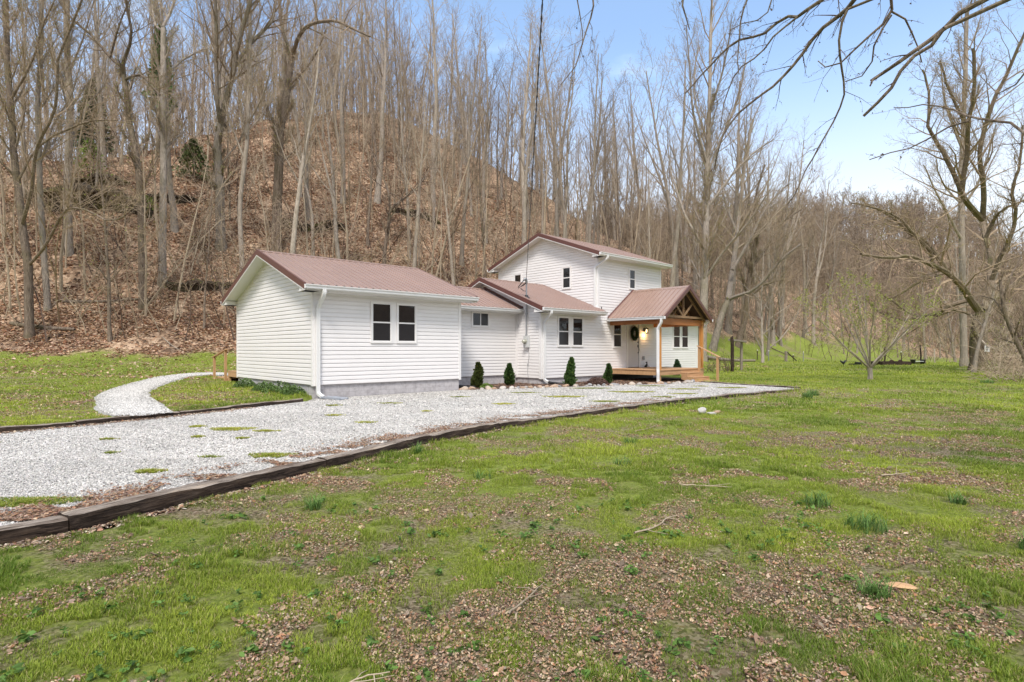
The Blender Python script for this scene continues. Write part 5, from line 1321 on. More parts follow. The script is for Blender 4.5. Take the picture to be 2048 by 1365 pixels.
# ---- named trees, each with its own shape
for key, (label, mat, tw, green, limbs) in CUSTOM.items():
    rng = np.random.default_rng(abs(hash(key)) % 1 + ord(key) * 7)
    base = np.array(limbs[0][2][0]); 
    e = empty('bare_tree', tuple(base), 0, label=label, cat='tree')
    main = []
    for k, (r0, r1, pts) in enumerate(limbs):
        P = np.array(pts) - base
        P, R, L = resample(P, np.linspace(r0, r1, len(P)) * (.86 if k else .84), 0.7 if key != 'm' else 0.5)
        w = 0.05 * (1 if k == 0 else 1.6) * np.clip(np.linspace(0, 2, len(P)), 0, 1)[:, None]
        q_ = rng.normal(0, 1, P.shape); q_ = (q_ + np.roll(q_, 1, 0) * 1.0 + np.roll(q_, 2, 0) + np.roll(q_, 3, 0)) / 4
        P = P + q_ * w
        if k == 0:
            P = np.vstack([P[0] - (0, 0, 0.8), P]); R = np.r_[R[0] * 1.5, R[0] * 1.25, R[1:]]
        main.append((P, R, L))
    bare = sum(1 for _ in limbs)
    top0 = main[0][2]
    if key == 'm':
        S = Spec(n=[9, 22, 8, 5], lr=[0.22, 0.36, 0.48, 0.5], ang=[50, 48, 48, 45], st=[0.55, 0.15, 0.12, 0.1], wob=[0, .16, .2, .22], up=[0, 0.07, 0.05, 0.03], maxl=4, buds=0.35, budc=(0.24, 0.24, 0.05), bsize=0.06, rmin=0.008, sides=[9, 5, 3, 3, 3], seg=[8, 6, 4, 3, 3])
    elif key == 'l':
        S = Spec(n=[26, 16, 7, 4], lr=[0.26, 0.42, 0.5, 0.5], ang=[36, 32, 34, 40], st=[0.30, 0.15, 0.15, 0.1], up=[0, 0.16, 0.12, 0.08], buds=0.25, maxl=4, rmin=0.008, bsize=0.06)
    elif key in 'ip q':
        S = Spec(n=[9, 10, 7, 4], lr=[0.30, 0.42, 0.5, 0.5], st=[0.35, 0.15, 0.1, 0.1], maxl=4, rmin=0.006, ang=[50, 48, 45, 45], up=[0, .05, .04, .03])
    else:
        S = Spec(n=[12, 16, 8, 5], lr=[0.20, 0.42, 0.5, 0.5], st=[0.45, 0.2, 0.12, 0.1], maxl=4, buds=0.12, rmin=0.007, bsize=0.05)
    tree_from(key, rng, main, S, (mat, tw), e)

# ---- forest trees: one model of each build, then copies
FORM = [  # H, r, spec
    (22, 0.24, Spec(n=[16, 7, 6, 4], st=[0.48, .2, .15, .1], buds=0.15), 'bark', 'twig'),
    (24, 0.28, Spec(n=[14, 8, 6, 4], st=[0.52, .2, .15, .1], lr=[0.30, .5, .5, .5], ang=[46, 44, 44, 48]), 'barkpale', 'twigpale'),
    (20, 0.20, Spec(n=[18, 7, 6, 4], st=[0.38, .2, .15, .1], lr=[0.27, .5, .5, .5], ang=[42, 42, 44, 48], up=[.02, .18, .14, .08]), 'bark', 'twigpale'),
    (18, 0.17, Spec(n=[18, 7, 6, 4], st=[0.34, .2, .15, .1], lr=[0.28, .5, .5, .5], ang=[48, 44, 44, 45]), 'barkdark', 'twig'),
    (23, 0.26, Spec(n=[15, 8, 6, 4], st=[0.45, .2, .15, .1], lr=[0.36, .5, .5, .5], ang=[46, 42, 42, 45], wob=[.03, .14, .15, .16], buds=0.2), 'bark', 'twig'),
    (21, 0.19, Spec(n=[20, 7, 6, 4], st=[0.36, .2, .15, .1], lr=[0.25, .5, .5, .5], ang=[38, 38, 40, 45], up=[.02, .2, .16, .1]), 'barkpale', 'twig'),
    (16, 0.13, Spec(n=[18, 7, 6, 4], st=[0.28, .2, .15, .1], lr=[0.32, .5, .5, .5], ang=[50, 46, 44, 45], buds=0.3), 'barkdark', 'twigpale'),
    (25, 0.32, Spec(n=[13, 9, 6, 3], st=[0.50, .2, .15, .1], lr=[0.34, .5, .5, .5], ang=[44, 40, 42, 45]), 'bark', 'twig'),
    (12, 0.15, Spec(n=[14, 10, 7, 4], st=[0.16, .15, .12, .1], lr=[0.58, .5, .5, .5], ang=[52, 44, 44, 45], up=[.02, .05, .05, .04], wob=[.06, .15, .16, .16], buds=0.25), 'bark', 'twig'),
]
PROTO = []
for k, (H, r, S, ba, tw) in enumerate(FORM):
    rng = np.random.default_rng(100 + k)
    S.rmin = 0.010
    e = empty('forest_tree', (0, 0, 0), 0)
    P, R = std_tree(rng, H, r, S, 0.035 if k % 2 else 0.055)
    main = [(P, R, H)]
    if k in (0, 4, 7):          # some fork into two leaders
        i = int(len(P) * 0.42); Q = walk(rng, P[i], unit(P[i + 1] - P[i] + np.array((0.35, 0.2, 0))), H * 0.48, 7, 0.05, 0.10)
        main.append((Q, R[i] * 0.8 * (1 - 0.8 * np.linspace(0, 1, len(Q))), H * 0.48))
    tree_from('f', rng, main, S, (ba, tw), e)
    PROTO.append(e)

def copy_tree(root, loc, rz, sc, tilt=(0, 0)):
    c = root.copy(); COL.objects.link(c); c.location = loc; c.rotation_euler = (tilt[0], tilt[1], rz); c.scale = (sc, sc, sc)
    for ch in root.children:
        d = ch.copy(); COL.objects.link(d); d.parent = c
    return c
def in_view(x, y, m=0.0): return y > 3 and abs(x) / y < 0.905 + m
GL = {'slope': ('one of the many bare grey-brown trees standing on the leafy hillside behind the house', 'bare trees on the leafy hillside'),
      'valley': ('one of the bare trees crowding the far end of the valley beyond the lawn', 'bare trees at the end of the valley')}
rng = np.random.default_rng(77)
placed = [(l[4][0][2][0][0], l[4][0][2][0][1]) for l in CUSTOM.values()]
REG = []; used = [False] * len(PROTO); cnt = {'slope': 0, 'valley': 0}
tries = 0
while cnt['slope'] < 218 and tries < 60000:
    tries += 1
    y = 27 + 72 * rng.random() ** 0.9; x = rng.uniform(-0.98, 0.56) * y
    s, t, d = [float(q) for q in hill_d(x, y)]
    if d < 1.2 or s > 75: continue
    if x > -12 and y < 38 and d < 4: continue
    gap = 2.5 + 1.2 * rng.random() if y < 60 else 2.2
    if any((x - a) ** 2 + (y - c) ** 2 < gap * gap for a, c in placed): continue
    z = gz(x, y)
    # drop most of what lies behind the crest
    Yq = np.linspace(12, y - 3, 40); horizon = np.max((ground(x / y * Yq, Yq) - 1.5) / Yq)
    if (z + 9 - 1.5) / y < horizon: continue
    placed.append((x, y)); k = int(rng.integers(len(PROTO) - 1))
    sc = rng.uniform(0.62, 1.02) * (0.92 if y < 45 else 1.0)
    if 25 < s and t < 34: sc *= 1.16
    elif y < 48: sc *= .92
    tl = (rng.normal(0, 0.035), rng.normal(0, 0.035))
    if used[k]: o = copy_tree(PROTO[k], (x, y, z), rng.uniform(0, 6.28), sc, tl)
    else:
        o = PROTO[k]; used[k] = True; o.location = (x, y, z); o.rotation_euler = (tl[0], tl[1], rng.uniform(0, 6.28)); o.scale = (sc,) * 3
    o['category'] = 'tree'; o['group'] = GL['slope'][1]; REG.append(('slope', k, sc, x, y, z, o)); cnt['slope'] += 1
tries = 0
while cnt['valley'] < 58 and tries < 20000:
    tries += 1
    y = rng.uniform(58, 118); x = rng.uniform(0.44, 0.95) * y
    s, t, d = [float(q) for q in hill_d(x, y)]
    lim = 74 if x / y < 0.80 else 50
    if d < -1 and y < lim + 14 * (0.85 - x / y): continue
    if any((x - a) ** 2 + (y - c) ** 2 < 9 for a, c in placed): continue
    placed.append((x, y)); k = int(rng.integers(len(PROTO))) if rng.random() < .6 else 8
    o = copy_tree(PROTO[k], (x, y, gz(x, y)), rng.uniform(0, 6.28), rng.uniform(0.45, 0.78) * (1.35 if k == 8 else 1), (rng.normal(0, .05), rng.normal(0, .05)))
    o['category'] = 'tree'; o['group'] = GL['valley'][1]; REG.append(('valley', k, o.scale[0], x, y, gz(x, y), o)); cnt['valley'] += 1
# spreading small trees on the bank behind the porch
SPR = [(23.5, 53.0, 1.0, 'spreading bare tree nearest the arbour on the green bank'), (27.0, 60.0, 1.1, 'spreading bare tree behind the stout fence post'), (31.5, 66.0, 1.2, 'spreading bare tree at the left edge of the far meadow'), (21.0, 62.0, 1.15, 'wide bare tree halfway up the bank behind the porch gable'),
       (38.0, 74.0, 1.2, 'wide bare tree at the back edge of the far meadow'), (55.0, 70.0, 1.1, 'bushy bare tree behind the pale wooden post'), (46.0, 44.0, .9, 'bushy bare tree at the right frame edge behind the brush')]
for x, y, sc, lb in SPR:
    o = copy_tree(PROTO[8], (x, y, gz(x, y)), rng.uniform(0, 6.28), sc, (0, rng.normal(0.05, .05))); tag(o, lb, 'tree')
for k, u_ in enumerate(used):
    if not u_:
        for ch in list(PROTO[k].children): bpy.data.objects.remove(ch)
        bpy.data.objects.remove(PROTO[k])
print('forest', cnt)

# every copy says which tree it is: look first, then where it stands
cls = {}
for zone, k, sc, x, y, z, o in REG:
    px = 1024 + 1131 * x / y; py = 699 - 1131 * (z - 1.5) / y
    r_ = FORM[k][1] * sc; tone = {'bark': 'grey', 'barkpale': 'pale', 'barkdark': 'dark'}[FORM[k][3]]
    size = 'stout' if r_ > .21 else ('slim' if r_ < .145 else 'medium')
    if zone == 'slope':
        wh = next(w for lim, w in ((110, 'at the left frame edge'), (250, 'around the mossy ledge'), (420, 'left of the white gable'), (560, 'above the left gable'), (700, 'above the left roof'), (860, 'above the double window'), (1000, 'above the connector roof'), (1140, 'above the upper gable'), (1300, 'behind the upper storey'), (1420, 'behind the porch'), (9999, 'beyond the porch')) if px < lim)
        hh = 'low' if py > 545 else ('midway' if py > 400 else 'high')
        key = (size, tone, hh + ' on the slope ' + wh)
    else:
        wh = next(w for lim, w in ((1560, 'behind the arbour'), (1680, 'left of the budding lawn tree'), (1800, 'behind the budding lawn tree'), (1920, 'left of the mossy spreading tree'), (9999, 'behind the mossy spreading tree')) if px < lim)
        key = (size, tone, 'in the valley ' + wh)
    cls.setdefault(key, []).append((px, o))
ORDT = ['first', 'second', 'third', 'fourth', 'fifth', 'sixth', 'seventh', 'eighth', 'ninth', 'tenth', 'eleventh', 'twelfth', 'thirteenth', 'fourteenth', 'fifteenth']
for (a, c, wh), L in cls.items():
    L.sort(key=lambda q: q[0])
    for i, (_, o) in enumerate(L):
        o['label'] = ('%s %s bare tree %s' % (a, c, wh)) if len(L) == 1 else ('%s %s %s tree from left, %s' % (ORDT[i], a, c, wh))

# ---- understorey: slender stems and whips, too many to count
rng = np.random.default_rng(5)
T = Tubes(); n = 0; BUD = []
while n < 2700:
    y = 25 + 75 * rng.random() ** 1.2; x = rng.uniform(-1.0, 0.95) * y
    s, t, d = [float(q) for q in hill_d(x, y)]
    valley = x / y > 0.5
    if not valley and d < 0.8: continue
    if valley and d < -1 and y < (60 if x / y < 0.84 else 33): continue
    if valley and rng.random() < 0.4: continue
    z = gz(x, y); L = rng.uniform(1.2, 5.5) if rng.random() < 0.8 else rng.uniform(5, 9)
    dd = unit(np.array((rng.normal(0, .35), rng.normal(0, .35), 1.0)))
    P = walk(rng, np.array((x, y, z - 0.1)), dd, L, 6, 0.10, 0.0, 0.012)
    r = 0.008 + 0.005 * L; R = r * (1 - 0.75 * np.linspace(0, 1, 7)); mi = int(rng.integers(3))
    T.add(P, R, 4, mi)
    for c in range(int(rng.integers(4, 12))):
        i = int(rng.integers(2, 6)); u = unit(P[i + 1 if i < 6 else i] - P[i - 1] + rng.normal(0, 0.9, 3))
        Q = walk(rng, P[i], u, L * rng.uniform(0.15, 0.4), 3, 0.16, 0.03); T.add(Q, np.maximum(R[i] * 0.6 * np.array((1, .8, .6, .4)), 0.0075), 3, mi)
        for c2 in range(2):
            u2 = unit(Q[2] - Q[1] + rng.normal(0, 0.6, 3)); T.add(walk(rng, Q[2], u2, L * 0.11, 2, 0.1, 0.02), np.array((.006, .005, .004)), 3, mi)
            if valley or rng.random() < 0.12: BUD += [Q[2] + rng.normal(0, 0.12, 3) for _ in range(2)]
    n += 1
# tangled low brush on the creek bank at the right
for _ in range(620):
    y = rng.uniform(25, 50); x = y * rng.uniform(0.84, 1.02) + (0 if y < 34 else 1.0)
    L = rng.uniform(.7, 2.6); P = walk(rng, np.array((x, y, gz(x, y) - .1)), unit(np.array((rng.normal(0, .6), rng.normal(0, .5), 1.0))), L, 6, .22, -.06); T.add(P, np.linspace(.014, .006, 7), 4, int(rng.integers(3)))
    for q in range(4): T.add(walk(rng, P[2 + q % 4], unit(rng.normal(0, 1, 3)), L * .35, 3, .25, -.02), np.array((.009, .008, .006, .005)), 3, int(rng.integers(2)))
V, F, MI = T.arrays(); C = np.ones((len(V), 3)) * 0.2
V, F, MI, C = bud_mesh(BUD, rng, 0.07, (0.26, 0.27, 0.06), V, F, MI, C, 3)
raw_mesh('undergrowth', V, F, ['twig', 'twigpale', 'twigdark', 'bud'], cols=C, mi=MI, kind='stuff', label='thin bare saplings and brush between the hillside trees')

# ---- far wood: reads as one brown mass
rng = np.random.default_rng(9)
def far_wood(n, ya, yb, xa, xb, h0, h1, name, label, dense, twr, dmin=None):
    T = Tubes(); k = 0
    while k < n:
        y = rng.uniform(ya, yb); x = rng.uniform(xa, xb) * y
        s, t, d = [float(q) for q in hill_d(x, y)]
        if d < 0 and 0 < y < 108 and x / y > 0.5: continue
        if dmin is not None and (d < dmin or s > 78 or (x > -12 and y < 38)): continue
        z = gz(x, y); H = rng.uniform(h0, h1)
        P = walk(rng, np.array((x, y, z - 0.5)), np.array((rng.normal(0, .05), rng.normal(0, .05), 1.0)), H, 6, 0.05, 0.05)
        r = (0.011 if dmin is None else rng.uniform(.004, .008)) * H; R = r * (1 - 0.85 * np.linspace(0, 1, 7)); T.add(P, R, 5, 0)
        for c in range(dense):
            u = rng.uniform(0.25, 0.97); i = min(5, int(u * 6)); p = P[i] + (P[i + 1] - P[i]) * (u * 6 - i)
            a = rng.uniform(0, 6.28); dv = unit(np.array((math.cos(a), math.sin(a), rng.uniform(0.5, 1.6))))
            L = H * 0.30 * (1.25 - u) * rng.uniform(0.6, 1.2)
            Q = walk(rng, p, dv, L, 3, 0.12, 0.10); T.add(Q, np.maximum(twr, R[i] * 0.4) * np.array((1, .8, .6, .4)), 3, 1)
            for c2 in range(5):
                j = int(rng.integers(1, 4)); T.add(walk(rng, Q[j], unit(Q[j] - Q[j - 1] + rng.normal(0, 0.55, 3)), L * 0.45, 2, 0.15, 0.12), twr * np.array((.9, .7, .5)), 3, 1)
        k += 1
    V, F, MI = T.arrays()
    raw_mesh(name, V, F, ['twigpale', 'twigfar'], mi=MI, kind='stuff', label=label)
far_wood(900, 120, 232, 0.05, 1.02, 13, 19, 'distant_woods', 'hazy brown wood covering the far hill across the valley', 26, 0.05)
far_wood(190, 88, 122, 0.12, 1.0, 9, 16, 'valley_woods', 'thick bare wood closing the valley behind the lawn', 26, 0.026)
far_wood(330, 30, 98, -0.98, 0.60, 7, 16, 'pole_trees', 'crowded slender bare poles filling the gaps of the hillside wood', 17, 0.012, 2.0)
far_wood(330, 70, 200, 1.0, 2.6, 13, 19, 'distant_woods', 'bare wood on the hill beyond the creek outside the right of the view', 20, 0.05)
far_wood(90, -75, -30, -1.6, 1.6, 12, 18, 'woods_behind', 'bare wood across the road behind the viewer', 16, 0.05)
far_wood(150, 68, 96, -0.46, 0.06, 9, 17, 'ridge_trees', 'thin bare trees lining the crest of the hill', 15, 0.013, 2.0)

# ---- evergreens and green bushes on the slope
def needle_mass(rng, n, H, rad, col, size, flat=0.35, kmin=0.0, up=0.3):
    """many small sprays filling a cone; returns V,F,C"""
    u = rng.random(n) ** 0.8 * (1 - kmin) + kmin; a = rng.uniform(0, 6.28, n)
    rr = rad * (1 - u) ** 0.8 * (0.35 + 0.65 * rng.random(n) ** 0.5)
    rr = rr * (0.78 + 0.3 * np.sin(a * 5 + u * 25))
    c = np.stack([np.cos(a) * rr, np.sin(a) * rr, u * H], 1)
    d = np.stack([np.cos(a), np.sin(a), np.full(n, up)], 1) + rng.normal(0, 0.45, (n, 3)); d /= np.linalg.norm(d, axis=1, keepdims=True)
    w = np.cross(d, rng.normal(0, 1, (n, 3))); w /= np.linalg.norm(w, axis=1, keepdims=True)
    s = (size * rng.uniform(0.6, 1.4, n))[:, None]
    q = np.stack([c, c + d * s * .5 + w * s * flat, c + d * s, c + d * s * .5 - w * s * flat], 1).reshape(-1, 3)
    cc = np.array(col)[None] * rng.uniform(0.55, 1.5, (n, 1)); cc = cc * (1 + rng.normal(0, 0.08, (n, 3)))
    return q, np.arange(4 * n).reshape(n, 4), np.repeat(np.clip(cc, 0, 1), 4, 0)
M['needles'] = vcol('evergreen_leaf', rough=0.6, trans=0.12)
def evergreen(x, y, H, rad, col, n, size, label, name='evergreen_tree', tr=0.1, seed=1, kmin=0.08, sink=0.0):
    rng = np.random.default_rng(seed)
    e = empty(name, (x, y, gz(x, y) - sink), rng.uniform(0, 6), label=label, cat='tree')
    mb = MB(); mb.tube([(0, 0, -0.3), (0.02, 0.01, H * 0.5), (0, 0.02, H * 0.93)], [tr, tr * 0.6, 0.01], 7); mb.build('trunk', 'barkdark', e, smooth=True)
    V, F, C = needle_mass(rng, n, H, rad, col, size, kmin=kmin); raw_mesh('crown', V, F, 'needles', cols=C, parent=e)
evergreen(-34.5, 46.5, 6.5, 1.7, (0.06, 0.095, 0.038), 3800, 0.28, 'dark green cedar high on the left of the hillside', seed=3, kmin=.12)
evergreen(-29.5, 47.5, 10.5, 1.5, (0.10, 0.19, 0.055), 1500, 0.38, 'thin pale green pine between the trunks on the left skyline', seed=4, kmin=.35)
evergreen(-25.6, 45.5, 3.4, 1.8, (0.11, 0.135, 0.05), 1300, 0.24, 'low dark cedar on the slope left of the smooth forked tree', seed=5)
evergreen(-31.0, 41.5, 3.2, 1.6, (0.19, 0.27, 0.045), 900, 0.16, 'bright yellow-green leafing bush halfway up the hillside at left', name='green_bush', tr=0.03, seed=6)
evergreen(-25.5, 39.5, 1.4, 1.6, (0.20, 0.27, 0.05), 420, 0.13, 'small pale green shrub above the mossy ledge', name='green_bush', tr=0.02, seed=7)

# ---- small budding tree on the lawn
rng = np.random.default_rng(42)
e = empty('lawn_tree', (17.16, 27.1, 0.0), 0.3, label='small wide-branched tree with green buds standing alone on the lawn', cat='tree')
P = np.array([(0, 0, -0.2), (0, 0, 0.02), (0.02, 0, 0.35), (-0.01, 0.02, 0.62)]); R = np.array((0.17, 0.125, 0.10, 0.12))
main = [(P, R, 0.6)]
T1_ = Tubes(); BUD = []
S = Spec(n=[1, 8, 6, 4], lr=[.5, .42, .5, .5], ang=[40, 38, 40, 45], st=[.9, .18, .15, .1], wob=[0, .09, .12, .15], up=[0, .05, .05, .03], maxl=4, buds=4.5, rmin=0.006, sides=[9, 6, 4, 3, 3])
for a, tilt, L, r in ((0.2, 50, 3.0, .055), (1.3, 40, 2.9, .05), (2.3, 52, 3.1, .055), (3.1, 58, 3.2, .05), (3.9, 34, 2.9, .05), (4.8, 48, 3.0, .05), (5.6, 36, 3.1, .05), (0.9, 14, 3.2, .055), (2.7, 20, 3.0, .045), (4.4, 12, 3.1, .05)):
    tl = RAD(tilt); d = np.array((math.cos(a) * math.sin(tl), math.sin(a) * math.sin(tl), math.cos(tl)))
    L *= 1.38; Q = walk(rng, np.array((0, 0, 0.58)), d, L, 8, 0.06, 0.03); Rq = r * (1 - 0.85 * np.linspace(0, 1, 9))
    T1_.add(Q, Rq, 6, 0); spawn(T1_, BUD, rng, S, Q, Rq, 1, L)
T0_ = Tubes(); T0_.add(P, R, 12); V, F, _ = T0_.arrays(); raw_mesh('trunk', V, F, 'bark', smooth=True, parent=e)
V, F, MI = T1_.arrays(); C = np.ones((len(V), 3)) * 0.2
V, F, MI, C = bud_mesh(BUD, rng, 0.05, (0.33, 0.36, 0.09), V, F, MI, C)
raw_mesh('crown', V, F, ['barkpale', 'twigpale', 'bud'], cols=C, mi=MI, parent=e)

# ---- near tree whose limbs hang into the top of the view; its trunk stands right of the frame
rng = np.random.default_rng(8)
e = empty('overhanging_tree', (9.6, 3.2, gz(9.6, 3.2)), 0, label='near tree whose dark bare limbs and drooping twigs hang across the upper right sky', cat='tree')
b0 = np.array((9.6, 3.2, gz(9.6, 3.2)))
T0_ = Tubes(); P = np.array([(0, 0, -.4), (0, 0, 0.1), (-.05, 0.05, 2), (-.15, .1, 4), (-.2, .2, 6), (-.1, .3, 8.5), (0, .2, 11)]); T0_.add(P, np.array((.5, .34, .28, .25, .22, .16, .05)), 12)
V, F, _ = T0_.arrays(); raw_mesh('trunk', V, F, 'barkdark', smooth=True, parent=e)
T1_ = Tubes(); BUD = []
S = Spec(n=[1, 9, 4, 3], lr=[.5, .22, .45, .5], ang=[40, 48, 45, 45], st=[.9, .30, .15, .1], wob=[0, .10, .14, .16], up=[0, -.06, -.07, -.06], maxl=3, buds=1.4, rmin=0.0016, sides=[9, 6, 4, 3, 3], rr=0.42, seg=[8, 5, 4, 3])
for k, (r0, r1, pts) in enumerate(OVERHEAD):
    P = np.array(pts) - b0; P, R, L = resample(P, np.linspace(r0, r1, len(P)), 0.14)
    P = P + rng.normal(0, 0.006, P.shape)
    T1_.add(P, R, 7, 0)
    S.n[1] = (2 if k < 3 else max(6, int(L * 6.5)))
    S.st[1] = 0.3 if k < 3 else 0.12
    spawn(T1_, BUD, rng, S, P, R, 1, min(L, 2.2))
    if r0 > 0.012 or k in (3, 4, 7, 10):       # run the big limbs back to the trunk
        tz = np.array((-.18, .18, 5.2 + 0.35 * (k % 5))); Q = np.array([tz + (P[0] - tz) * f + np.array((0, 0, 0.35 * math.sin(math.pi * f))) for f in np.linspace(0, 1, 8)])
        T1_.add(Q, np.linspace(r0 * 2.6, R[0], 8), 7, 0)
V, F, MI = T1_.arrays(); C = np.ones((len(V), 3)) * 0.2
V, F, MI, C = bud_mesh(BUD, rng, 0.016, (0.20, 0.13, 0.07), V, F, MI, C)
raw_mesh('crown', V, F, ['barkdark', 'twigdark', 'bud'], cols=C, mi=MI, parent=e)
# ================================================================ THINGS IN THE YARD
# ---- drive edging ties
def tie(p0, p1, side, zt, zb, w, label, group, seed, tint='timber'):
    """old railway tie laid from p0 to p1; body lies on the given side (+1 left of the direction)"""
    rng = np.random.default_rng(seed)
    p0 = np.array(p0, float); p1 = np.array(p1, float); L = np.linalg.norm(p1 - p0) - 0.012
    a = math.atan2(p1[1] - p0[1], p1[0] - p0[0])
    n = max(6, int(L / 0.10)); xs = np.linspace(0, L, n)
    y0, y1 = (0, w) if side > 0 else (-w, 0)
    prof = []
    m_ = 5
    for k in range(m_): prof.append((y0 + (y1 - y0) * k / (m_ - 1), zb))
    for k in range(1, 4): prof.append((y1, zb + (zt - zb) * k / 4))
    for k in range(m_): prof.append((y1 + (y0 - y1) * k / (m_ - 1), zt))
    for k in range(3, 0, -1): prof.append((y0, zb + (zt - zb) * k / 4))
    K = len(prof); V = []; sag = 0.012 * np.sin(np.linspace(0, 3.1, n) * rng.uniform(0.6, 2) + rng.uniform(0, 6))
    for i, x in enumerate(xs):
        for j, (yy, zz) in enumerate(prof):
            nz = (vnoise(x * 6 + seed, j * 0.9, 3) - 0.5) * 0.020 + (vnoise(x * 22 + seed, j * 1.7, 4) - 0.5) * 0.010
            edge = 0.012 if (abs(yy - y0) < 1e-6 or abs(yy - y1) < 1e-6) and abs(zz - zt) < 1e-6 else 0
            V.append((x, yy + nz + (edge if yy < (y0 + y1) / 2 else -edge), zz + nz * 0.8 + sag[i] * (zz > zb) - edge))
    F = []; MI = []
    for i in range(n - 1):
        for j in range(K):
            j2 = (j + 1) % K
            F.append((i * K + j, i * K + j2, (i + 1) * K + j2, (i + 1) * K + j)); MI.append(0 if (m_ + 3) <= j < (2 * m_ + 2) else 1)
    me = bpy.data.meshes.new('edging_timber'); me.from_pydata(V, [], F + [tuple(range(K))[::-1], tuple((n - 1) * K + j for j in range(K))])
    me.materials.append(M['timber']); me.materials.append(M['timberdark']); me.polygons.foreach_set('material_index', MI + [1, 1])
    me.update(); o = bpy.data.objects.new('edging_timber', me); COL.objects.link(o)
    o.location = (p0[0], p0[1], 0); o.rotation_euler = (0, 0, a)
    return tag(o, label, 'timber', group)
G1 = 'weathered timbers edging the gravel drive'
tk = [(-9.4, -1.2), (-7.7, 0.62), (-6.0, 2.45), (-3.75, 4.80), (-2.40, 7.35), (-1.32, 9.40), (-0.23, 11.0), (1.52, 12.86), (3.30, 14.72), (5.08, 16.50), (7.02, 18.12), (8.90, 19.58), (10.75, 21.04)]
lab = ['behind the camera at the near end of the drive', 'just outside the near left of the view', 'cracked near timber at the left frame edge, lowest of the front row', 'long dark timber with pale top, second from the left in the front row',
       'timber past the second joint, a grass sprout at its end', 'timber in the middle of the front row with reddish top', 'split timber below the dwarf evergreens, where the row bends right',
       'timber of the front row straight below the double window', 'timber of the front row below the door', 'timber of the front row in front of the broken concrete block', 'timber of the front row below the porch steps', 'thin worn timber of the front row right of the porch', 'last timber of the front row, ending at the drive tip']
for k in range(len(tk) - 1):
    tie(tk[k], tk[k + 1], 1, 0.078 if k < 6 else 0.064 - 0.001 * k, -0.22, 0.23, 'old brown timber: ' + lab[k] if k < 2 else lab[k], G1, k)
lk = [(-14.6, 3.3), (-12.9, 5.15), (-11.0, 7.35), (-9.45, 9.17), (-8.25, 10.72), (-7.30, 12.46), (-6.50, 14.1), (-5.80, 15.75)]
lab2 = ['grey timber of the left edging, farthest out of frame', 'grey timber of the left edging outside the frame', 'grey timber of the left edging beside the frame edge', 'pale-topped timber of the left edging at the frame edge',
        'timber of the left edging below the start of the curved path', 'timber of the left edging right of the curved path mouth', 'last dark timber of the left edging, ending at the house corner']
for k in range(len(lk) - 1): tie(lk[k], lk[k + 1], 1, 0.135, -0.10, 0.16, lab2[k], G1, 40 + k)
rk_ = [(10.72, 21.16), (9.75, 22.80), (8.62, 24.65), (7.95, 26.0)]
lab3 = ['dark timber of the back edging running from the drive tip', 'dark timber of the back edging halfway to the porch', 'dark timber of the back edging beside the porch steps']
for k in range(3): tie(rk_[k], rk_[k + 1], -1, 0.085, -0.15, 0.15, lab3[k], G1, 60 + k)

# ---- corrugated drain pipes
def corrugated(pts, r, label):
    P = catmull([np.array(q) for q in pts], 26); rad = [r * (1 + 0.09 * (1 if (i // 2) % 2 else -1)) for i in range(len(P))]
    mb = MB(); mb.tube(P, rad, 12); return mb.build('drain_pipe', 'plastic', None, label=label, cat='pipe')
def L3(s, t, z): x, y = to_xy(s, t); return (float(x), float(y), z)
corrugated([L3(5.46, 1.30, 0.16), L3(5.60, 0.80, 0.15), L3(5.80, 0.30, 0.11), L3(6.08, -0.05, 0.09)], 0.075, 'black corrugated drain pipe at the corner of the left wing')
corrugated([L3(10.00, 0.0, 0.13), L3(10.15, -0.12, 0.10), L3(10.45, -0.28, 0.06), L3(10.95, -0.35, 0.055)], 0.060, 'black corrugated drain pipe below the downspout beside the meter wall')
# ---- splash block
e_ = MB(); c = L3(0.42, -0.62, 0)
w_ = empty('tmp'); COL.objects.unlink(w_)
mb = MB()
prof = [(-.17, .055), (-.17, 0), (.17, 0), (.17, .055), (.13, .055), (.12, .022), (-.12, .022), (-.13, .055)]
mb.prism(None, [(a * .85, 0, z + .02) for a, z in prof], [(a * 1.1, -.75, z) for a, z in prof])
sb = mb.build('splash_block', simple('splash_grey', (0.30, 0.32, 0.36), 0.7, nscale=8), None, label='grey splash block under the left corner downspout', cat='splash block')
x, y = to_xy(0.24, -0.22); sb.location = (float(x), float(y), 0.052); sb.rotation_euler = (0, 0, HA + RAD(22))
x, y = to_xy(DS0 - 0.30, DT - 0.20)
s2 = sb.copy(); COL.objects.link(s2); s2.location = (float(x), float(y), 0.052); s2.rotation_euler = (0, 0, HA - RAD(35)); s2.scale = (.7, .6, .7); s2['label'] = 'small grey splash block under the front porch downspout'

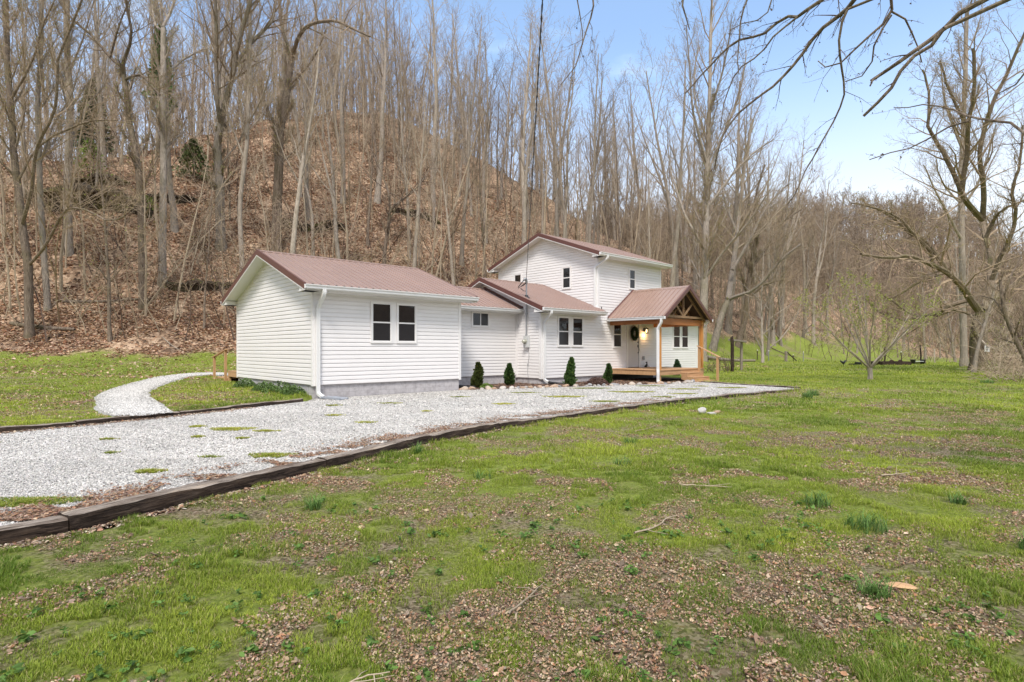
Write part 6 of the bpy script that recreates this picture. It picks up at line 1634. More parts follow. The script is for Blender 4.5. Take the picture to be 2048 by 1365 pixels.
# ---- wreath on the door
rng = np.random.default_rng(3)
wx, wy = to_xy(16.225, T0 - 0.075)
e = empty('wreath', (float(wx), float(wy), 2.27), HA, label='round dark green leafy wreath hanging on the front door', cat='wreath')
mb = MB(); mb.tube([(0.20 * math.cos(a), 0, 0.26 * math.sin(a)) for a in np.linspace(0, 6.2832, 30)], 0.035, 8, cap=False); mb.build('ring', 'twigdark', e)
n = 2600; a = rng.uniform(0, 6.283, n); q = rng.normal(0, 0.038, (n, 2)); c = np.stack([(0.20 + q[:, 0]) * np.cos(a), -0.015 - np.abs(q[:, 1]) * .9, (0.26 + q[:, 0]) * np.sin(a)], 1)
d = np.stack([np.cos(a + 1.0), -np.abs(rng.normal(0, .5, n)), np.sin(a + 1.0)], 1) + rng.normal(0, .4, (n, 3)); d /= np.linalg.norm(d, axis=1, keepdims=True)
w = np.cross(d, rng.normal(0, 1, (n, 3))); w /= np.linalg.norm(w, axis=1, keepdims=True); s = 0.055
V = np.stack([c, c + d * s * .5 + w * s * .25, c + d * s, c + d * s * .5 - w * s * .25], 1).reshape(-1, 3)
raw_mesh('foliage', V, np.arange(4 * n).reshape(n, 4), 'needles', cols=np.repeat(np.array((0.028, 0.05, 0.02))[None] * rng.uniform(.5, 1.8, (n, 1)), 4, 0), parent=e)
mb = MB(); mb.box(-0.012, 0.012, -0.006, 0.0, 0.26, 0.56); mb.build('hanger', 'black', e)

# ---- small ornament by the door: black and white figure on three feet
x, y = to_xy(17.12, T0 - 0.22)
e = empty('porch_ornament', (float(x), float(y), DZT), HA, label='small black and white ornament beside the front door', cat='ornament')
mb = MB()
mb.tube([(-.12, 0, 0), (-.10, 0, .05), (-.03, 0, .12), (0, 0, .20)], [.075, .07, .05, .02], 9); mb.tube([(.0, 0, .20), (-.05, 0, .26), (-.12, 0, .24)], [.03, .028, .01], 7); mb.tube([(.0, 0, .18), (.07, 0, .12), (.16, 0, .01)], [.02, .02, .03], 7); mb.tube([(0, 0, .2), (.02, 0, .28)], [.02, .008], 6)
mb.build('dark_body', 'black', e, smooth=True)
mb = MB(); mb.tube([(.03, -.035, .01), (.045, -.05, .07), (.02, -.045, .14), (.0, -.03, .17)], [.035, .04, .025, .01], 8); mb.build('white_body', 'trim', e, smooth=True)

# ---- evergreens in the bed
def arbor(x, y, H, rad, label, col=(0.045, 0.085, 0.022), seed=1, name='dwarf_evergreen', n=3000, z0=0.06):
    rng = np.random.default_rng(seed)
    e = empty(name, (x, y, z0), rng.uniform(0, 6), label=label, cat='shrub')
    mb = MB(); mb.tube([(0, 0, -0.05), (0, 0, H * 0.85)], [0.022, 0.006], 6); mb.build('trunk', 'barkdark', e)
    u = rng.random(n) ** 0.85; a = rng.uniform(0, 6.28, n)
    shape = np.interp(u, [0, .12, .35, .6, .85, 1], [0.72, 0.98, 0.92, 0.68, 0.33, 0.05])
    lump = 1 + 0.22 * np.sin(a * 4 + u * 9 + seed) + 0.10 * np.sin(a * 9 - u * 21)
    rad_ = rad * .80; rr = rad_ * shape * lump * (1 + .35 * (rng.random(n) < .06)) * (0.45 + 0.55 * rng.random(n) ** 0.4)
    c = np.stack([np.cos(a) * rr + .035 * np.sin(u * 5 + seed), np.sin(a) * rr + .015 * np.cos(u * 4 + seed * 2), u * H * 0.96], 1)
    d = np.stack([np.cos(a) * .55, np.sin(a) * .55, np.full(n, 1.0)], 1) + rng.normal(0, .28, (n, 3)); d /= np.linalg.norm(d, axis=1, keepdims=True)
    w = np.cross(d, rng.normal(0, 1, (n, 3))); w /= np.linalg.norm(w, axis=1, keepdims=True); s = (0.085 * rng.uniform(.5, 1.5, n))[:, None]
    V = np.stack([c, c + d * s * .55 + w * s * .36, c + d * s, c + d * s * .55 - w * s * .36], 1).reshape(-1, 3)
    C = np.array(col)[None] * rng.uniform(.55, 1.6, (n, 1)) * (1 + 0.35 * (rng.random((n, 1)) < .12) * np.array((1.6, .5, 0)))
    raw_mesh('foliage', V, np.arange(4 * n).reshape(n, 4), 'needles', cols=np.repeat(C, 4, 0), parent=e)
    return e
arbor(-1.29, 21.3, 0.93, 0.21, 'bronze-green dwarf evergreen beside the black drain pipe, first from the left', col=(0.060, 0.080, 0.020), seed=1)
arbor(-0.10, 22.6, 0.84, 0.20, 'dark green dwarf evergreen in the recess below the meter, second from the left', seed=2)
arbor(2.30, 22.2, 1.10, 0.20, 'tallest pointed dwarf evergreen below the double window', seed=3, col=(0.05, 0.10, 0.024))
arbor(4.01, 23.6, 0.80, 0.17, 'narrow dwarf evergreen at the corner of the wooden deck', seed=4)
arbor(*[float(q) for q in to_xy(20.45, 0.35)], 0.85, 0.24, 'small green conifer below the window of the right wing, behind the deck', seed=5, col=(0.05, 0.10, 0.05), n=2600)
# purple-brown creeping plant and green clump in the bed
def clump(name, x, y, rad, h, col, n, size, label, seed, z0=0.06, kind=None, cat='plant'):
    rng = np.random.default_rng(seed); r = rad * rng.random(n) ** 0.5; a = rng.uniform(0, 6.28, n)
    hh = h * (1 - (r / rad) ** 2) * rng.random(n) ** 0.6 + 0.01
    c = np.stack([r * np.cos(a), r * np.sin(a) * .7, hh], 1); d = rng.normal(0, 1, (n, 3)) + (0, 0, .8); d /= np.linalg.norm(d, axis=1, keepdims=True)
    w = np.cross(d, rng.normal(0, 1, (n, 3))); w /= np.linalg.norm(w, axis=1, keepdims=True); s = (size * rng.uniform(.5, 1.5, n))[:, None]
    V = np.stack([c, c + d * s * .5 + w * s * .3, c + d * s, c + d * s * .5 - w * s * .3], 1).reshape(-1, 3)
    o = raw_mesh(name, V, np.arange(4 * n).reshape(n, 4), 'needles', cols=np.repeat(np.array(col)[None] * rng.uniform(.5, 1.6, (n, 1)), 4, 0), label=label, cat=cat)
    o.location = (x, y, z0); return o
clump('creeping_shrub', 3.45, 23.0, 0.50, 0.30, (0.13, 0.075, 0.062), 2600, 0.05, 'low purple-brown creeping shrub left of the deck evergreen', 11)
clump('green_clump', -0.95, 20.95, 0.26, 0.16, (0.16, 0.24, 0.05), 900, 0.045, 'bright green leafy clump among the border stones', 12)
for k, (s, t, rad, h, lab_) in enumerate(((-0.30, 0.75, .40, .28, 'dark green low plants against the left gable foundation, nearest the corner'), (-0.32, 1.8, .55, .36, 'broad dark green leafy clump against the middle of the left gable foundation'), (-0.36, 2.9, .42, .28, 'dark green leafy clump under the middle of the left gable'), (-0.34, 4.95, .42, .30, 'dark green low plants beside the back steps'))):
    x, y = to_xy(s, t); clump('ground_plant', float(x), float(y), rad, h, (0.10, 0.165, 0.045), 1100, 0.05, lab_, 20 + k, z0=gz(x, y))

# ---- border stones along the bed
rng = np.random.default_rng(31)
import bmesh
SC = [(0.36, 0.33, 0.30), (0.38, 0.26, 0.18), (0.46, 0.38, 0.31), (0.27, 0.265, 0.27), (0.42, 0.30, 0.22), (0.50, 0.46, 0.42)]
for k, c in enumerate(SC): M['rock%d' % k] = simple('border_stone_%d' % k, c, 0.85, nscale=14, var=0.28, bmp=0.5)
def rock_mesh(seed, sx, sy, sz, mat, name='border_stone'):
    rg = random.Random(seed); bm = bmesh.new(); bmesh.ops.create_icosphere(bm, subdivisions=3, radius=1)
    pl_ = [(unit(np.array([rg.gauss(0, 1) for _ in range(3)])), rg.uniform(.62, .9)) for _ in range(7)]
    for v_ in bm.verts:
        p = np.array(v_.co); p = p * (1 + .25 * (vnoise(p[0] * 1.1 + seed * 3, p[1] * 1.1 - p[2], seed + 5) - .5))
        for nn, dd in pl_:
            h = float(p @ nn)
            if h > dd: p = p - nn * (h - dd) * .85
        p *= 1 + 0.07 * (vnoise(p[0] * 2.3 + seed, p[1] * 2.3 + p[2] * 3.1, seed) - .5)
        v_.co = (p[0] * sx, p[1] * sy, p[2] * sz)
    me = bpy.data.meshes.new(name); bm.to_mesh(me); bm.free(); me.materials.append(M[mat]); return me
ms_ = [rock_mesh(50 + k, 1, .72, .48, 'rock%d' % (k % 6)) for k in range(12)]
path_b = catmull([np.array((a, c, 0)) for a, c in BEDST], 12)
acc = 0; last = None; k = 0; STONES = []
L_ = [L3(q[0], q[1], 0) for q in path_b]
for i in range(len(L_) - 1):
    a = np.array(L_[i][:2]); c = np.array(L_[i + 1][:2]); seg = np.linalg.norm(c - a)
    while acc < seg:
        p = a + (c - a) * acc / seg + rng.normal(0, 0.05, 2)
        sz = rng.uniform(0.07, 0.13) if rng.random() < .72 else rng.uniform(.13, .21)
        o = bpy.data.objects.new('border_stone', ms_[int(rng.integers(12))]); COL.objects.link(o)
        o.location = (p[0], p[1], 0.050 + sz * .10); o.scale = (sz,) * 3; o.rotation_euler = (rng.normal(0, .2), rng.normal(0, .2), rng.uniform(0, 6.28))
        STONES.append((o, p, sz))
        acc += sz * rng.uniform(1.2, 1.9)
    acc -= seg

TONE = ['greyish', 'rusty tan', 'sandy', 'dark grey', 'orange tan', 'pale cream']
cls = {}
for o, p, sz in STONES:
    s_k, _ = to_st(p[0], p[1]); s_k = float(s_k)
    wh = next(w for lim, w in ((6.6, 'beside the corner drain pipe'), (8.0, 'in front of the first dwarf evergreen'), (9.4, 'below the recessed wall'), (10.6, 'in front of the meter wall corner'), (11.8, 'around the tallest dwarf evergreen'), (13.2, 'beside the purple-brown shrub'), (14.8, 'in front of the deck'), (99, 'beside the porch steps')) if s_k < lim)
    key = (('small', 'large')[sz > .12], TONE[int(o.data.materials[0].name[-1]) if o.data.materials[0].name[-1].isdigit() else 0], wh); cls.setdefault(key, []).append((s_k, o))
ORD = ['first', 'second', 'third', 'fourth', 'fifth', 'sixth', 'seventh', 'eighth', 'ninth', 'tenth', 'eleventh', 'twelfth', 'thirteenth', 'fourteenth', 'fifteenth', 'sixteenth', 'seventeenth', 'eighteenth', 'nineteenth', 'twentieth']
for (a, c, wh), L in cls.items():
    L.sort(key=lambda q: q[0])
    for i, (_, o) in enumerate(L):
        tag(o, ('%s %s border stone %s' % (a, c, wh)) if len(L) == 1 else ('%s %s %s border stone from left, %s' % (ORD[i], a, c, wh)), 'stone', 'stones bordering the planting bed')

# ---- broken concrete block on the lawn
e = empty('concrete_rubble', (4.64, 13.5, gz(4.64, 13.5)), 0.5, label='broken white concrete block and rubble lying on the lawn', cat='rubble')
M['conc'] = simple('pale_concrete', (0.43, 0.41, 0.385), 0.9, nscale=12, var=.15, bmp=.5)
for nm, (x, y, z, a, sx, sy, sz) in {'block': (-.08, .06, .09, .1, .13, .10, .09), 'slab': (.11, -.05, .02, -.3, .12, .10, .045)}.items():
    o = bpy.data.objects.new(nm, rock_mesh(90 + len(nm), sx, sy, sz, 'conc', nm)); COL.objects.link(o); o.parent = e; o.location = (x, y, z); o.rotation_euler = (0, 0, a)
for q in range(3):
    o = bpy.data.objects.new('fragment', rock_mesh(97 + q, .07, .05, .05, 'rock1', 'fragment')); COL.objects.link(o); o.parent = e; o.location = (.28 + .11 * q, -.02 + .05 * q, .03)

# ---- old arbour posts with a cross board and a bramble
e = empty('arbour', (13.85, 35.5, 0.08), 0, label='old arbour of two weathered posts with a grey board across the top', cat='arbour')
mb = MB(); mb.box(-.10, .06, -.08, .08, -.2, 1.95); mb.tube([(-.03, 0, 1.9), (-.05, 0, 2.15), (.02, 0, 2.25)], [.12, .10, .04], 7); mb.build('post', 'timberdark', e, bevel=.01)
mb = MB(); mb.box(1.28, 1.42, 1.9, 2.04, -.2, 1.9); mb.build('post', 'greypost', e, bevel=.01)
mb = MB(); mb.bar((-.15, .05, 2.02), (1.62, 2.05, 1.93), .22, .12); mb.build('cross_board', 'greypost', e, bevel=.01)
rng = np.random.default_rng(66); T = Tubes()
for c in range(34):
    p = np.array((rng.uniform(-1.6, .1), rng.uniform(-.3, .4), 0.0)); P = walk(rng, p, unit(np.array((rng.normal(.2, .5), rng.normal(0, .3), 1.0))), rng.uniform(.8, 1.9), 7, .22, -.05); T.add(P, np.linspace(.014, .005, 8), 4)
    for q in range(3): T.add(walk(rng, P[3 + q], unit(rng.normal(0, 1, 3)), .35, 3, .2, 0), np.array((.007, .006, .005, .004)), 3)
V, F, _ = T.arrays(); o = raw_mesh('bramble', V, F, 'twigdark', label='tangle of dark bramble stems at the foot of the arbour', cat='bramble'); o.location = (13.85, 35.6, .05)

# ---- far fence posts, each its own thing
def post(x, y, h, w, mat, label, tilt=0.0, cat='post', metal=False):
    mb = MB()
    if metal: mb.box(-w / 2, w / 2, -w * .15, w * .15, -.2, h); mb.box(-w * .15, w * .15, 0, w * .8, -.2, h - .02); mb.box(-w * .55, w * .55, -w * .2, w * .2, h - .10, h, 1)
    else:
        n = 7; P = [(0.02 * math.sin(k * 2.1), 0.015 * math.cos(k * 3.3), -.2 + (h + .2) * k / (n - 1)) for k in range(n)]; mb.tube(P, [w / 2 * (1.08 - .1 * k / n) for k in range(n)], 9)
        mb.tube([(0, 0, h), (0.01, 0, h + .03)], [w / 2 * .9, w / 2 * .5], 9)
    o = mb.build('fence_post', [mat, 'trim'] if metal else mat, None, label=label, cat=cat, group='posts of the old fences beyond the lawn'); o.location = (x, y, gz(x, y)); o.rotation_euler = (0, tilt, .3); return o
post(28.0, 57.8, 1.0, .28, 'greypost', 'stout weathered fence post with a diagonal brace, left in the far meadow')
mb = MB(); mb.bar((.1, 0, .95), (1.15, .1, .02), .08, .08); o = mb.build('fence_brace', 'timberdark', None, label='diagonal brace leaning from the stout weathered post to the grass', cat='brace'); o.location = (28.0, 57.8, gz(28, 57.8))
post(25.6, 56.4, 1.05, .07, 'steel', 'metal fence stake left of the stout weathered post', metal=True)
post(24.3, 56.0, 1.0, .07, 'timberdark', 'rusty stake standing left on the green slope', metal=True)
post(30.2, 58.6, 1.05, .07, 'steel', 'metal fence stake with white tip right of the diagonal brace', metal=True)
post(28.95, 58.2, .75, .06, 'timberdark', 'thin stake just right of the stout weathered post', metal=True)
post(33.5, 50.8, 1.6, .13, 'timberdark', 'tall dark garden post at the left of the raised bed')
post(36.2, 52.5, 1.25, .06, 'timberdark', 'leaning metal stake at the middle of the raised bed', metal=True, tilt=-.08)
post(39.8, 55.0, 1.8, .14, 'timberdark', 'tall dark garden post beside the black garden bench', tilt=-.06)
post(41.6, 57.0, 1.6, .12, 'greypost', 'slim grey post behind the black garden bench')
post(45.2, 60.5, 1.45, .13, 'barkpale', 'pale yellowish wooden post right of the garden posts')
# wire between stakes
mb = MB()
for z in (.55, 1.0): mb.tube([(24.3, 56.0, gz(24.3, 56) + z), (25.6, 56.4, gz(25.6, 56.4) + z), (28, 57.8, gz(28, 57.8) + z), (30.2, 58.6, gz(30.2, 58.6) + z)], .003, 4)
mb.build('fence_wire', 'steel', None, label='thin fence wires strung between the stakes in the far meadow', cat='wire')
# raised bed, bench, rooster-like planter
e = empty('raised_bed', (34.5, 51.4, 0.07), RAD(3), label='low dark raised garden bed of old timbers in the far meadow', cat='garden bed')
for k, (x0, y0, x1, y1) in enumerate(((-1.3, -.6, 1.35, -.6), (-1.25, 1.2, 1.3, 1.2), (-1.3, -.6, -1.25, 1.2), (1.33, -.6, 1.3, 1.2))):
    mb = MB(); mb.bar((x0, y0, .16 + .02 * (k % 2)), (x1, y1, .18), .16, .30); mb.build('timber', 'timberdark', e, bevel=.02)
for k in range(2): mb = MB(); mb.tube([(-.2 + .8 * k, -.3, .26), (-.1 + .8 * k, -.1, .36)], [.22, .16], 9); mb.build('clod', 'mulch', e)
e = empty('garden_bench', (38.9, 54.2, 0.05), RAD(8), label='low black bench with pale seat in front of the garden posts', cat='bench')
mb = MB(); mb.box(-.85, .85, -.25, .25, .38, .46); mb.build('seat', 'meterbox', e, bevel=.02)
for sx in (-.95, .75): mb = MB(); mb.box(sx, sx + .2, -.3, .3, 0, .60); mb.box(sx - .06, sx + .26, -.34, .34, .60, .68); mb.build('end_panel', 'black', e, bevel=.02)
mb = MB(); mb.box(-.75, .75, -.05, .05, .12, .30); mb.build('stretcher', 'black', e); e.scale = (.62, .8, .7)
e = empty('garden_bed_frame', (30.95, 51.0, .05), RAD(-6), label='small black garden frame left of the raised bed', cat='frame')
mb = MB(); mb.box(-.9, .9, -.5, -.42, 0, .2); mb.box(-.9, .9, .42, .5, 0, .2); mb.box(-.9, -.82, -.42, .42, 0, .2); mb.box(.82, .9, -.42, .42, 0, .2); mb.build('frame', 'black', e)
mb = MB(); mb.box(0.1, .85, -.38, .38, .2, .38); mb.build('box', 'plastic', e, bevel=.03); e.scale = (.5, .6, .8)
e = empty('rooster_figure', (30.0, 51.2, 0.05), RAD(20), label='small black bird-shaped yard figure in the far meadow', cat='figure')
mb = MB(); mb.tube([(-.32, 0, .42), (-.18, 0, .30), (0, 0, .22), (.16, 0, .30), (.24, 0, .46), (.30, 0, .47)], [.02, .09, .12, .09, .05, .01], 8); mb.tube([(-.3, 0, .28), (-.36, 0, .5)], [.05, .01], 6); mb.build('body', 'black', e, smooth=True)
mb = MB(); mb.tube([(0, .04, .15), (0, .04, 0)], .012, 5); mb.tube([(0, -.04, .15), (0, -.04, 0)], .012, 5); mb.build('leg', 'black', e)
# white tag on the mossy tree
mb = MB(); mb.box(-.13, .13, -.02, .02, -.20, .20); mb.box(-.08, .08, -.024, -.0205, .03, .12, 1); mb.box(-.05, .05, -.024, -.0205, -.13, -.01, 1)
o = mb.build('tree_sign', ['trim', 'steel'], None, label='small white notice board fixed to the mossy spreading tree', cat='sign'); o.location = (31.05, 36.95, 1.55); o.rotation_euler = (0, .05, RAD(-38))

# ---- logs, ledges and rocks on the slope
def log(x0, y0, x1, y1, r, mat, label, name='fallen_log', lift=0.0, n=12, seed=1):
    rg = np.random.default_rng(seed); P = []
    for k in range(n):
        f = k / (n - 1); x = x0 + (x1 - x0) * f; y = y0 + (y1 - y0) * f; P.append((x, y, gz(x, y) + r * .6 + lift + rg.normal(0, r * .08)))
    zf = np.polyfit(range(n), [q[2] for q in P], 2); P = [(q[0] + rg.normal(0, r * .1), q[1], .3 * q[2] + .7 * float(np.polyval(zf, k))) for k, q in enumerate(P)]
    T = Tubes(); T.add(np.array(P), np.array([r * (1 - .4 * k / n) * (.6 if k == 0 else 1) for k in range(n)]), 9)
    for q in range(5):
        i = int(rg.integers(2, n - 1)); T.add(walk(rg, np.array(P[i]), unit(rg.normal(0, 1, 3) + (0, 0, .8)), r * 8 * rg.random() + .3, 4, .2, 0), np.linspace(r * .3, r * .1, 5), 5)
    V, F, _ = T.arrays(); return raw_mesh(name, V, F, mat, smooth=True, label=label, cat='log')
M['mossrock'] = bark('mossy_rock', [(0.3, (0.02, 0.015, 0.012)), (0.6, (0.09, 0.07, 0.05))], 0.4, 0.95, 1.0)
def ledge(pts, h, dep, label, seed=1, mat='mossrock'):
    """overhanging rock shelf standing out of the slope with a dark hollow below"""
    rg = np.random.default_rng(seed); n = 26; V = []; rings = []
    for k in range(n):
        f = k / (n - 1); g = f * (len(pts) - 1); x = float(np.interp(g, range(len(pts)), [q[0] for q in pts])); y = float(np.interp(g, range(len(pts)), [q[1] for q in pts])); z = gz(x, y)
        e_ = math.sin(math.pi * min(1, max(0, f))) ** .35; hh = h * e_ * (.75 + .5 * vnoise(k * .7, seed, 2)); dd = dep * e_ * (.7 + .6 * vnoise(k * .5, seed, 7))
        zz = z + hh * .5
        V += [(x, y - dd * .25, z - .25), (x, y - dd * .35, zz + hh * .05), (x, y - dd, zz + hh * .22), (x, y - dd * .95, zz + hh * .55), (x, y - dd * .3, zz + hh * .75), (x, y + dd * .9 + .5, zz + hh * .62), (x, y + 1.2, z - .3)]
    K = 7; F = [(i * K + j, i * K + (j + 1) % K, (i + 1) * K + (j + 1) % K, (i + 1) * K + j) for i in range(n - 1) for j in range(K)]
    V = np.array(V) + rg.normal(0, .04, (len(V), 3)); return raw_mesh('rock_ledge', V, F, mat, label=label, cat='rock')
ledge([(-32.6, 37.9), (-30.51, 38.6), (-29.18, 39.1), (-27.66, 39.4), (-25.2, 39.5)], 1.05, 1.1, 'long dark mossy rock ledge jutting from the slope at the upper left', 1)
ledge([(-26.5, 41.1), (-25.27, 42.1), (-24.2, 43.6)], .45, .6, 'mossy rock shelf on the slope left of the smooth forked tree', 2)
ledge([(-31.7, 40.8), (-30.08, 41.8), (-28.3, 41.9)], .45, .6, 'mossy green rock shelf above the long dark ledge', 3)
ledge([(-21.5, 34.8), (-20.86, 35.1), (-19.92, 36.1), (-18.95, 36.7), (-18.3, 37.6)], .42, .4, 'dark broken rock shelf low on the slope just left of the white gable', 4)
ledge([(-18.4, 44.5), (-16.95, 45.2), (-15.34, 46.4), (-13.8, 47.5)], .5, .6, 'dark slate outcrop on the slope above the left roof', 5)
ledge([(-11.8, 54.0), (-9.5, 55.4), (-7.0, 56.3)], .5, .6, 'slate outcrop on the slope above the connector roof', 6)
log(-26.1, 29.4, -23.2, 30.0, .14, 'barkdark', 'fallen dark log at the foot of the slope near the far left tree', seed=2)
log(-25.2, 31.7, -21.6, 33.6, .10, 'barkdark', 'low rotten log on the leaf slope left of the gable', seed=3)
log(17.0, 50.5, 22.0, 51.2, .17, 'bark', 'long fallen tree trunk lying across the green bank behind the arbour', seed=4, lift=.15)
log(-19.04, 30.8, -17.44, 29.8, .03, 'barkpale', 'thin pale fallen branch on the leaves above the back steps', seed=5)
log(28.9, 63.4, 31.4, 62.4, .06, 'barkdark', 'dead branch lying at the edge of the far meadow', seed=6, lift=.1)

# ---- service cable sagging from the mast to a pole behind the camera
wx, wy, _ = L3(SB - 0.11, 1.0, 0); A = np.array((wx, wy, 4.40)); B_ = np.array((wx - 0.0124 * (wy + 14), -14.0, 8.6))
P = []
for f in np.linspace(0, 1, 60):
    q = A + (B_ - A) * f; q[2] -= 4 * 0.30 * f * (1 - f); P.append(q)
mb = MB(); mb.tube(P, 0.008, 6)
for ph in (0, math.pi):
    mb.tube([p + np.array((math.cos(i * 1.9 + ph) * .011, 0, math.sin(i * 1.9 + ph) * .011)) for i, p in enumerate(np.array([A + (B_ - A) * f - np.array((0, 0, 4 * .3 * f * (1 - f))) for f in np.linspace(0, 1, 300)]))], 0.0055, 4)
mb.build('service_cable', 'black', None, label='twisted black service cable running from the mast up out of the picture', cat='cable')
e = empty('utility_pole', (float(B_[0]), -14.1, 0), 0, label='wooden utility pole carrying the service cable', cat='pole')
mb = MB(); mb.tube([(0, 0, -.5), (0, 0, 9.2)], [.16, .11], 12); mb.build('pole', 'greypost', e)
# ================================================================ GRASS, LEAVES, STONES
def sample(n, y0, y1, xm, rng, p=1.0, xl=None):
    y = y0 + (y1 - y0) * rng.random(n) ** p
    x = rng.uniform(-1, 1, n) * xm * y + rng.uniform(-1, 1, n) * 0.4
    return x, y
HOUSE = [tuple(float(q) for q in to_xy(a, c)) for a, c in ((-0.05, -0.05), (5.45, -0.05), (5.45, 1.7), (9.8, 1.7), (9.8, .2), (23.8, .2), (23.8, 7.1), (-0.05, 7.0))]
BEDP = [tuple(float(q) for q in to_xy(a, c)) for a, c in BEDST] + bed[len(BEDXY):]
def lawn_ok(x, y, m=0.10):
    return (poly_sd(x, y, DRIVE) > m) & (poly_sd(x, y, HOUSE) > 0.05) & (poly_sd(x, y, BEDP) > 0) & (path_dist(x, y) > 0.02)

def blades(x, y, z, h, w, rng, col, bend=0.5, spread=0.35):
    """V,F,C: each blade five corners: a quad and a tip"""
    n = len(x); a = rng.uniform(0, 6.28, n); d = np.stack([np.cos(a), np.sin(a)], 1)
    wv = np.stack([-d[:, 1], d[:, 0]], 1) * (w / 2)[:, None]
    ln = (rng.random(n) * spread + .08)
    b0 = np.stack([x, y, z], 1)
    m1 = b0 + np.concatenate([d * (h * ln * .45)[:, None], (h * .58)[:, None]], 1)
    tip = b0 + np.concatenate([d * (h * (ln * 1.0 + bend * .4))[:, None], (h * .98)[:, None]], 1)
    W = np.concatenate([wv, np.zeros((n, 1))], 1)
    V = np.stack([b0 - W, b0 + W, m1 + W * .8, m1 - W * .8, tip + W * .12, tip - W * .12], 1).reshape(-1, 3)
    i = np.arange(n)[:, None] * 6
    F = np.concatenate([i + np.array((0, 1, 2, 3)), i + np.array((3, 2, 4, 5))], 0)
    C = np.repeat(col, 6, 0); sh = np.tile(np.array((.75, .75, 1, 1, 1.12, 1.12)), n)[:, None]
    return V, F, np.clip(C * sh, 0, 1)
def grass_colour(n, x, y, rng):
    t = fbm(x / 1.7, y / 1.7, 71)[:, None]; g = rng.random((n, 1))
    c0 = np.array((0.125, 0.20, 0.020)); c1 = np.array((0.41, 0.465, 0.055)); c2 = np.array((0.50, 0.43, 0.19))
    k = np.clip((t - .3) * 1.7 + (g - .5) * .6 + 0.15 * (y[:, None] > 9), 0, 1)
    c = c0 * (1 - k) + c1 * k
    dry = rng.random((n, 1)) < .09; c = np.where(dry, c2 * rng.uniform(.6, 1.1, (n, 1)), c)
    return np.clip(c * rng.uniform(.75, 1.25, (n, 1)), 0, .8)
rng = np.random.default_rng(2024)
VV, FF, CC = [], [], []; off = 0
def emit(V, F, C):
    global off
    VV.append(V); FF.append(F + off); CC.append(C); off += len(V)
for (n, y0, y1, xm, p_, hs, ws, thr) in ((950000, 2.1, 7.5, 1.0, 1.25, 0.027, 0.0030, 1.0), (520000, 7.0, 15, 1.0, 1.15, 0.036, 0.0056, 1.0), (360000, 14, 34, 1.0, 1.1, 0.050, 0.012, 1.0), (110000, 32, 62, 1.0, 1.0, 0.075, 0.032, 1.0)):
    x, y = sample(n, y0, y1, xm, rng, p_)
    cv = grassy(x, y); s, t, d = hill_d(x, y)
    lf = sstep((d + 1.2 + 4.0 * (fbm(x / 2.6, y / 2.6, 51) - 0.5) - 3.2 * sstep((s - 22) / 18)) / 1.4)
    micro = fbm(x / .16, y / .16, 81, 3)
    left = (t > -5) & (s < 1)
    keep = (rng.random(n) < np.maximum(cv, left * .42) * .93 * (1 - lf)) & (micro > 0.37 + .10 * (1 - cv))
    keep &= lawn_ok(x, y)
    x, y = x[keep], y[keep]; cv = cv[keep]; m = len(x)
    tuft = fbm(x / .45, y / .45, 91, 3); 
    h = hs * (0.45 + 1.5 * np.clip(tuft - .3, 0, .6) * 1.6) * rng.uniform(.5, 1.4, m) * (.7 + .5 * cv)
    edge = poly_sd(x, y, DRIVE) < .45; h = np.where(edge, h * 1.5, h)
    w = ws * rng.uniform(.7, 1.4, m)
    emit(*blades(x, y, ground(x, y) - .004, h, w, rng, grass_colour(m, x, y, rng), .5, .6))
# the lawn goes on beyond the picture's edges
for n, xa, xb, ya, yb, hs, ws in ((170000, -6, 7, .2, 2.6, .036, .0036), (150000, 5, 24, -2, 22, .045, .010), (60000, -14, -3, -4, 4, .045, .008), (60000, -40, -9, 8, 34, .055, .014), (60000, 20, 62, 14, 62, .07, .03)):
    x = rng.uniform(xa, xb, n); y = rng.uniform(ya, yb, n); s, t, d = hill_d(x, y); cv = grassy(x, y)
    keep = ((np.abs(x) > .99 * y) | (y < 2.6)) & (rng.random(n) < cv) & lawn_ok(x, y) & (d < -1); x, y = x[keep], y[keep]; m = len(x)
    emit(*blades(x, y, ground(x, y) - .004, hs * rng.uniform(.4, 1.5, m), ws * rng.uniform(.7, 1.4, m), rng, grass_colour(m, x, y, rng), .5, .6))
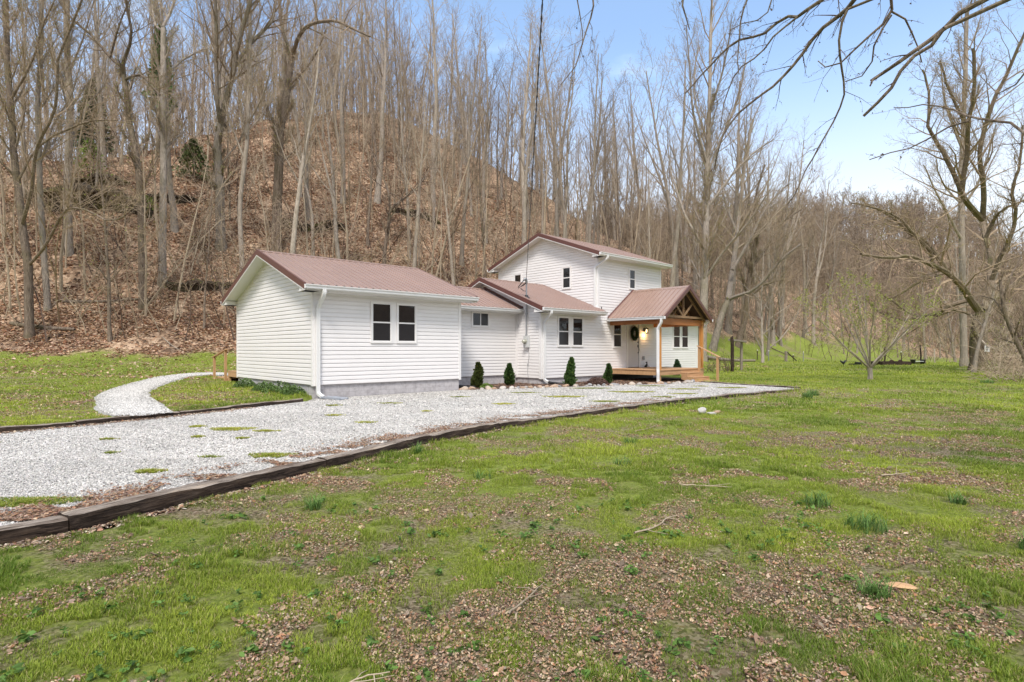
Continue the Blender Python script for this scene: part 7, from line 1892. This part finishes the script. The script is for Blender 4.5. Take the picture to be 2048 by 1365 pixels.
# grass patches growing in the gravel (x, y, radius x, radius y)
for gx_, gy_, ra, rb, k in ((-4.55, 5.35, .42, .14, 1), (-4.30, 6.70, .17, .08, 1), (-4.05, 7.6, .16, .05, .5), (-3.28, 7.7, .30, .13, 1), (-5.1, 10.25, .38, .16, .6), (-5.2, 9.35, .10, .07, 1), (-4.35, 10.0, .22, .06, .8), (-4.4, 9.2, .10, .06, 1), (-6.5, 9.1, .16, .05, .8), (-7.2, 7.2, .14, .10, .7), (-8.2, 8.7, .22, .10, .6), (-5.6, 7.9, .10, .06, .7), (-3.9, 12.4, .2, .08, .5), (-2.9, 11.2, .2, .08, .5), (1.6, 17.3, .6, .2, .4), (4.1, 19.2, .7, .18, .7), (6.3, 20.6, .5, .15, .6), (8.3, 21.3, .5, .15, .7), (0.4, 18.9, .5, .12, .4), (5.6, 18.4, .45, .14, .35), (2.9, 21.0, .7, .14, .9), (5.5, 22.3, .5, .12, .7), (-.2, 15.0, .3, .12, .4), (2.6, 15.7, .4, .14, .45), (4.6, 17.2, .35, .12, .4), (-2.0, 13.2, .12, .08, .7), (7.4, 22.2, .3, .1, .6), (-5.9, 10.6, .15, .08, .7), (-3.3, 15.2, .3, .1, .4), (-1.6, 17.2, .3, .08, .4), (-4.6, 14.6, .2, .1, .4)):
    n = int(5200 * ra * rb * 14 * k / (1 + gy_ / 9)) + 40
    n = int(n * 1.9); rb = rb * 1.7; a = rng.uniform(0, 6.28, n); r = rng.random(n) ** .7; x = gx_ + np.cos(a) * r * ra * (1 + .3 * np.sin(3 * a)); y = gy_ + np.sin(a) * r * rb * (1 + .3 * np.cos(2 * a))
    c = grass_colour(n, x, y, rng) * np.array((1.25, 1.08, 1.3)); emit(*blades(x, y, np.full(n, DZ - .002), rng.uniform(.012, .035, n) * (1 + .3 * (r < .4)), (.004 + .0006 * gy_) * rng.uniform(.7, 1.3, n), rng, c, .8, 1.2))
# dark onion grass tufts
def tuft_at(x0, y0, n, rad, h, col):
    a = rng.uniform(0, 6.28, n); r = rad * rng.random(n) ** .6; x = x0 + np.cos(a) * r; y = y0 + np.sin(a) * r
    emit(*blades(x, y, ground(x, y) - .004, h * rng.uniform(.3, 1.15, n), np.full(n, .0045 + .0005 * y0), rng, np.array(col)[None] * rng.uniform(.6, 1.9, (n, 1)), .7, .8))
V = np.concatenate(VV); F = np.concatenate(FF); C = np.concatenate(CC)
raw_mesh('grass', V, F, 'grass', cols=C, kind='stuff', label='short patchy spring grass of the lawn')
tufts = [(3.03, 5.62, 150, .10, .15, 'dark grass tuft left of the tuft pair in the right foreground'), (3.10, 4.95, 200, .14, .14, 'wide blue-green grass tuft below the pair in the right foreground'), (4.55, 5.75, 110, .06, .13, 'small dark grass tuft right of the wide blue-green tuft'), (4.05, 4.35, 230, .09, .16, 'tall dark grass tuft near the right frame edge'),
         (2.30, 3.60, 160, .07, .13, 'green grass tuft beside the flat pale wood chip'), (-1.42, 8.45, 60, .05, .17, 'upright grass sprout beside the second timber joint'), (-1.95, 5.55, 120, .07, .13, 'green grass tuft below the long dark timber'),
         (9.2, 17.6, 120, .12, .22, 'blue-green grass tuft near the drive tip, left of the two'), (9.9, 18.6, 140, .14, .22, 'blue-green grass tuft nearest the drive tip'), (2.0, 9.4, 60, .12, .14, 'thin bluish grass tuft in the middle of the lawn'), (-.35, 6.9, 50, .10, .13, 'thin grey-green tuft left of the lawn middle'), (1.5, 7.7, 50, .1, .13, 'thin bluish grass tuft above the foreground leaves'), (20.5, 24.4, 120, .2, .2, 'dark round tuft far right on the lawn')]
for x0, y0, n, rad, h, lb in tufts:
    VV, FF, CC = [], [], []; off = 0
    tuft_at(x0, y0, n, rad * 1.25, h, (.105, .185, .045)); V = np.concatenate(VV); o0 = np.array((x0, y0, gz(x0, y0)))
    o = raw_mesh('grass_tuft', V - o0, np.concatenate(FF), 'grass', cols=np.concatenate(CC), label=lb, cat='grass tuft'); o.location = tuple(o0)

# ---- dead leaves
def leaves(x, y, z, size, rng, cols, flat=.5):
    """curled oval leaves, six faces each as two bent rows"""
    n = len(x); a = rng.uniform(0, 6.28, n); d = np.stack([np.cos(a), np.sin(a), rng.normal(0, flat * .5, n)], 1); d /= np.linalg.norm(d, axis=1, keepdims=True)
    up = np.stack([rng.normal(0, flat, n), rng.normal(0, flat, n), np.ones(n)], 1); w = np.cross(up, d); w /= np.linalg.norm(w, axis=1, keepdims=True); up = np.cross(d, w)
    s = size[:, None]; curl = rng.uniform(-.25, .45, n)[:, None] * s
    c = np.stack([x, y, z], 1)
    wd = rng.uniform(.22, .36, n)[:, None] * s
    P = [c - d * s * .5, c - d * s * .18 + w * wd + up * curl * .6, c + d * s * .2 + w * wd * .8 + up * curl * .7, c + d * s * .5 + up * curl * .5, c + d * s * .2 - w * wd * .8 + up * curl * .5, c - d * s * .18 - w * wd + up * curl * .7, c - d * s * .15, c + d * s * .18]
    V = np.stack(P, 1).reshape(-1, 3); i = np.arange(n)[:, None] * 8
    F = np.concatenate([i + np.array(q) for q in ((0, 1, 6, 5), (1, 2, 7, 6), (6, 7, 4, 5), (7, 2, 3, 4))], 0)
    return V, F, np.repeat(cols, 8, 0)
PAL = np.array([(0.34, 0.23, 0.16), (0.46, 0.34, 0.245), (0.22, 0.135, 0.10), (0.56, 0.45, 0.34), (0.38, 0.215, 0.13), (0.32, 0.25, 0.21), (0.64, 0.55, 0.43), (0.15, 0.10, 0.08)])
def leafcol(n, rng, p=None): 
    k = rng.choice(len(PAL), n, p=p); return PAL[k] * rng.uniform(.75, 1.25, (n, 1)) * (1 + rng.normal(0, .04, (n, 3)))
rng = np.random.default_rng(99); VV, FF, CC = [], [], []; off = 0
for n, y0, y1, s0, s1 in ((170000, 2.1, 7, .009, .022), (6000, 2.1, 8, .025, .045), (200, 2.2, 8, .06, .10), (150000, 6.5, 15, .014, .034), (75000, 14, 40, .03, .06)):
    x, y = sample(n, y0, y1, 1.0, rng, 1.2); cv = grassy(x, y)
    cl = fbm(x / .5, y / .5, 15, 3)
    keep = (rng.random(n) < .50 + .95 * (1 - cv) ** 1.0) & (cl > .40 * cv + .22) & lawn_ok(x, y)
    s_k, t_k, d_k = hill_d(x, y); keep &= d_k < 2
    x, y = x[keep], y[keep]; m = len(x)
    emit(*leaves(x, y, ground(x, y) + .008 + rng.random(m) ** 2 * .016, rng.uniform(s0, s1, m), rng, leafcol(m, rng, [.22, .20, .15, .07, .13, .14, .02, .07]) * np.array((1.0, .97, .90)), .95))
n = 34000; x = rng.uniform(-30, -7, n); y = rng.uniform(11, 31, n); k = lawn_ok(x, y) & (np.abs(x / y) < 1.05) & (rng.random(n) < .25 + .9 * (fbm(x / 1.6, y / 1.6, 44, 3) > .52)); s_k, t_k, d_k = hill_d(x, y); k &= (d_k < 1) & (t_k > -3); x, y = x[k], y[k]; m = len(x)
emit(*leaves(x, y, ground(x, y) + .02, rng.uniform(.03, .07, m), rng, leafcol(m, rng) * np.array((1.05, .97, .88)), .9))
# drifts of leaves along the front timbers on both sides and on the gravel
fx = np.array(tk[2:10]); 
for k in range(len(fx) - 1):
    a, c = fx[k], fx[k + 1]; L = np.linalg.norm(c - a); nn = int(560 * L / (1 + .5 * k)); f = rng.random(nn); dirn = (c - a) / L; nr = np.array((-dirn[1], dirn[0]))
    q = a + (c - a) * f[:, None] - nr * (np.abs(rng.normal(0, .06, nn)) + .02)[:, None]
    emit(*leaves(q[:, 0], q[:, 1], ground(q[:, 0], q[:, 1]) + .012, rng.uniform(.02, .06, nn), rng, leafcol(nn, rng)))
    nn = int(3800 * L / (1 + .7 * k)); f = rng.random(nn); q = a + (c - a) * f[:, None] + nr * (.18 + np.abs(rng.normal(0, .30, nn)))[:, None]
    kp = (fbm(q[:, 0] / .35, q[:, 1] / .22, 33, 3) > .47) & (poly_sd(q[:, 0], q[:, 1], DRIVE) < -.1); q = q[kp]; nn = len(q)
    emit(*leaves(q[:, 0], q[:, 1], np.full(nn, DZ + .021), rng.uniform(.018, .045, nn), rng, leafcol(nn, rng, [.3, .12, .2, .03, .25, .05, 0, .05]), .3))
lx = np.array(lk[3:7])
for k in range(len(lx) - 1):
    a, c = lx[k], lx[k + 1]; L = np.linalg.norm(c - a); nn = int(260 * L); dirn = (c - a) / L; nr = np.array((-dirn[1], dirn[0])); q = a + (c - a) * rng.random(nn)[:, None] - nr * (np.abs(rng.normal(0, .13, nn)) + .02)[:, None]
    emit(*leaves(q[:, 0], q[:, 1], np.full(nn, DZ + .015), rng.uniform(.03, .06, nn), rng, leafcol(nn, rng), .3))
nb_ = 5000; s = rng.uniform(5.5, 16, nb_); t = rng.uniform(-3.2, 1.6, nb_); x, y = to_xy(s, t); kp = poly_sd(x, y, BEDP) < -.05; x, y = x[kp], y[kp]
emit(*leaves(x, y, np.full(len(x), DZ + .03), rng.uniform(.03, .07, len(x)), rng, leafcol(len(x), rng, [.25, .1, .25, 0, .25, .05, 0, .1])))
raw_mesh('fallen_leaves', np.concatenate(VV), np.concatenate(FF), 'leaf', cols=np.concatenate(CC), kind='stuff', label='small dead leaves scattered through the lawn and along the timbers')
VV, FF, CC = [], [], []; off = 0
n = 330000; y = 23 + 52 * rng.random(n) ** 1.5; x = rng.uniform(-1.0, .62, n) * y; s, t, d = hill_d(x, y)
lf = sstep((d + 1.2 + 4.0 * (fbm(x / 2.6, y / 2.6, 51) - 0.5) + 1.8 * (fbm(x / 0.8, y / 0.8, 52) - 0.5) - 3.2 * sstep((s - 22) / 18)) / 1.4); keep = (rng.random(n) < .04 + lf) & (d > -9) & (fbm(x / .9, y / .9, 17, 3) > .36) & (s < 40) & lawn_ok(x, y); x, y = x[keep], y[keep]; m = len(x)
emit(*leaves(x, y, ground(x, y) + .03, rng.uniform(.09, .17, m) * (1 + (y - 25) / 70), rng, leafcol(m, rng, [.22, .26, .09, .18, .12, .04, .06, .03]) * np.array((1.12, 1.02, .95))))
raw_mesh('leaf_litter', np.concatenate(VV), np.concatenate(FF), 'leaf', cols=np.concatenate(CC), kind='stuff', label='deep brown leaf litter covering the hillside')

# ---- gravel stones
def stones(x, y, z, size, rng, cols):
    n = len(x); B = np.array([(1, 0, 0), (-1, 0, 0), (0, 1, 0), (0, -1, 0), (0, 0, 1), (0, 0, -1)], float)
    V = B[None] * rng.uniform(.55, 1.15, (n, 6, 1)) + rng.normal(0, .16, (n, 6, 3)); V *= (size[:, None] * rng.uniform(.6, 1.1, (n, 3)))[:, None, :] * np.array((1, 1, .75))
    a = rng.uniform(0, 6.28, n); c, s = np.cos(a), np.sin(a); X = V[..., 0] * c[:, None] - V[..., 1] * s[:, None]; Y = V[..., 0] * s[:, None] + V[..., 1] * c[:, None]
    V = np.stack([X + x[:, None], Y + y[:, None], V[..., 2] + z[:, None]], -1).reshape(-1, 3)
    T3 = np.array([(0, 2, 4), (2, 1, 4), (1, 3, 4), (3, 0, 4), (2, 0, 5), (1, 2, 5), (3, 1, 5), (0, 3, 5)])
    F = (np.arange(n)[:, None, None] * 6 + T3[None]).reshape(-1, 3); return V, F, np.repeat(cols, 6, 0)
rng = np.random.default_rng(12); VV, FF, CC = [], [], []; off = 0
for n, y0, y1, s0, s1 in ((190000, 2.6, 8, .007, .0155), (150000, 7.5, 14, .011, .020), (90000, 13, 26, .017, .028)):
    y = y0 + (y1 - y0) * rng.random(n) ** 1.1; x = rng.uniform(-1.02, .52, n) * y
    k = (poly_sd(x, y, DRIVE) < -.10); x, y = x[k], y[k]; m = len(x)
    g = np.clip(.50 + .10 * rng.normal(0, 1, m) + .10 * (rng.random(m) < .15) - .24 * (rng.random(m) < .10), .12, .80)[:, None]
    g = g * (.84 + .30 * fbm(x / .9, y / .9, 23, 4))[:, None]
    emit(*stones(x, y, DZ + rng.uniform(-.002, .008, m), rng.uniform(s0, s1, m), rng, g * np.array((1.03, .985, .94)) * (1 + rng.normal(0, .015, (m, 3)))))
n = 26000; q = np.array([p for p in pc]); i = rng.integers(0, len(q), n); x = q[i, 0] + rng.normal(0, .36, n); y = q[i, 1] + rng.normal(0, .36, n); k = path_dist(x, y) < -.05; x, y = x[k], y[k]; m = len(x)
g = np.clip(.52 + .12 * rng.normal(0, 1, m), .25, .82)[:, None]; emit(*stones(x, y, ground(x, y) + .036, rng.uniform(.014, .026, m), rng, g * np.array((1.02, .985, .945))))
raw_mesh('gravel', np.concatenate(VV), np.concatenate(FF), 'stone', k=3, cols=np.concatenate(CC), kind='stuff', label='loose pale grey crushed stone on the drive and path')

# ---- broad-leaved weeds in the near grass
rng = np.random.default_rng(7); VV, FF, CC = [], [], []; off = 0
n0 = 420; x0 = rng.uniform(-2.8, 3.0, n0); y0 = 2.25 + 3.6 * rng.random(n0) ** 1.3; k = lawn_ok(x0, y0) & (fbm(x0 / .7, y0 / .7, 5) > .47); x0, y0 = x0[k], y0[k]
for a, c in zip(x0, y0):
    n = int(rng.integers(6, 14)); big = rng.uniform(.018, .045); r = rng.uniform(0, big * 1.3, n); an = rng.uniform(0, 6.28, n); x = a + np.cos(an) * r; y = c + np.sin(an) * r
    emit(*leaves(x, y, ground(x, y) + rng.uniform(.01, .045, n), big * rng.uniform(.7, 1.3, n), rng, np.array((.11, .20, .04))[None] * rng.uniform(.6, 1.5, (n, 1)) * np.array((1, 1, 1)), .6))
raw_mesh('weeds', np.concatenate(VV), np.concatenate(FF), 'grass', cols=np.concatenate(CC), kind='stuff', label='low broad-leaved weeds in the near lawn')

# ---- fallen sticks and wood chip on the lawn
def stick(pts, r, label, mat='twigpale', seed=1):
    rg = np.random.default_rng(seed); P = [np.array((a, c, gz(a, c) + .02 + z)) for a, c, z in pts]; P = catmull(P, 5); T = Tubes(); T.add(np.array(P) + rg.normal(0, r * .3, (len(P), 3)), np.linspace(r, r * .4, len(P)), 6)
    for q in range(3):
        i = int(rg.integers(3, len(P) - 2)); d = unit(P[i + 1] - P[i] + rg.normal(0, .5, 3) * (1, 1, .2)); T.add(walk(rg, P[i], d, .12 + r * 12, 3, .12, 0), np.linspace(r * .5, r * .2, 4), 4)
    V, F, _ = T.arrays(); return raw_mesh('fallen_stick', V, F, mat, smooth=True, label=label, cat='stick')
stick([(-.92, 2.42, .01), (-.80, 2.52, .02), (-.70, 2.62, .03), (-.58, 2.68, .02)], .007, 'bent pale twig at the bottom of the picture left of centre', seed=1)
stick([(-.02, 3.30, .01), (.10, 3.50, .02), (.20, 3.72, .01)], .008, 'short straight stick in the leaves at bottom centre', seed=2)
stick([(1.02, 4.75, .01), (1.25, 4.9, .02), (1.42, 5.15, .02), (1.55, 5.25, .01)], .009, 'thin forked stick right of the lawn middle', seed=3)
stick([(1.9, 6.4, .01), (2.15, 6.35, .01), (2.45, 6.3, .01)], .009, 'straight pale stick lying level in the right lawn', seed=4)
stick([(4.5, 6.9, .01), (4.8, 7.0, .01), (5.1, 7.15, .01)], .010, 'pale stick near the right frame edge', seed=5)
stick([(2.3, 10.6, .01), (2.7, 11.0, .02), (2.9, 11.4, .02)], .010, 'brown stick standing out above the leaf patch below the rubble', 'twig', seed=6)
o = bpy.data.objects.new('wood_chip', rock_mesh(300, .11, .045, .018, 'wood', 'wood_chip')); COL.objects.link(o); o.location = (2.55, 3.72, gz(2.55, 3.72) + .02); o.rotation_euler = (0, 0, RAD(-25))
tag(o, 'flat split chip of pale wood lying in the right foreground grass', 'wood chip')
